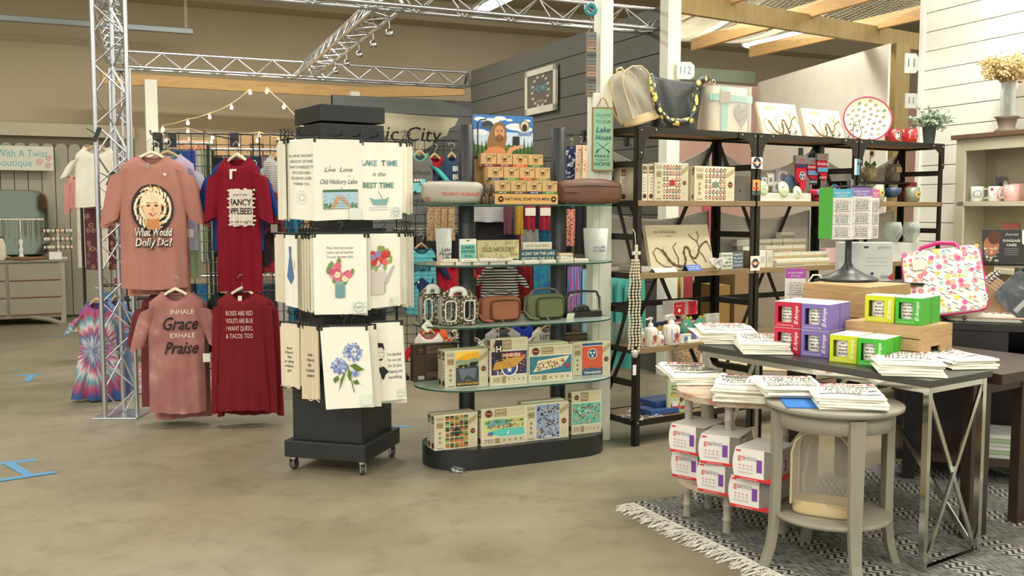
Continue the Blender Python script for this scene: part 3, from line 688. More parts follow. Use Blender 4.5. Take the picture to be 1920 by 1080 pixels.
def snake_bag(label,box,t,tags):
 loc,w,h=D(t,*box,.775);t_=thing('snakeskin_bag',label,'bag',loc+Vector((DF.c*w/2,DF.n*w/2,0)),DF.th);d=.07;hb=h*.8
 for y in(0,d):
  for x0,x1 in((-w/2,-w*.02),(w*.02,w/2)):
   cx,ww=(x0+x1)/2,(x1-x0)
   R1,R2=sring(ww,hb,24,5),sring(ww*.62,hb*.68,24,5)
   mb=MB();rings=[[(cx+a,yy,hb/2+b_)for a,b_ in R]for yy,R in((y-.003,R1),(y+.003,R1),(y+.003,R2),(y-.003,R2))]
   mb.loft(rings,0,False,True).build('front_frame',snake,t_)
   MB().path([(cx+a,y-.003,hb/2+b_)for a,b_ in R2],.004,6,closed=True).build('window_trim',mat((214,212,200),.4),t_)
 MB().loft([[(a*w/ww*.5*2 if False else a,y,hb/2+b_)for a,b_ in sring(w,hb,32,6)]for y in(0.004,d-.004)],0,False).build('clear_body',clear_mat('clear_vinyl',(226,226,220),.18,.05),t_)
 handle(MB(),-w*.4,w*.4,hb*.9,h*.2,.014,d/2).build('handle',snake,t_)
 handle(MB(),-w*.2,w*.2,hb*.99,h*.17,.018,d/2).build('handle_wrap',mat((222,222,212),.35),t_)
 tg=MB();tg.T=Matrix.Translation((-w*.38,-.03,.0))@Matrix.Rotation(radians(45),4,'Y');tg.box(-.024,-.001,-.024,.024,.001,.024)
 if tags:
  k=tg.build('price_tag',mat((236,232,214),.6),t_);p=Pr();
  for i in range(4):p.rect(-.012,-.009+.006*i,.012,-.0075+.006*i,(110,110,105))
  p.build('tag_lettering',k,lambda u,v,l:(-w*.38+u,-.0315-l,v))
 return t_
snake_bag('clear snakeskin-trimmed bag at left end of third glass shelf',(792,536,838,612),-.08,True)
snake_bag('clear snakeskin-trimmed bag in front, beside the brown handbag',(829,541,896,616),-.16,False)
loc,w,h=D(-.05,1060,545,1126,599,.775)
cb=thing('clear_tote','clear tote with tall black handle at right end of third glass shelf','bag',loc+Vector((DF.c*w/2,DF.n*w/2,0)),DF.th);bk=mat((36,36,34),.4)
pillow(MB(),w,h*.22,.07,5,.98,1).build('black_base',bk,cb);MB().path([(-w/2+.004,0,h*.15),(-w/2+.008,0,h*.7),(-w*.38,0,h*.95),(0,0,h*.99),(w*.38,0,h*.95),(w/2-.008,0,h*.7),(w/2-.004,0,h*.15)],.007,8).build('handle',bk,cb)
MB().loft([[(a,y,h*.48+b_)for a,b_ in sring(w*.92,h*.8,24,5)]for y in(-.03,.03)],0,False).build('clear_body',clear_mat('clear_vinyl'),cb)
MB().prism([(-w*.3,h*.2),(-w*.2,h*.45),(w*.1,h*.45),(w*.2,h*.2)],-.02,.02).build('inner_pouch',bk,cb,bevel=.008)
MB().ball((0,-.024,h*.3),.005,8).build('stud',mat((190,150,80),.3,1),cb)
MB().box(-w*.62,-.06,0.002,-w*.42,-.058,.06).build('price_tag',mat((236,232,214),.6),cb,rot=(.4,0,0))
# --- second shelf
loc,w,h=D(-.12,815,428,846,492,1.10);tumbler('tall tumbler reading lake house life at left of second shelf',loc+Vector((w/2,.03,0)),h,w*.38,w*.48,[('Lake',.3,.15),('House',.3,.15),('Life',.3,.15)],(50,50,46),'a')
loc,w,h=D(-.08,1092,428,1136,489,1.10);tumbler('clear tumbler with blue capital lettering at right of second shelf',loc+Vector((w/2,.03,0)),h,w*.38,w*.47,[('LA LAKE',0,.11),('N CREW',0,.11)],(60,80,130),'b')
def signbox(name,label,box,t,z,col,pf,d=.02,cat='sign'):
 loc,w,h=D(t,*box,z);return boxthing(name,label,cat,loc,DF.th,w,h,d,col,pf,part='board')
def p_lh(p,w,h):
 p.rect(0,0,w,h,(226,226,210));p.rect(w*.04,h*.03,w*.96,h*.78,(110,176,158));p.disc(w*.5,h*.93,w*.12,(40,40,40),h*.02,10)
 p.text('LAKE',w/2,h*.66,h*.15,(40,50,50),bold=.02,wid=w*.72);p.text('HOUSE',w/2,h*.5,h*.15,(40,50,50),bold=.02,wid=w*.8);p.text('Therapy',w/2,h*.33,h*.11,(40,50,50),.3)
signbox('soap_card','white and green hanging card reading LAKE HOUSE beside the pole',(862,448,893,490),-.13,1.10,(226,226,210),p_lh,.012,'card')
def p_oh(p,w,h):
 p.rect(0,0,w,h,(196,184,138));speck(p,0,0,w,h,[(176,180,120),(208,196,150),(190,150,100),(160,176,140)],60,.04*w,21);p.text('OLD HICKORY',w/2,h*.5,h*.34,(112,96,60),bold=.01,wid=w*.78);p.text('Lake',w*.86,h*.26,h*.2,(150,90,60),.3)
signbox('wooden_sign','map patterned wooden sign reading OLD HICKORY on second shelf',(895,450,973,483),-.11,1.10+.022,(180,164,116),p_oh)
signbox('wooden_sign','cream wooden block sign above the dark blue lake sign',(981,454,1035,469),-.06,1.155,(226,216,192),lambda p,w,h:(p.text('RELAX Unwind ENJOY',w/2,h*.65,h*.33,(110,110,96),wid=w*.8),p.text('the beautiful moments',w/2,h*.25,h*.22,(110,110,96),wid=w*.7)))
signbox('wooden_sign','dark teal sign about a day on the lake',(975,468,1043,492),-.10,1.10,(36,78,86),lambda p,w,h:(p.text('A DAY ON THE LAKE',w/2,h*.68,h*.36,(228,226,208),bold=.01,wid=w*.9),p.text('RESTORES THE SOUL',w/2,h*.26,h*.36,(228,226,208),bold=.01,wid=w*.9)))
R_=random.Random(5)
bars=[(x,497-0,0)for x in range(838,1062,32)]+[(846+34*k,490,1)for k in range(4)]+[(940,490,1),(1062,492,0),(1064,485,1),(1062,478,2),(1090,492,0)]
for i,(x,y,lv)in enumerate(bars):
 s_,_=DF.hit(-.19 if x<1060 else-.14,x,495);q=DF.p(s_,(-.2 if x<1060 else-.15)+R_.uniform(0,.015),1.10+lv*.0165);c=R_.choice([(232,228,212),(226,220,200),(200,168,130),(234,232,220)])
 t=thing('small_sign_block','small pale wooden sign block lying flat along front of second shelf','sign',q,DF.th+R_.uniform(-.15,.15),'flat pale blocks along second shelf');t['label']='%s small pale wooden block laid flat along the second glass shelf'%ORD[i]
 MB().box(-.042,0,0,.042,.045,.0155).build('block',mat(c,.7),t,bevel=.0015);Pr().rect(-.036,.003,.036,.0125,(210,200,180)).build('printed_edge',t)
# --- top shelf
loc,w,h=D(-.12,792,339,902,383,1.42)
gb_=thing('toiletry_bag','grey zipped bag with red TROPHY HUSBAND lettering on top glass shelf','bag',loc+Vector((DF.c*w/2,DF.n*w/2+.05,0)),DF.th)
gm=mat((168,164,148),.5,0,.06,6,.2,200);mb=MB()
rings=[[(x,b_*kk,.5*h+a*kk*.98+(1-kk)*h*.1)for a,b_ in sring(h,.11,24,3.2)]for x,kk in((-w/2,.55),(-w*.47,.8),(-w*.4,.95),(0,1),(w*.4,.95),(w*.47,.8),(w/2,.55))]
mb.loft(rings).build('body',gm,gb_)
MB().path([(-w*.47,0,h*.85),(-w*.2,0,h*.985),(w*.2,0,h*.985),(w*.47,0,h*.85)],.004,6).build('zip',mat((70,66,84),.5),gb_)
MB().box(-w*.495,-.05,h*.1,-w*.47,-.045,h*.3).build('side_tab',mat((170,60,50),.6),gb_)
def bow(u,v,l):return(u,-.0555-l+.055*max(0,abs(v/h-.5)-.2)**2*3,v)
p=Pr();p.text('TROPHY HUSBAND',w*.08,h*.42,h*.22,(204,90,66),bold=.01,wid=w*.66);p.build('lettering',gb_,bow)
loc,w,h=D(-.1,1048,334,1161,386,1.42)
bb=thing('toiletry_bag','brown leather toiletry bag at right end of top glass shelf','bag',loc+Vector((DF.c*w/2,DF.n*w/2+.055,0)),DF.th);bl=mat((106,70,52),.45,0,.18,5,.3,120)
rings=[]
for x,kk in((-w/2,.7),(-w*.48,.86),(-w*.42,.95),(-w*.1,1),(w*.2,1),(w*.42,.95),(w*.48,.86),(w/2,.7)):rings.append([(x,b_*kk,.5*h*(1-.08*(2*x/w)**2)+a*kk*(1-.1*(2*x/w)**2))for a,b_ in sring(h,.12,24,3.6)])
MB().loft(rings).build('body',bl,bb)
MB().path([(-w*.45,-.055,h*.68),(0,-.063,h*.72),(w*.45,-.055,h*.68)],.003,6).build('seam',mat((70,44,32),.5),bb)
MB().path([(w*.45,.0,h*.1),(w*.475,0,h*.5),(w*.44,0,h*.85)],.006,6).build('end_piping',mat((44,40,38),.5),bb)
MB().box(-w*.5,-.068,h*.45,-w*.25,-.064,h*.58).build('side_strap',bl,bb,bevel=.002)
# soap display
loc,w,h=D(-.15,927,364,1046,383,1.42)
sd=thing('soap_display','tiered cardboard soap counter display with picture header card','display',loc,DF.th)
km=mat(KRAFT,.7,0,.06,8);wt=w
MB().box(0,0,0,w,.20,h).build('tray',mat((206,158,94),.7),sd,bevel=.001)
p=Pr();p.text('NATURAL SOAP FOR MEN',w*.51,h*.5,h*.42,(40,30,20),bold=.02,wid=w*.7)
for x in(.1,.93):p.disc(w*x,h*.5,h*.3,(40,30,20));p.disc(w*x,h*.52,h*.14,(206,158,94),h*.1)
p.build('lettering',sd)
MB().box(.005,.06,h,w*.97,.2,h+.075).build('lower_step',km,sd);MB().box(.005,.12,h+.075,w*.93,.2,h+.15).build('upper_step',km,sd)
bands=[[(70,90,50),(90,66,50),(50,50,84),(76,120,54)],[(56,50,84),(80,140,60),(170,70,50),(130,130,60)],[(110,40,46),(110,40,46),(186,90,56),(50,110,60)]]
TN3=('front','middle','top')
for r in range(3):
 bw_=w/4.15;bh=.072
 for k in range(4):
  q=sd.matrix_basis@Vector((k*bw_*1.02-r*.012+.004,.004+r*.06,h+r*.075))if False else DF.p(0,0,0)*0+loc+Vector((DF.c*(k*bw_*1.03-r*.014+.004)-DF.n*(.003+r*.06),DF.n*(k*bw_*1.03-r*.014+.004)+DF.c*(.003+r*.06),h+r*.075+.0005))
  t=thing('soap_box','kraft soap box with %s band, %s from left in the %s tier'%(('green','brown','navy','green','navy','green','red','olive','maroon','maroon','orange','green')[r*4+k],('first','second','third','fourth')[k],TN3[r]),'box',q,DF.th,'kraft soap boxes in the display')
  MB().box(0,0,0,bw_*.985,.052,bh).build('carton',km,t,bevel=.001)
  p=Pr();W2=bw_*.985;p.rect(0,0,W2,bh*.2,bands[r][k]);p.text('PINE TAR',W2/2,bh*.1,bh*.11,(230,220,190),bold=.02,wid=W2*.5)
  p.disc(W2/2,bh*.68,W2*.2,(74,54,34),bh*.24,16);p.disc(W2/2,bh*.68,W2*.17,(206,176,120),bh*.21,14);p.disc(W2/2,bh*.62,W2*.11,(74,50,34),bh*.13,10);p.disc(W2/2,bh*.74,W2*.07,(206,176,130),bh*.08,8);p.text('Squatch',W2/2,bh*.4,bh*.13,(90,60,30),.3);p.disc(W2*.84,bh*.82,W2*.06,(80,110,70),n=8)
  p.build('printed_front',t)
qa=D(.06,906,218,1017,300,1.5);ah=at(0,0,1);w2,h2=qa[1],qa[2]
hd=MB().box(0,0,0,w2,.004,h2+.08).build('header_card',mat((170,140,96),.6),sd,bevel=.0015)
hd.location=(-.045,.19,1.5-1.42-.08);zb=.25;h2=h2-.17
p=Pr();p.rect(0,zb,w2,zb+h2,(196,214,226));p.rect(0,zb+h2*.62,w2,zb+h2,(70,124,190))
for x,y,r in((.12,.9,.1),(.3,.86,.14),(.45,.93,.1),(.7,.75,.16),(.85,.7,.14),(.1,.6,.15),(.6,.9,.06),(.9,.9,.06)):p.disc(w2*x,zb+h2*y,w2*r,(226,232,234),h2*r*.5)
p.poly([(0,zb),(w2,zb),(w2,zb+h2*.32),(w2*.8,zb+h2*.26),(w2*.6,zb+h2*.34),(w2*.3,zb+h2*.26),(0,zb+h2*.34)],(88,124,60))
for k in range(16):x=w2*(.02+.064*k);hh_=h2*(.36+.14*((k*5)%4)/4+(.12 if k in(0,1,13)else 0));p.poly([(x-w2*.035,zb),(x,zb+hh_),(x+w2*.035,zb)],(52,84,44))
p.line([(w2*.08,zb),(w2*.08,zb+h2*.82),(w2*.12,zb+h2*.88),(w2*.22,zb+h2*.9)],w2*.018,(54,60,66));p.disc(w2*.24,zb+h2*.78,w2*.09,(60,66,70),h2*.09);p.disc(w2*.24,zb+h2*.72,w2*.1,(84,90,94),h2*.03)
# long haired bearded man
p.poly([(w2*.22,zb+h2*.3),(w2*.3,zb+h2*.7),(w2*.36,zb+h2*.82),(w2*.44,zb+h2*.86),(w2*.52,zb+h2*.78),(w2*.56,zb+h2*.5),(w2*.52,zb+h2*.22),(w2*.24,zb+h2*.2)],(142,106,62))
p.poly([(w2*.14,zb),(w2*.16,zb+h2*.14),(w2*.26,zb+h2*.26),(w2*.4,zb+h2*.3),(w2*.52,zb+h2*.24),(w2*.56,zb+h2*.1),(w2*.56,zb)],(200,132,88));p.poly([(w2*.5,zb),(w2*.6,zb+h2*.28),(w2*.84,zb+h2*.34),(w2*.8,zb+h2*.27),(w2*.66,zb+h2*.2),(w2*.6,zb)],(206,144,100))
p.disc(w2*.435,zb+h2*.6,w2*.082,(206,150,108),h2*.17,20);p.disc(w2*.435,zb+h2*.48,w2*.07,(120,84,52),h2*.075,14);p.disc(w2*.435,zb+h2*.5,w2*.03,(176,100,80),h2*.012,8)
for x in(.405,.465):p.disc(w2*x,zb+h2*.63,w2*.012,(50,50,56),h2*.012,8);p.rect(w2*(x-.018),zb+h2*.655,w2*(x+.018),zb+h2*.668,(110,74,44))
p.poly([(w2*.43,zb+h2*.63),(w2*.422,zb+h2*.555),(w2*.448,zb+h2*.555)],(182,122,84))
p.rect(w2*.655,zb+h2*.33,w2*.77,zb+h2*.53,(46,48,46))
p.disc(w2*.855,zb+h2*.78,w2*.08,(60,50,36),h2*.13);p.disc(w2*.855,zb+h2*.78,w2*.07,(206,196,160),h2*.115);p.disc(w2*.855,zb+h2*.74,w2*.045,(60,44,30),h2*.08);p.text('Squatch',w2*.85,zb+h2*.59,h2*.11,(40,80,150),.3,.015)
p.build('printed_picture',hd)
for k,x in enumerate((903,916)):
 loc,w,h=D(-.15,x,345,x+12,382,1.42);t=thing('dropper_bottle',('left' if k==0 else 'right')+' of two small beard oil bottles left of the soap display','bottle',loc+Vector((.017,.02,0)),DF.th)
 MB().lathe([(.016,0),(.017,.003),(.017,.05),(.008,.058),(.008,.062)],16).build('bottle_body',mat((60,34,20),.2),t);MB().lathe([(.010,.062),(.011,.085),(.008,.088),(.006,.105),(.001,.108)],14).build('cap',BLACK,t)
 p=Pr();p.rect(-.016,.008,.016,.042,(226,200,176));p.disc(0,.028,.007,(90,60,40));p.build('label_print',t,lambda u,v,l:(.0174*sin(u/.0174),-.0174*cos(u/.0174)-l,v))
# ================================================================ BLACK TOWEL SPINNER
SX,SY=-.925,5.34;SPM=mat((34,36,35),.42,0,.04,name='spinner_black')
sp=thing('towel_spinner','black square spinner rack on castors hung with printed tea towels','display rack',(SX,SY,0),0)
lowA,topA=radians(-16),radians(33)
MB().box(-.235,-.235,.076,.235,.235,.165).build('plinth',SPM,sp,rz=lowA,bevel=.004)
MB().box(-.2,-.2,.165,.2,.2,.55).build('lower_body',SPM,sp,rz=lowA,bevel=.003)
MB().box(-.13,-.13,.55,.13,.13,1.84).build('column',SPM,sp,rz=topA,bevel=.003)
MB().box(-.182,-.182,1.845,.182,.182,1.93).build('top_cap',SPM,sp,rz=topA,bevel=.003)
MB().box(-.178,-.178,1.68,.178,.178,1.835).build('upper_collar',SPM,sp,rz=topA,bevel=.003)
for z in(1.235,.80):MB().box(-.178,-.178,z-.05,.178,.178,z+.06).build('ring_collar',SPM,sp,rz=topA,bevel=.003)
for a,b_ in((-1,-1),(1,-1),(1,1),(-1,1)):
 q=Matrix.Rotation(lowA,3,'Z')@Vector((a*.2,b_*.2,0));c=MB()
 c.tube((0,0,.076),(0,0,.06),.02,12);c.box(-.017,-.02,.02,-.012,.02,.062);c.box(.012,-.02,.02,.017,.02,.062)
 cs=c.build('castor',CHROME,sp,q,.4*a)
 w_=MB();w_.T=Matrix.Translation((0,.008,.0275))@Matrix.Rotation(pi/2,4,'Y');w_.lathe([(.027,-.01),(.0275,0),(.027,.01)],20).build('wheel',mat((70,70,68),.5),cs)
hookmb=MB()
def hang_towel(label,x0,y0,x1,y1,Y,deg,pf=None,col=None,group=None,sealat=None,amp=.004,th=.007,skew=0,gather=0,seed=0,lace=False):
 "towel hung by its top edge: pixel box, distance of its left edge, facing"
 thd=radians(deg);p0=at(x0,y0,Y);q=vplane(p0,thd,x1,y0);w=(q.x-p0.x)*cos(thd)+(q.y-p0.y)*sin(thd);h=p0.z-vplane(p0,thd,(x0+x1)/2,y1).z
 t=thing('tea_towel',label,'towel',p0,thd,group);R=random.Random(seed*31+int(x0));ph=R.uniform(0,6)
 def s(u,v,k):
  f=1-v;y=amp*(sin(2*pi*(u*1.6)+ph)*(.3+.7*f)+.5*sin(5*u+ph*2)*f)+gather*sin(2*pi*5*u+ph)
  return(u*w+skew*f*h,y-.012*f*0+(th*k)*(1-.9*max(0,(v-.97)/.03)),-h*f+(.004*sin(3*u+ph)*f))
 mb=MB();mb.grid(lambda u,v:s(u,v,0),26,16);mb.grid(lambda u,v:s(1-u,v,1),26,16)
 for u in(0,1):mb.add([s(u,j/16,0)for j in range(17)]+[s(u,j/16,1)for j in range(17)],[(j,j+1,j+18,j+17)for j in range(16)])
 mb.add([s(j/26,0,0)for j in range(27)]+[s(j/26,0,1)for j in range(27)],[(j,j+1,j+28,j+27)for j in range(26)])
 mb.path([(w*k/6,th/2,.001)for k in range(7)],th*.55,6)
 mb.build('cloth',mat(col,.85,0,.04,8,.25,300)if col else TOWEL,t)
 if lace:MB().loft([[(x,th/2+.003*cos(a),-h-.003+.006*sin(x*90)+.004*sin(a))for a in(0,pi/2,pi,3*pi/2)]for x in[w*i/40+skew*h for i in range(41)]],0).build('ruffled_hem',mat(col or(230,220,190),.9),t)
 MB().tube((w*.02,th/2,.012),(w*.98,th/2,.012),.004,6).build('hanger_bar',BLACK,t)
 hk=MB()
 for u in(.03,.97):MB().box(w*u-.006,-.002,-.012,w*u+.006,th+.002,.016).build('hanger_clip',BLACK,t)
 hk.path([(w/2,th/2,.012),(w/2,th/2,.04),(w/2+.015,th/2,.055),(w/2,th/2+.0,.07),(w/2-.014,th/2,.06)],.003,6);hk.build('hanger_hook',BLACK,t)
 if pf or sealat:
  p=Pr()
  if pf:pf(p,w,h)
  if sealat:seal(p,w*sealat[0],-h*sealat[1],w*.105 if len(sealat)<3 else sealat[2])
  def mp(u,v,l):a=s(max(0,min(1,u/w)),max(0,min(1,1+v/h)),0);return(u+skew*(-v),a[1]-.003-l,v+(a[2]+h*(1-max(0,min(1,1+v/h)))))
  p.build('printed_design',t,mp)
 return t
ink=(76,82,84)
def pf_wine(p,w,h):p.lines(["I'LL HAVE THE EXACT",'AMOUNT OF WINE','THAT IS NEEDED TO','EXCUSE A BAD','DECISION LATER,','THANK YOU.'],w*.5,-h*.2,h*.05,ink,1.4);[p.disc(w*.5+.075*w*cos(a)*k,-h*.72+.075*w*sin(a)*k,.012*w,(110,110,110),n=6)for k in(1,2)for a in[i*pi/5 for i in range(10)]]
def pf_hick(p,w,h):
 p.text('Live  Love',w*.5,-h*.37,h*.085,ink,.3);p.text('Old Hickory Lake',w*.5,-h*.52,h*.09,ink,.3,wid=w*.76)
 for x,y in((.33,.33),(.72,.45),(.56,.6)):p.disc(w*x,-h*y,w*.012,ink,n=6)
 x0,x1,a,b_=w*.18,w*.9,-h*.86,-h*.63;p.rect(x0,a,x1,b_,(176,206,218));p.rect(x0,b_-h*.02,x1,b_+h*.012,(74,120,84));speck(p,x0,a+h*.05,x1,b_-h*.03,[(150,190,210),(200,220,226),(130,176,200)],40,w*.03,2,.5)
 p.poly([(w*.32,a),(w*.46,b_-h*.07),(w*.6,b_-h*.07),(w*.8,a)],(206,170,134))
 for k in range(5):f=k/5;p.rect(w*(.33+.13*f),a+(b_-h*.07-a)*f,w*(.79-.19*f),a+(b_-h*.07-a)*f+h*.004,(130,96,72))
 speck(p,x0,a,w*.36,a+h*.08,[(70,120,70),(110,150,90)],22,w*.02,3,3);speck(p,w*.74,a,x1,a+h*.08,[(70,120,70),(110,150,90)],22,w*.02,4,3)
def pf_time(p,w,h):
 for i,(c,col)in enumerate(zip('LAKE TIME',[(84,140,170),(96,150,160),(110,160,150),(120,170,160),(0,0,0),(70,110,140),(84,140,170),(96,150,160),(110,160,150)])):
  if c!=' ':p.text(c,w*(.04+.1*i),-h*.26,h*.1,col,bold=.02)
 p.text('is the',w*.42,-h*.4,h*.08,(90,110,110),.3);p.text('BEST TIME',w*.4,-h*.55,h*.1,(90,140,120),bold=.02,wid=w*.76)
 p.poly([(w*.18,-h*.7),(w*.3,-h*.73),(w*.55,-h*.73),(w*.66,-h*.7),(w*.6,-h*.8),(w*.28,-h*.8)],(126,176,170));p.line([(w*.4,-h*.62),(w*.58,-h*.81)],w*.012,(90,110,120))
 for k in range(2):p.line([(w*(.16+.06*i),-h*(.84+.03*k)+(.006*h if i%2 else 0))for i in range(9)],w*.008,(110,150,180))
def bouquet(p,cx,cy,r,cols,seed,leaf=(120,150,80)):
 R=random.Random(seed)
 for i in range(14):a=R.uniform(0,2*pi);p.disc(cx+r*1.05*cos(a),cy+r*.9*sin(a),r*.16,leaf,r*.3,6)
 for i in range(13):
  a=R.uniform(0,2*pi);k=r*sqrt(R.random())*.85;c=R.choice(cols);x,y=cx+k*cos(a),cy+k*sin(a)*.85
  p.disc(x,y,r*.3,c,n=9);p.disc(x,y,r*.17,tuple(min(255,int(v*1.12))for v in c),n=8);p.disc(x,y,r*.07,tuple(int(v*.7)for v in c),n=6)
def pf_mum(p,w,h):
 p.lines(["Mom, I love how we don't",'need to say out loud that',"I'm your favorite child."],w*.5,-h*.16,h*.042,ink,1.35,wid=w*.5)
 bouquet(p,w*.5,-h*.46,w*.22,[(214,110,130),(200,90,110),(230,150,160),(240,214,170)],6);p.rect(w*.4,-h*.78,w*.58,-h*.62,(120,160,156));p.rect(w*.42,-h*.62,w*.56,-h*.58,(150,176,170));p.rect(w*.44,-h*.75,w*.52,-h*.66,(90,130,110));p.disc(w*.49,-h*.78,w*.09,(110,150,150),h*.012)
def pf_can(p,w,h):
 p.poly([(w*.04,-h*.5),(w*.55,-h*.5),(w*.5,-h*.82),(w*.1,-h*.82)],(214,206,196));p.poly([(w*.5,-h*.7),(w*.54,-h*.6),(w*.78,-h*.42),(w*.84,-h*.45),(w*.6,-h*.68)],(196,188,180));p.rect(w*.06,-h*.56,w*.54,-h*.545,(170,150,150));p.line([(w*.52,-h*.65),(w*.52,-h*.8)],w*.02,(170,130,110))
 bouquet(p,w*.36,-h*.33,w*.33,[(206,70,64),(216,110,100),(226,150,150),(150,140,180),(196,60,56),(240,220,200)],8,(150,170,90))
def pf_hyd(p,w,h):
 for cx,cy,r,s_ in((.64,.3,.2,1),(.35,.47,.17,2),(.66,.55,.08,3)):
  R=random.Random(s_)
  for i in range(int(420*r)):
   a=R.uniform(0,2*pi);k=r*sqrt(R.random());x,y=w*(cx+k*cos(a)),-h*cy+w*k*sin(a);c=R.choice([(110,134,196),(140,160,214),(90,110,176),(170,184,224)])
   for j in range(4):p.disc(x+w*.012*cos(j*pi/2+a),y+w*.012*sin(j*pi/2+a),w*.013,c,n=5)
   p.disc(x,y,w*.004,(230,230,240),n=5)
 g=(96,122,52);p.line([(w*.52,-h*.45),(w*.56,-h*.6),(w*.62,-h*.8)],w*.02,g)
 for a in([(.5,.5),(.42,.62),(.3,.78),(.36,.62)],[(.56,.46),(.68,.44),(.86,.52),(.7,.54)],[(.54,.5),(.5,.58),(.54,.66),(.6,.56)],[(.6,.66),(.7,.64),(.74,.7),(.64,.7)],[(.3,.58),(.2,.62),(.22,.68),(.32,.63)]):p.poly([(w*x,-h*y)for x,y in a],g);
def pf_lady(p,w,h):
 k=(40,40,42);p.disc(w*.26,-h*.38,w*.14,(236,232,214),w*.2);p.ring(w*.26,-h*.38,w*.14,w*.01,k,ry=w*.2)
 p.poly([(w*.08,-h*.36),(w*.06,-h*.28),(w*.2,-h*.24),(w*.38,-h*.25),(w*.42,-h*.34),(w*.34,-h*.3),(w*.16,-h*.31)],k);p.disc(w*.29,-h*.46,w*.05,k,w*.03);
 for x in(.22,.34):p.disc(w*x,-h*.365,w*.022,k,w*.012,8)
 p.poly([(w*.12,-h*.66),(w*.2,-h*.56),(w*.36,-h*.55),(w*.5,-h*.62),(w*.4,-h*.66),(w*.34,-h*.72),(w*.24,-h*.7)],k);p.poly([(w*.2,-h*.66),(w*.3,-h*.58),(w*.36,-h*.6),(w*.3,-h*.74),(w*.2,-h*.76)],(230,224,204))
 p.lines(["I've decided","I'm not old.","I'm 25 plus",'shipping and','handling.'],w*.7,-h*.4,h*.055,k,1.35,wid=w*.42)
def pf_tie(p,w,h):p.poly([(w*.4,-h*.15),(w*.6,-h*.15),(w*.56,-h*.28),(w*.8,-h*.58),(w*.5,-h*.68),(w*.25,-h*.58),(w*.44,-h*.28)],(96,124,168));p.text('A BUSY',w*.88,-h*.4,h*.04,ink,rot=-pi/2)
def pf_says(n):return lambda p,w,h:p.lines(['best','friend','life','is what','makes','gin'][:n],w*.5,-h*.38,h*.06,(60,60,62),1.2,shear=.2,bold=.01)
# tier one
hang_towel('towel about wine and a bad decision on the top tier, left face',539,264,592,412,5.12,-38,pf_wine)
hang_towel('towel with lake dock picture on the top tier, front corner',587,262,679,413,4.98,18,pf_hick,sealat=(.84,.93))
hang_towel('towel reading lake time with a rowing boat on the top tier',677,268,753,411,5.06,24,pf_time,sealat=(.84,.9))
def stack_edges(label,x0,y0,y1,Y,n,dx,deg,grp,colr=None,wpx=14,dY=.02,lace=False):
 for i in range(n):hang_towel(label+', '+ORD[i]+' from the left',x0+i*dx,y0-(i%2),x0+i*dx+wpx,y1+(i*3)%5,Y+dY*i,deg,None,colr or[(236,232,212),(228,222,198),(232,226,206)][i%3],grp,seed=i,amp=.003,lace=lace)
stack_edges('cream towel edge on hidden left face of the top tier',519,268,411,5.22,3,7,-62,'plain towel edges, top tier left',wpx=13)
stack_edges('cream towel edge hanging right of the rowing boat towel',751,270,398,5.17,3,5,48,'plain towel edges, top tier right',wpx=12,dY=.03)
# tier two
hang_towel('towel with pink flowers in a mason jar on the middle tier',587,441,687,588,4.94,8,pf_mum,sealat=(.84,.92),seed=3)
hang_towel('towel folded behind the mason jar towel',583,442,694,582,4.965,8,None,(228,224,206))
hang_towel('towel lowest behind the mason jar towel',589,443,688,591,4.99,8,None,(236,232,216))
hang_towel('towel with red flowers in a watering can on the middle tier',688,440,750,576,5.04,22,pf_can,sealat=(.8,.92))
hang_towel('towel with blue tie print on the middle tier left side',533,442,555,574,5.13,-50,pf_tie,amp=.002)
hang_towel('plain cream towel at left end of the middle tier',514,441,536,566,5.2,-25,None,(222,214,188))
stack_edges('plain towel edge between blue tie and mason jar towels',555,443,580,5.12,5,6,-55,'plain towel edges, middle tier left',wpx=11,dY=-.015)
stack_edges('plain towel edge right of the watering can towel',748,440,572,5.16,4,5,50,'plain towel edges, middle tier right',wpx=12,dY=.03)
# tier three
hang_towel('towel with blue hydrangeas on the bottom tier',600,616,690,766,4.92,4,pf_hyd,sealat=(.86,.9),skew=.06,seed=5)
hang_towel('plain towel peeping out behind the hydrangea towel',612,614,706,765,4.96,6,None,(234,230,212),skew=.05)
hang_towel('towel with retro lady and shipping joke on the bottom tier',692,608,754,752,5.02,20,pf_lady,sealat=(.86,.9),skew=.05)
hang_towel('plain towel behind the retro lady towel',690,608,756,756,5.06,20,None,(236,232,216),skew=.04)
hang_towel('ruffled cream towel with small black words, far left of bottom tier',524,607,560,724,5.12,-30,pf_says(6),(226,214,186),lace=True,gather=.002)
hang_towel('ruffled beige towel with handwritten words beside the hydrangeas',566,612,596,748,5.02,-36,pf_says(5),(216,200,172),lace=True,gather=.003)
stack_edges('ruffled beige towel edge on the bottom tier left side',556,609,722,5.1,3,5,-55,'ruffled towel edges, bottom tier',(216,202,172),12,.015)
# hooks on the collars
for z in(1.77,1.26,.83):
 for f in range(4):
  hb=MB()
  for u in(-.1,.0,.1):
   hb.tube((u,-.178,z),(u,-.25,z),.003,6);hb.path([(u,-.25,z),(u,-.262,z+.006),(u,-.27,z+.02),(u+.006,-.262,z+.03)],.003,6)
  hb.build('hook_row',WIRE,sp,rz=topA+f*pi/2)
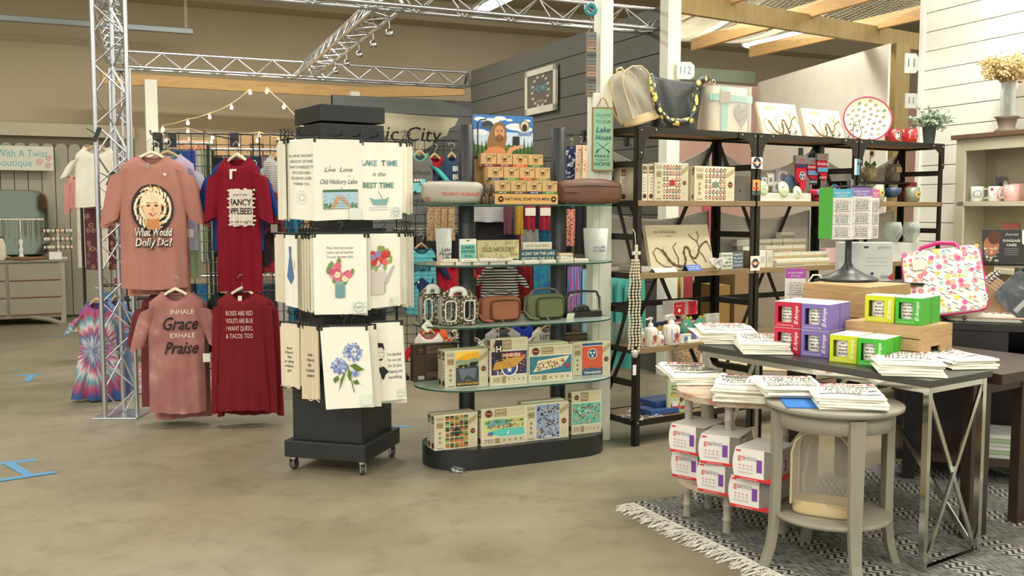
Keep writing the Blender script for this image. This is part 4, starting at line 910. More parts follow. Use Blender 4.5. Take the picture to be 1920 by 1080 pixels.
# ================================================================ CLOTHES AND BOOTHS AT THE BACK
def cloth(c,name='fabric',var=.1):return mat(c,.85,0,var,7,.3,260,.2)
def hanger(t,w,z,col,y=0,clip=False):
 hm=mat(col,.5)
 MB().path([(-w,y,z-.075),(-w*.75,y,z-.045),(-w*.3,y,z-.008),(0,y,z+.01),(w*.3,y,z-.008),(w*.75,y,z-.045),(w,y,z-.075)],[.006,.009,.010,.012,.010,.009,.006],8).build('hanger',hm,t)
 MB().path([(0,y,z+.01),(0,y,z+.04),(.018,y,z+.055),(.02,y,z+.08),(0,y,z+.095),(-.02,y,z+.085),(-.022,y,z+.07)],.0025,6).build('hanger_hook',CHROME,t)
def tee(label,x0,y0,x1,y1,Y,deg,m,pf=None,sl=.22,sdx=.09,sw=.19,long=False,flare=1.03,col=None,hcol=(196,160,112),d=.055,sleeve_m=None,neck=.085,dip=.06,collar=None,name='tee_shirt',cat='shirt',group=None,rip=.008,tagn=False,waist=1.0,sleeves=(1,-1)):
 th=radians(deg);p0=at((x0+x1)/2,y0,Y);a=vplane(p0,th,x0,(y0+y1)/2);b_=vplane(p0,th,x1,(y0+y1)/2)
 w=(b_-a).length;h=p0.z-vplane(p0,th,(x0+x1)/2,y1).z
 t=thing(name,label,cat,(p0.x,p0.y,p0.z-h),th,group);R=random.Random(int(x0*7+y0));ph=R.uniform(0,6);m=cloth(m)if isinstance(m,tuple)else m
 nk=min(neck,w*.3)
 sh=min(.06,h*.12)
 def hw(z):
  if z>h-sh:return w/2*.94+(nk-w/2*.94)*((z-h+sh)/sh)
  f=z/(h-sh);return w/2*(flare+(waist-flare)*min(1,f*1.8))*(1-.06*max(0,f-.75)*4)
 def hd(z):return d*(.55+.45*(1-z/h))*(1 if z<h-sh else 1-.3*(z-h+sh)/sh)
 def fy(x,z,sgn=-1):
  X=max(-1,min(1,x/hw(z)));f=1-z/h
  return sgn*hd(z)*(1-abs(X)**2.6)**.6-rip*(.1+f*1.7)*(sin(2*pi*X*2.2+ph+f)+.5*sin(9*X*X*(1 if X>0 else-1)+ph*3-3*f))*(1-X*X)-.004*sin(26*(z+abs(x))+ph)*(abs(X)**2)
 zs=[h*k/16 for k in range(16)];zs=[z for z in zs if z<h-sh-.01]+[h-sh+sh*k/5 for k in range(6)];n=22;rings=[]
 for z in zs:
  r=[]
  k=max(0,(z-h+sh)/sh)
  for i in range(2*n):
   f=i<n;u=(i/n if f else 2-i/n)*2-1;u=sin(u*pi/2);x=u*hw(z)
   dz=-(dip if f else dip*.25)*k*max(0,1-(x/nk)**2)
   if z==0:dz+=.006*sin(3*u+ph)
   r.append((x,fy(x,z,-1 if f else 1),z+dz))
  rings.append(r)
 MB().loft(rings,0,False).build('body',m,t)
 MB().path(rings[-1],.006,6,closed=True).build('collar',collar or m,t)
 smt=sleeve_m or m
 for k in sleeves:
  ax,az=k*w*.44,h-sh*1.0-.035;L_=h*.9 if long else sl;dx=sdx if not long else w*.12
  rr=[]
  for j in range(9):
   f=j/8;wd=sw*(1-.25*f)*(.75 if long else 1);cx=ax+k*dx*(f**.8);cz=az-L_*f-(0 if not long else 0)
   q=[]
   for i in range(16):
    a2=2*pi*i/16;ex,ey=cos(a2)*wd*.5,sin(a2)*.028
    tl=.75*(1-.5*f)if not long else 1.2
    q.append((cx+k*ex*cos(tl-.9+f*.3)*.62,ey+.006*sin(5*a2+3*f)-.004,cz+ex*.28*(-1)*(1 if not long else .3)))
   rr.append(q)
  MB().loft(rr,0,True).build('sleeve',smt,t)
 if hcol:hanger(t,w*.36,h+.012,hcol)
 if pf:
  p=Pr(.0004);pf(p,w,h);p.build('printed_design',t,lambda u,v,l:(u,fy(u,v)-.012-l,v))
 if tagn:MB().box(w*.47,-.05,h*.42,w*.47+.045,-.048,h*.42+.055).build('price_tag',mat((232,226,206),.6),t)
 return t
def pf_dolly(p,w,h):
 cx,cy,s=0,h*.62,w*.66
 blk,crm,org=(44,40,44),(240,226,190),(214,150,84)
 hair=[(cx+s*.42*sin(a)*(1.0+.1*sin(6*a))*(1.15 if cos(a)<-.3 else 1),cy+s*.5*cos(a)*(1.25 if cos(a)<0 else 1))for a in[2*pi*k/28 for k in range(28)]]
 p.disc(cx,cy-s*.05,s*.48,blk,s*.58,28);p.disc(cx,cy-s*.04,s*.43,crm,s*.52,28)
 for k in range(12):a=2*pi*k/12+.3;p.line([(cx+s*.2*sin(a),cy+s*.25*cos(a)),(cx+s*.32*sin(a+.3),cy+s*.42*cos(a+.3)),(cx+s*.38*sin(a+.1),cy+s*.52*cos(a+.1))],s*.03,org)
 p.line([(cx-s*.25,cy+s*.42),(cx,cy+s*.5),(cx+s*.27,cy+s*.4)],s*.07,blk)
 p.poly([(cx-s*.14,cy-s*.3),(cx-s*.12,cy-s*.55),(cx+s*.2,cy-s*.55),(cx+s*.12,cy-s*.3)],(206,140,90));p.disc(cx,cy-s*.03,s*.21,(236,196,150),s*.3,20)
 p.disc(cx,cy+s*.22,s*.22,crm,s*.12,14);p.disc(cx-s*.17,cy+s*.12,s*.1,crm);p.disc(cx+s*.17,cy+s*.14,s*.09,crm)
 for x in(-.09,.09):p.disc(cx+s*x,cy+s*.02,s*.045,blk,s*.022,10);p.line([(cx+s*(x-.05),cy+s*.08),(cx+s*(x+.05),cy+s*.085)],s*.014,(120,80,50))
 p.poly([(cx+s*.0,cy+s*.0),(cx-s*.02,cy-s*.1),(cx+s*.025,cy-s*.1)],(206,150,104));p.poly([(cx-s*.1,cy-s*.15),(cx,cy-s*.17),(cx+s*.1,cy-s*.14),(cx,cy-s*.24)],(190,70,60));p.poly([(cx-s*.07,cy-s*.16),(cx,cy-s*.175),(cx+s*.07,cy-s*.155),(cx,cy-s*.21)],(244,238,224))
 for k,(tx,y,ww)in enumerate((('What Would',-.62,.84),('Dolly Do?',-.86,.84))):
  p.text(tx,cx+.004,cy+s*y-.004,s*.27,blk,.2,.05,wid=s*ww);p.text(tx,cx,cy+s*y,s*.27,(240,232,214),.2,.025,wid=s*ww)
 p.disc(s*.3,h*.86,.009,(226,220,200));p.rect(-.03,h*.905,-.012,h*.945,(150,146,140))
def pf_fancy(p,w,h):
 R=random.Random(3);pts=[]
 x0,x1,y0,y1=-w*.12,w*.4,h*.5,h*.76
 for k in range(10):pts.append((x0+(x1-x0)*k/10,y1+R.uniform(-.006,.006)))
 for k in range(8):pts.append((x1+R.uniform(-.012,.01),y1-(y1-y0)*k/8))
 for k in range(10):pts.append((x1-(x1-x0)*k/10,y0+R.uniform(-.006,.006)))
 for k in range(8):pts.append((x0+R.uniform(-.01,.01),y0+(y1-y0)*k/8))
 [p.disc(a,b_,.012,(226,214,198),.007,6)for a,b_ in pts];p.rect(x0+.002,y0+.002,x1-.002,y1-.002,(226,214,198),10);c=(x0+x1)/2;p.l+=14
 p.text('yeah we',c,y1-.03,.026,(90,70,70),.3);p.text('FANCY',c,y1-.08,.055,(50,36,34),bold=.025,wid=w*.44);p.text('APPLEBEES',c,y1-.135,.055,(50,36,34),bold=.025,wid=w*.48);p.text('on date night',c,y0+.02,.026,(90,70,70),.3)
 p.rect(-.03,h*.84,-.008,h*.91,(232,226,210));p.rect(-.03,h*.9,.02,h*.915,(236,230,216))
def pf_grace(p,w,h):
 p.text('INHALE',w*.12,h*.84,h*.055,(236,222,206));p.text('Grace',w*.06,h*.74,h*.15,(46,34,36),.35,.015,wid=w*.62);p.text('EXHALE',w*.12,h*.645,h*.055,(236,222,206));p.text('Praise',w*.08,h*.54,h*.14,(46,34,36),.35,.015,wid=w*.6)
def pf_roses(p,w,h):p.lines(['ROSES ARE RED','VIOLETS ARE BLUE','I WANT QUESO,','& TACOS TOO'],-w*.04,h*.82,h*.055,(236,206,196),1.15,wid=w*.5);p.rect(-.02,h*.925,.004,h*.965,(220,210,200))
td_mauve=ramp_mat('mauve_dye',[(0,(140,88,84)),(.48,(160,106,100)),(.62,(172,120,112)),(.74,(206,166,156))],'noise',6,.85,3,.4)
def spiral_mat():
 m,b=newmat('spiral_dye');N,L=nodes(m);b.inputs['Roughness'].default_value=.85;tc=N.new('ShaderNodeTexCoord');mp=N.new('ShaderNodeMapping');mp.inputs['Location'].default_value=(.02,0,-.36);mp.inputs['Scale'].default_value=(1,0,1)
 L.new(tc.outputs['Object'],mp.inputs[0]);ln=N.new('ShaderNodeVectorMath');ln.operation='LENGTH';L.new(mp.outputs[0],ln.inputs[0]);nrm=N.new('ShaderNodeVectorMath');nrm.operation='NORMALIZE';L.new(mp.outputs[0],nrm.inputs[0])
 nz=N.new('ShaderNodeTexNoise');nz.inputs['Scale'].default_value=9;nz.inputs['Detail'].default_value=4;L.new(nrm.outputs[0],nz.inputs[0]);n2=N.new('ShaderNodeTexNoise');n2.inputs['Scale'].default_value=3;L.new(tc.outputs['Object'],n2.inputs[0])
 a=N.new('ShaderNodeMath');a.operation='MULTIPLY_ADD';a.inputs[1].default_value=.3;L.new(nz.outputs[0],a.inputs[0]);L.new(ln.outputs[1],a.inputs[2]);a2=N.new('ShaderNodeMath');a2.operation='MULTIPLY_ADD';a2.inputs[1].default_value=.2;L.new(n2.outputs[0],a2.inputs[0]);L.new(a.outputs[0],a2.inputs[2])
 cr=N.new('ShaderNodeValToRGB');e=cr.color_ramp.elements
 st=[(.24,(50,80,130)),(.29,(206,206,216)),(.33,(60,110,150)),(.38,(206,100,126)),(.42,(222,214,214)),(.47,(96,160,170)),(.52,(190,80,110)),(.6,(52,84,138)),(.75,(60,96,150))]
 while len(e)<len(st):e.new(.5)
 for i,(p_,c)in enumerate(st):e[i].position=p_;e[i].color=lin(c)
 L.new(a2.outputs[0],cr.inputs[0]);L.new(cr.outputs[0],b.inputs['Base Color']);return m
td_spiral=spiral_mat()
td_pastel=ramp_mat('pastel_dye',[(0,(132,176,190)),(.4,(170,186,200)),(.6,(196,160,190)),(1,(150,190,170))],'noise',4,.85,2,1)
td_green=ramp_mat('green_dye',[(0,(120,156,128)),(.5,(160,180,140)),(1,(190,190,160))],'noise',4,.85)
td_redblk=ramp_mat('red_black_dye',[(0,(24,22,28)),(.45,(40,26,34)),(.55,(140,30,40)),(1,(170,40,50))],'noise',5,.85,2,2)
td_blue=ramp_mat('blue_purple_dye',[(0,(30,40,110)),(.4,(40,90,150)),(.55,(30,130,140)),(.7,(80,50,130)),(1,(40,40,90))],'noise',7,.85,2,2)
td_pink=ramp_mat('pink_blue_dye',[(0,(60,100,170)),(.4,(100,140,200)),(.5,(206,60,110)),(.8,(226,120,150)),(1,(80,90,160))],'wave',6,.85,2,3)
leopard=ramp_mat('leopard_cloth',[(0,(50,38,30)),(.28,(70,52,40)),(.34,(176,146,110)),(1,(196,168,130))],'voro',70,.85,interp='CONSTANT')
pinkleo=ramp_mat('pink_leopard_cloth',[(0,(60,40,40)),(.3,(70,46,44)),(.36,(220,146,124)),(1,(226,160,140))],'voro',60,.85,interp='CONSTANT')
floral=ramp_mat('floral_cloth',[(0,(150,50,60)),(.3,(216,206,190)),(.55,(226,216,196)),(.7,(90,110,120)),(1,(170,60,60))],'noise',26,.85,2,1,interp='CONSTANT')
creamflo=ramp_mat('cream_floral_cloth',[(0,(200,120,90)),(.38,(230,206,176)),(.6,(232,212,184)),(.66,(120,100,110)),(1,(200,140,110))],'noise',34,.85,2,1,interp='CONSTANT')
navyflo=ramp_mat('navy_floral_cloth',[(0,(40,50,90)),(.5,(46,56,100)),(.56,(220,220,214)),(1,(206,150,140))],'noise',30,.85,2,1,interp='CONSTANT')
maroonpat=ramp_mat('maroon_medallion_cloth',[(0,(190,150,120)),(.16,(90,44,50)),(.3,(190,150,120)),(.36,(92,46,52)),(1,(84,40,46))],'voro',18,.85,interp='CONSTANT')
def stripes(name,c1,c2,n,hor=True):return ramp_mat(name,[(0,c1),(.5,c2)],'wave',n,.85,0,0,interp='CONSTANT',vec=(0,0,1)if hor else(1,0,0))
def stripes(name,c1,c2,n,hor=True):
 if(name,)in MC:return MC[(name,)]
 m,b=newmat(name);N,L=nodes(m);b.inputs['Roughness'].default_value=.85
 tc=N.new('ShaderNodeTexCoord');w=N.new('ShaderNodeTexWave');w.bands_direction='Z' if hor else 'X';w.inputs['Scale'].default_value=n;w.inputs['Distortion'].default_value=1.2;w.inputs['Detail'].default_value=1;w.inputs['Detail Scale'].default_value=.6
 L.new(tc.outputs['Object'],w.inputs['Vector']);r=N.new('ShaderNodeValToRGB');r.color_ramp.interpolation='CONSTANT';e=r.color_ramp.elements;e[0].color=lin(c1);e[1].position=.5;e[1].color=lin(c2)
 L.new(w.outputs['Fac'],r.inputs[0]);L.new(r.outputs[0],b.inputs['Base Color']);MC[(name,)]=m;return m
plaid=ramp_mat('red_plaid',[(0,(30,22,26)),(.5,(150,30,40))],'voro',16,.85)
# --- front tees
pink=cloth((180,126,112));red=cloth((130,20,38));red2=cloth((122,30,38))
tee('pink tee shirt with smiling blonde woman portrait and white bubble lettering',222,292,347,541,6.30,14,pink,pf_dolly,sl=.33,sdx=.09,sw=.24,hcol=(226,214,186))
tee('second pink tee shirt hanging directly behind the portrait one',234,296,350,552,6.40,14,cloth((190,130,112)),None,sl=.34,sdx=.12,sw=.22,hcol=(226,214,186),tagn=True)
tee('pastel blue and lavender tie-dye tee behind the pink tees',262,290,366,470,6.55,16,td_pastel,None,sl=.27,sdx=.1,sw=.2,tagn=True)
tee('pale green tie-dye tee lowest behind the pink tees',300,330,372,522,6.7,16,td_green,None,sl=.2,hcol=None)
tee('bright red tee shirt with torn white patch and FANCY lettering',404,296,486,545,6.28,-14,red,pf_fancy,sl=.30,sdx=.06,sw=.22,hcol=(226,214,186),rip=.012)
tee('blue tee shirt behind the bright red tee',396,298,490,470,6.42,-10,cloth((34,62,130)),None,sl=.26,sdx=.1,sw=.2)
tee('black and red tie-dye shirt behind right side of the bright red tee',440,330,512,512,6.6,-4,td_redblk,None,sl=.3,sdx=.06,tagn=True)
tee('white and grey striped top between red tee and towel spinner',492,292,560,395,6.7,20,stripes('grey_pinstripe',(220,216,204),(126,126,124),26),None,sl=.16)
tee('mauve tie-dye tee shirt with grace and praise lettering',276,548,382,772,6.22,12,td_mauve,pf_grace,sl=.26,sdx=.09,sw=.2,hcol=(226,214,186),tagn=True)
tee('second mauve tee shirt peeping out behind the lettered one',286,550,390,782,6.32,14,td_mauve,None,sl=.24,sdx=.07,hcol=None)
tee('maroon tee shirt furthest behind the mauve ones',262,548,372,760,6.42,14,cloth((112,54,62)),None,sl=.24,sdx=.07,hcol=None)
tee('long sleeved red shirt with verse about tacos',404,546,504,768,6.22,6,red2,pf_roses,long=True,sw=.16,hcol=(226,214,186),flare=1.12)
tee('second long sleeved red shirt behind the verse one',416,550,516,774,6.34,6,red2,None,long=True,sw=.16,hcol=None)
tee('dark grey shirt showing left of the long red shirts',388,548,470,660,6.46,6,cloth((44,46,46)),None,sl=.22,sdx=.1,hcol=None)
# --- left group
tee('white short sleeved blouse above patterned leggings',139,277,222,388,8.1,18,cloth((228,224,206)),None,sl=.15,sdx=.1,sw=.16,neck=.1)
tee('pink blouse behind the white one at far left',126,330,160,392,8.4,30,cloth((214,150,140)),None,long=True,sw=.18,name='blouse')
def flatgarment(name,label,cat,x0,y0,x1,y1,Y,deg,m,amp=.012,waves=2,taper=1.0,group=None,legs=False,hang=True,d=.02):
 th=radians(deg);p0=at(x0,y0,Y);q=vplane(p0,th,x1,y0);w=(q-p0).length;h=p0.z-vplane(p0,th,(x0+x1)/2,y1).z
 t=thing(name,label,cat,(p0.x,p0.y,p0.z-h),th,group);m=cloth(m)if isinstance(m,tuple)else m;ph=(x0*13+y0)%6.28
 rings=[]
 for j in range(9):
  f=1-j/8;k=1+(taper-1)*f;r=[]
  for i in range(28):
   a=2*pi*i/28;u=cos(a);r.append((w/2+w/2*k*u,d*sin(a)*(1 if abs(u)<.9 else .6)+amp*(.3+f)*sin(waves*pi*u+ph),h*(1-f)-0 if False else h*(1-f)+.0))
  rings.append(r)
 rings=rings[::-1]if False else rings
 MB().loft([[(x,y,h*j/8 if j else .004*sin(x*40))for x,y,z in rings[j]]for j in range(9)],0).build('body',m,t)
 if hang:
  MB().tube((w*.1,0,h+.008),(w*.9,0,h+.008),.005,6).build('hanger_bar',BLACK,t)
  MB().path([(w/2,0,h+.008),(w/2,0,h+.04),(w/2+.015,0,h+.06),(w/2,0,h+.075),(w/2-.015,0,h+.065)],.0025,6).build('hanger_hook',CHROME,t)
 return t
flatgarment('leggings','red floral leggings hanging left of the medallion ones','leggings',144,388,160,502,8.35,10,floral,taper=1.1)
flatgarment('leggings','dark maroon medallion leggings, left of the truss column','leggings',157,390,188,506,8.2,10,maroonpat)
flatgarment('leggings','maroon and white floral leggings behind the truss column','leggings',186,394,202,500,8.2,10,floral)
flatgarment('leggings','dark maroon medallion leggings, right of the truss column','leggings',200,392,232,506,8.25,10,maroonpat)
tee('spiral tie-dye dress in blue pink and white at left of truss column',150,566,212,748,7.1,12,td_spiral,None,sl=.13,sdx=.10,sw=.16,flare=1.75,waist=1.12,name='dress',cat='dress',rip=.022,tagn=False)
MBt=thing('hang_tag','small pale price tag hanging at the tie-dye dress shoulder','tag',at(130,622,7.06),.2);MB().box(0,0,0,.055,.001,.06).build('card',mat((226,220,200),.6),MBt);Pr().text('Noelle',.028,.03,.016,(90,90,90),.3).build('lettering',MBt)
tee('blue tie-dye dress behind the spiral one',196,560,240,740,7.35,12,ramp_mat('blue_dye',[(0,(60,84,140)),(1,(140,160,200))],'noise',5),None,sl=.1,flare=1.4,name='dress',cat='dress')
def shelf_stuff():
 t=thing('accessory_stand','small black stand of bagged accessories behind the truss column','stand',at(188,590,8.9),.35)
 for z in(0,.12,.25):MB().box(0,0,z,.62,.3,z+.012).build('shelf',BLACK,t)
 for x in(.0,.6):MB().box(x,0,-.6,x+.02,.3,.4).build('side_frame',BLACK,t)
 for i in range(6):
  k=thing('accessory_pack',('blue','crimson','pale grey','purple','charcoal','brick red')[i]+' wrapped accessory pack on black stand behind truss column','package',at(188,590,8.9)+Matrix.Rotation(.35,3,'Z')@Vector((.03+.1*i,-.01,.262 if i%2 else .132)),.35,'accessory packs on the black stand')
  MB().box(0,0,0,.085,.04,.07).build('pack',mat([(70,130,180),(180,60,90),(210,206,196),(120,60,140),(60,60,66),(190,80,60)][i],.4),k,bevel=.006)
shelf_stuff()
# --- gridwall panels
def gridwall(label,px0,px1,ytop,Y,deg,zbot=.25,step=.076):
 th=radians(deg);p0=at(px0,ytop,Y);q=vplane(p0,th,px1,ytop);w=(q-p0).length;h=p0.z-zbot
 t=thing('gridwall_panel',label,'wire panel',(p0.x,p0.y,zbot),th);n=int(w/step);mm=int(h/step)
 fr=MB()
 for a,b_ in(((0,0,0),(0,0,h)),((w,0,0),(w,0,h)),((0,0,0),(w,0,0)),((0,0,h),(w,0,h))):fr.tube(a,b_,.005,6)
 fr.build('outer_frame',WIRE,t);g=MB()
 for i in range(1,n):g.tube((w*i/n,0,0),(w*i/n,0,h),.0028,4)
 for j in range(1,mm):g.tube((0,.004,h*j/mm),(w,.004,h*j/mm),.0028,4)
 g.build('wire_grid',WIRE,t)['kind']='stuff'
 for x in(.05,w-.05):MB().tube((x,0,0),(x,0,-zbot+.02),.012,8).build('leg',WIRE,t);MB().bar((x,-.2,-zbot+.015),(x,.2,-zbot+.015),.03,.03).build('foot',WIRE,t)
 return t
gridwall('black wire panel behind the pink and red tee shirts',287,474,249,6.95,14,.25)
gridwall('black wire panel between red tees and towel spinner',486,566,252,7.3,14,.25)
gridwall('black wire panel behind left end of the glass shelf display',742,884,262,8.15,14,.12)
gridwall('black wire panel behind middle of the glass shelf display',890,1070,300,8.7,14,.12)
def faceout(label,px,py,Y,deg,L_=.3):
 t=thing('faceout_arm',label,'hook',at(px,py,Y),radians(deg));MB().box(-.03,0,-.05,.03,.02,.05).build('clip_plate',BLACK,t,bevel=.004)
 MB().path([(0,0,0),(0,-L_,.012),(0,-L_-.01,.03)],.006,8).build('arm',CHROME,t)
faceout('chrome display arm above the portrait pink tee',296,262,6.9,14,.45);faceout('chrome display arm with black plate left of the bright red tee',322,262,6.9,14)
faceout('chrome display arm above the bright red tee',438,262,6.9,-8,.45);faceout('black arm on grey wall left of the lake house sign',1092,254,vplane(GS.p(0,-.02),GS.th,1092,254).y,-66,.3);faceout('black arm on grey wall right of the lake house sign',1172,262,vplane(GS.p(0,-.02),GS.th,1172,262).y,-66,.3)
# clips on the truss
for lab,px,py in(('black spring clip on truss column near top of blouse',182,252),('black spring clip on truss column by blouse hem',208,335)):
 t=thing('spring_clip',lab,'clip',at(px,py,6.42),.3,rot=(0,.4,.3))
 MB().box(-.014,-.01,-.05,.014,0,.05).build('jaw',BLACK,t,bevel=.003);MB().tube((0,-.012,0),(-.07,-.012,.01),.003,6).build('handle_wire',BLACK,t)
# --- background garments behind the display
def pf_truck(p,w,h):
 k=(36,36,38);p.text('CUTTIN FOR',0,h*.68,h*.08,k,wid=w*.75);c=(120,196,196);p.rect(-w*.3,h*.42,w*.1,h*.52,c);p.rect(-w*.3,h*.36,w*.38,h*.46,c);p.rect(w*.0,h*.5,w*.18,h*.58,c);[p.disc(w*x,h*.36,w*.06,k)for x in(-.2,.26)]
 for k2 in range(3):p.disc(-w*.2+w*.11*k2,h*.56,w*.05,(226,222,210));
 p.text('THE BIKES',0,h*.22,h*.08,k,wid=w*.7)
def pf_shark(p,w,h):
 k=(30,44,84);p.text('Shark',w*.0,h*.68,h*.12,k,.2,.02);p.poly([(-w*.3,h*.45),(0,h*.55),(w*.28,h*.44),(w*.4,h*.56),(w*.38,h*.36),(w*.1,h*.34),(-w*.05,h*.2),(-w*.1,h*.36)],k);p.disc(-w*.12,h*.48,w*.04,(230,230,220))
ring_t=cloth((84,190,184));
tee('grey raglan kids tee with turquoise sleeves and blue truck',762,288,812,402,7.98,10,cloth((110,108,104)),pf_truck,sl=.16,sdx=.15,sw=.17,sleeve_m=ring_t,collar=ring_t)
tee('navy sweatshirt with white lettering behind left display pole',828,292,866,382,8.06,10,cloth((54,72,96)),lambda p,w,h:p.lines(['BU','BU','MO'],w*.22,h*.72,h*.15,(226,224,214),1.15,bold=.02),sl=.18)
tee('red tee just behind the raglan kids tee',790,294,840,380,8.08,10,cloth((170,36,50)),None,sl=.12)
tee('turquoise striped kids tee with navy shark and navy sleeves',762,462,818,588,7.98,10,stripes('turquoise_stripe',(70,156,168),(100,180,184),9),pf_shark,sl=.16,sdx=.1,sw=.17,sleeve_m=cloth((34,42,72)),collar=cloth((34,42,72)))
tee('red tee with white scalloped collar below shelf of tumblers',816,470,872,552,8.06,10,cloth((166,30,48)),lambda p,w,h:[p.disc(w*(.1+.07*k),h*(.84-.02*k),w*.05,(230,224,214))for k in range(4)],sl=.14)
tee('white kids tee with red sleeves and yellow print, low behind display',776,622,832,742,7.96,12,cloth((224,220,206)),lambda p,w,h:(p.disc(-w*.2,h*.6,w*.12,(190,50,60)),p.disc(-w*.2,h*.4,w*.13,(60,80,150)),p.rect(-w*.4,h*.18,0,h*.3,(226,190,50))),sl=.16,sdx=.12,sleeve_m=cloth((190,40,56)),collar=cloth((190,40,56)))
tee('orange tee behind the white kids tee with red sleeves',790,614,840,700,8.06,12,cloth((220,104,60)),None,sl=.14)
tee('black and white wavy striped top behind the brown handbag',902,498,972,556,8.55,8,stripes('bold_stripe',(30,30,32),(216,212,200),13),None,sl=.12,sdx=.08)
tee('dark green patterned top low behind the snakeskin bags',842,616,888,668,8.1,8,ramp_mat('zebra',[(0,(30,34,30)),(.5,(210,206,180))],'noise',18,.85,2,3,interp='CONSTANT'),None,sl=.1)
tee('grey tee with white print between the display poles',908,616,978,700,8.55,8,cloth((176,174,168)),lambda p,w,h:p.disc(0,h*.7,w*.25,(60,60,60)),sl=.12)
tee('pale tee with LITTLE lettering behind right display pole',996,614,1058,690,8.55,8,cloth((216,212,198)),lambda p,w,h:p.lines(['LITTLE','Out'],0,h*.78,h*.16,(50,50,50),wid=w*.5),sl=.1)
tee('royal blue tee between the handbags at back',960,606,1000,690,8.6,8,cloth((40,60,150)),None,sl=.12)
fg=flatgarment
for i in range(6):fg('leggings','leopard print leggings, %s of six in the row behind left display pole'%ORD[i],'leggings',800+13*i-(40 if i>3 else 0),388,814+13*i-(40 if i>3 else 0),452,7.9+.02*i,30,leopard,group='leopard leggings behind left display pole')
fg('cardigan','black cardigan below the leopard leggings','cardigan',820,440,872,500,8.0,10,(34,32,34))
fg('striped_cloth','folded white cloth with navy pinstripes between the poles','cloth',888,388,955,416,8.1,14,stripes('navy_pin',(222,220,212),(60,64,90),42),hang=True)
fg('skirt','dark charcoal skirt between the display poles','skirt',888,410,962,470,8.2,10,(46,44,46))
fg('plaid_shirt','red and black plaid shirt at left between the poles','shirt',886,432,930,560,8.66,10,plaid,amp=.02)
fg('plaid_shirt','red and black plaid shirt at right between the poles','shirt',972,440,1000,560,8.66,10,plaid,amp=.02)
fg('top','blue and violet tie-dye top beside right display pole','top',1000,432,1034,600,8.2,10,td_blue,amp=.02)
fg('top','grey wrap top beside the plaid shirts','top',976,430,1010,470,8.1,10,(130,128,122),amp=.02)
fg('pants','navy pants behind the OLD HICKORY sign','pants',930,440,972,500,8.35,10,(40,44,70))
for i,(x,c)in enumerate(((966,(176,140,50)),(1036,(86,90,60)),(944,(104,60,70)))):fg('scarf',('mustard','olive','plum')[i]+' cloth hanging between the display poles','scarf',x,386,x+16,440,8.1,10,c)
for k,x in enumerate((984,1012)):
 t=fg('boot_socks',('left' if k==0 else 'right')+' of two maroon and white knit sock pairs under top glass shelf','socks',x,384,x+20,432,8.1,8,(150,36,54),hang=False);MB().box(.0,-.03,.12,.085,-.022,.185).build('white_cuff',mat((222,214,200),.9),t)
fg('blouse','navy and white floral blouse hanging right of display pole','blouse',1060,276,1084,350,8.4,20,navyflo,amp=.02)
for i,x in enumerate((1080,1092)):fg('blouse',('nearer' if i else 'farther')+' of two cream floral blouses left of lake house sign','blouse',x,272,x+20,352,8.3-.05*i,20,creamflo,amp=.02,taper=1.2)
fg('leggings','pink leopard leggings right of display pole','leggings',1062,392,1082,462,8.3,10,pinkleo)
fg('jacket','black jacket behind right display pole','jacket',1078,376,1104,476,8.3,10,(44,40,42))
fg('dress','pink and blue tie-dye dress behind the clear tote','dress',1064,500,1092,600,8.1,10,td_pink,amp=.02);fg('dress','pale aqua dress beside white post behind clear tote','dress',1092,505,1108,680,8.1,10,(150,200,206),amp=.02)
fg('dress','teal dress with pale hem low behind the olive handbag','dress',1034,590,1062,640,8.4,10,(60,110,120))
for i in range(4):fg('turquoise_shirt',ORD[i]+' from left of the turquoise shirts hanging behind the pearl strands','shirt',1144+15*i,512+4*i,1162+15*i,622+18*(i%2),7.9-.08*i,40,(104,196,184),amp=.025,group='turquoise shirts behind the pearl strands')
fg('turquoise_skirt','turquoise skirt below the turquoise shirts','skirt',1146,622,1192,690,7.9,20,(88,176,168),amp=.03)
fg('paper_garment_bag','tall kraft paper garment bag behind left display pole','bag',884,258,912,345,8.1,10,(150,126,92),amp=.004,d=.03)
# rails of garments farther back behind the tees
pal=[(120,170,170),(90,120,160),(200,190,176),(150,60,70),(60,110,110),(40,60,130),(180,120,120),(90,90,96),(206,200,190),(60,150,150)]
def rail(label,px0,px1,py,Y,deg,n,hpx,grp,names,ms=None,seed=0):
 th=radians(deg);p0=at(px0,py,Y);q=vplane(p0,th,px1,py);t=thing('garment_rail',label,'rail',p0,th);w=(q-p0).length
 MB().tube((0,0,0),(w,0,0),.012,10).build('bar',CHROME,t)
 for x in(.01,w-.01):MB().tube((x,0,0),(x,0,-p0.z+.01),.012,8).build('upright',BLACK,t)
 R=random.Random(seed)
 for i in range(n):
  x=px0+(px1-px0)*(i+.15)/n;m_=(ms or pal)[R.randrange(len(ms or pal))]
  fg('garment',names+', '+ORD[i]+' from left','garment',x,py+14,x+(px1-px0)/n*1.12,py+hpx*R.uniform(.82,1.05),at(x,py,Y).y+0*i+R.uniform(-.03,.03)+(x-px0)/(px1-px0)*w*sin(th),deg+18,m_,amp=.02,group=grp)
rail('chrome garment rail behind the wire panel of pink tees',300,392,268,8.6,14,6,240,'garments on rail behind pink tees','garment on rail seen through the wire panel between pink and red tees',[(150,190,190),(120,170,180),(60,80,170),td_green,td_blue,(200,196,186)],3)
rail('chrome garment rail behind the bright red tee',396,560,280,8.9,14,9,230,'garments on rail behind red tee','garment on rail seen behind the bright red tee',[(60,70,100),td_blue,(90,60,70),(140,120,130),(50,50,54),(110,180,160)],5)
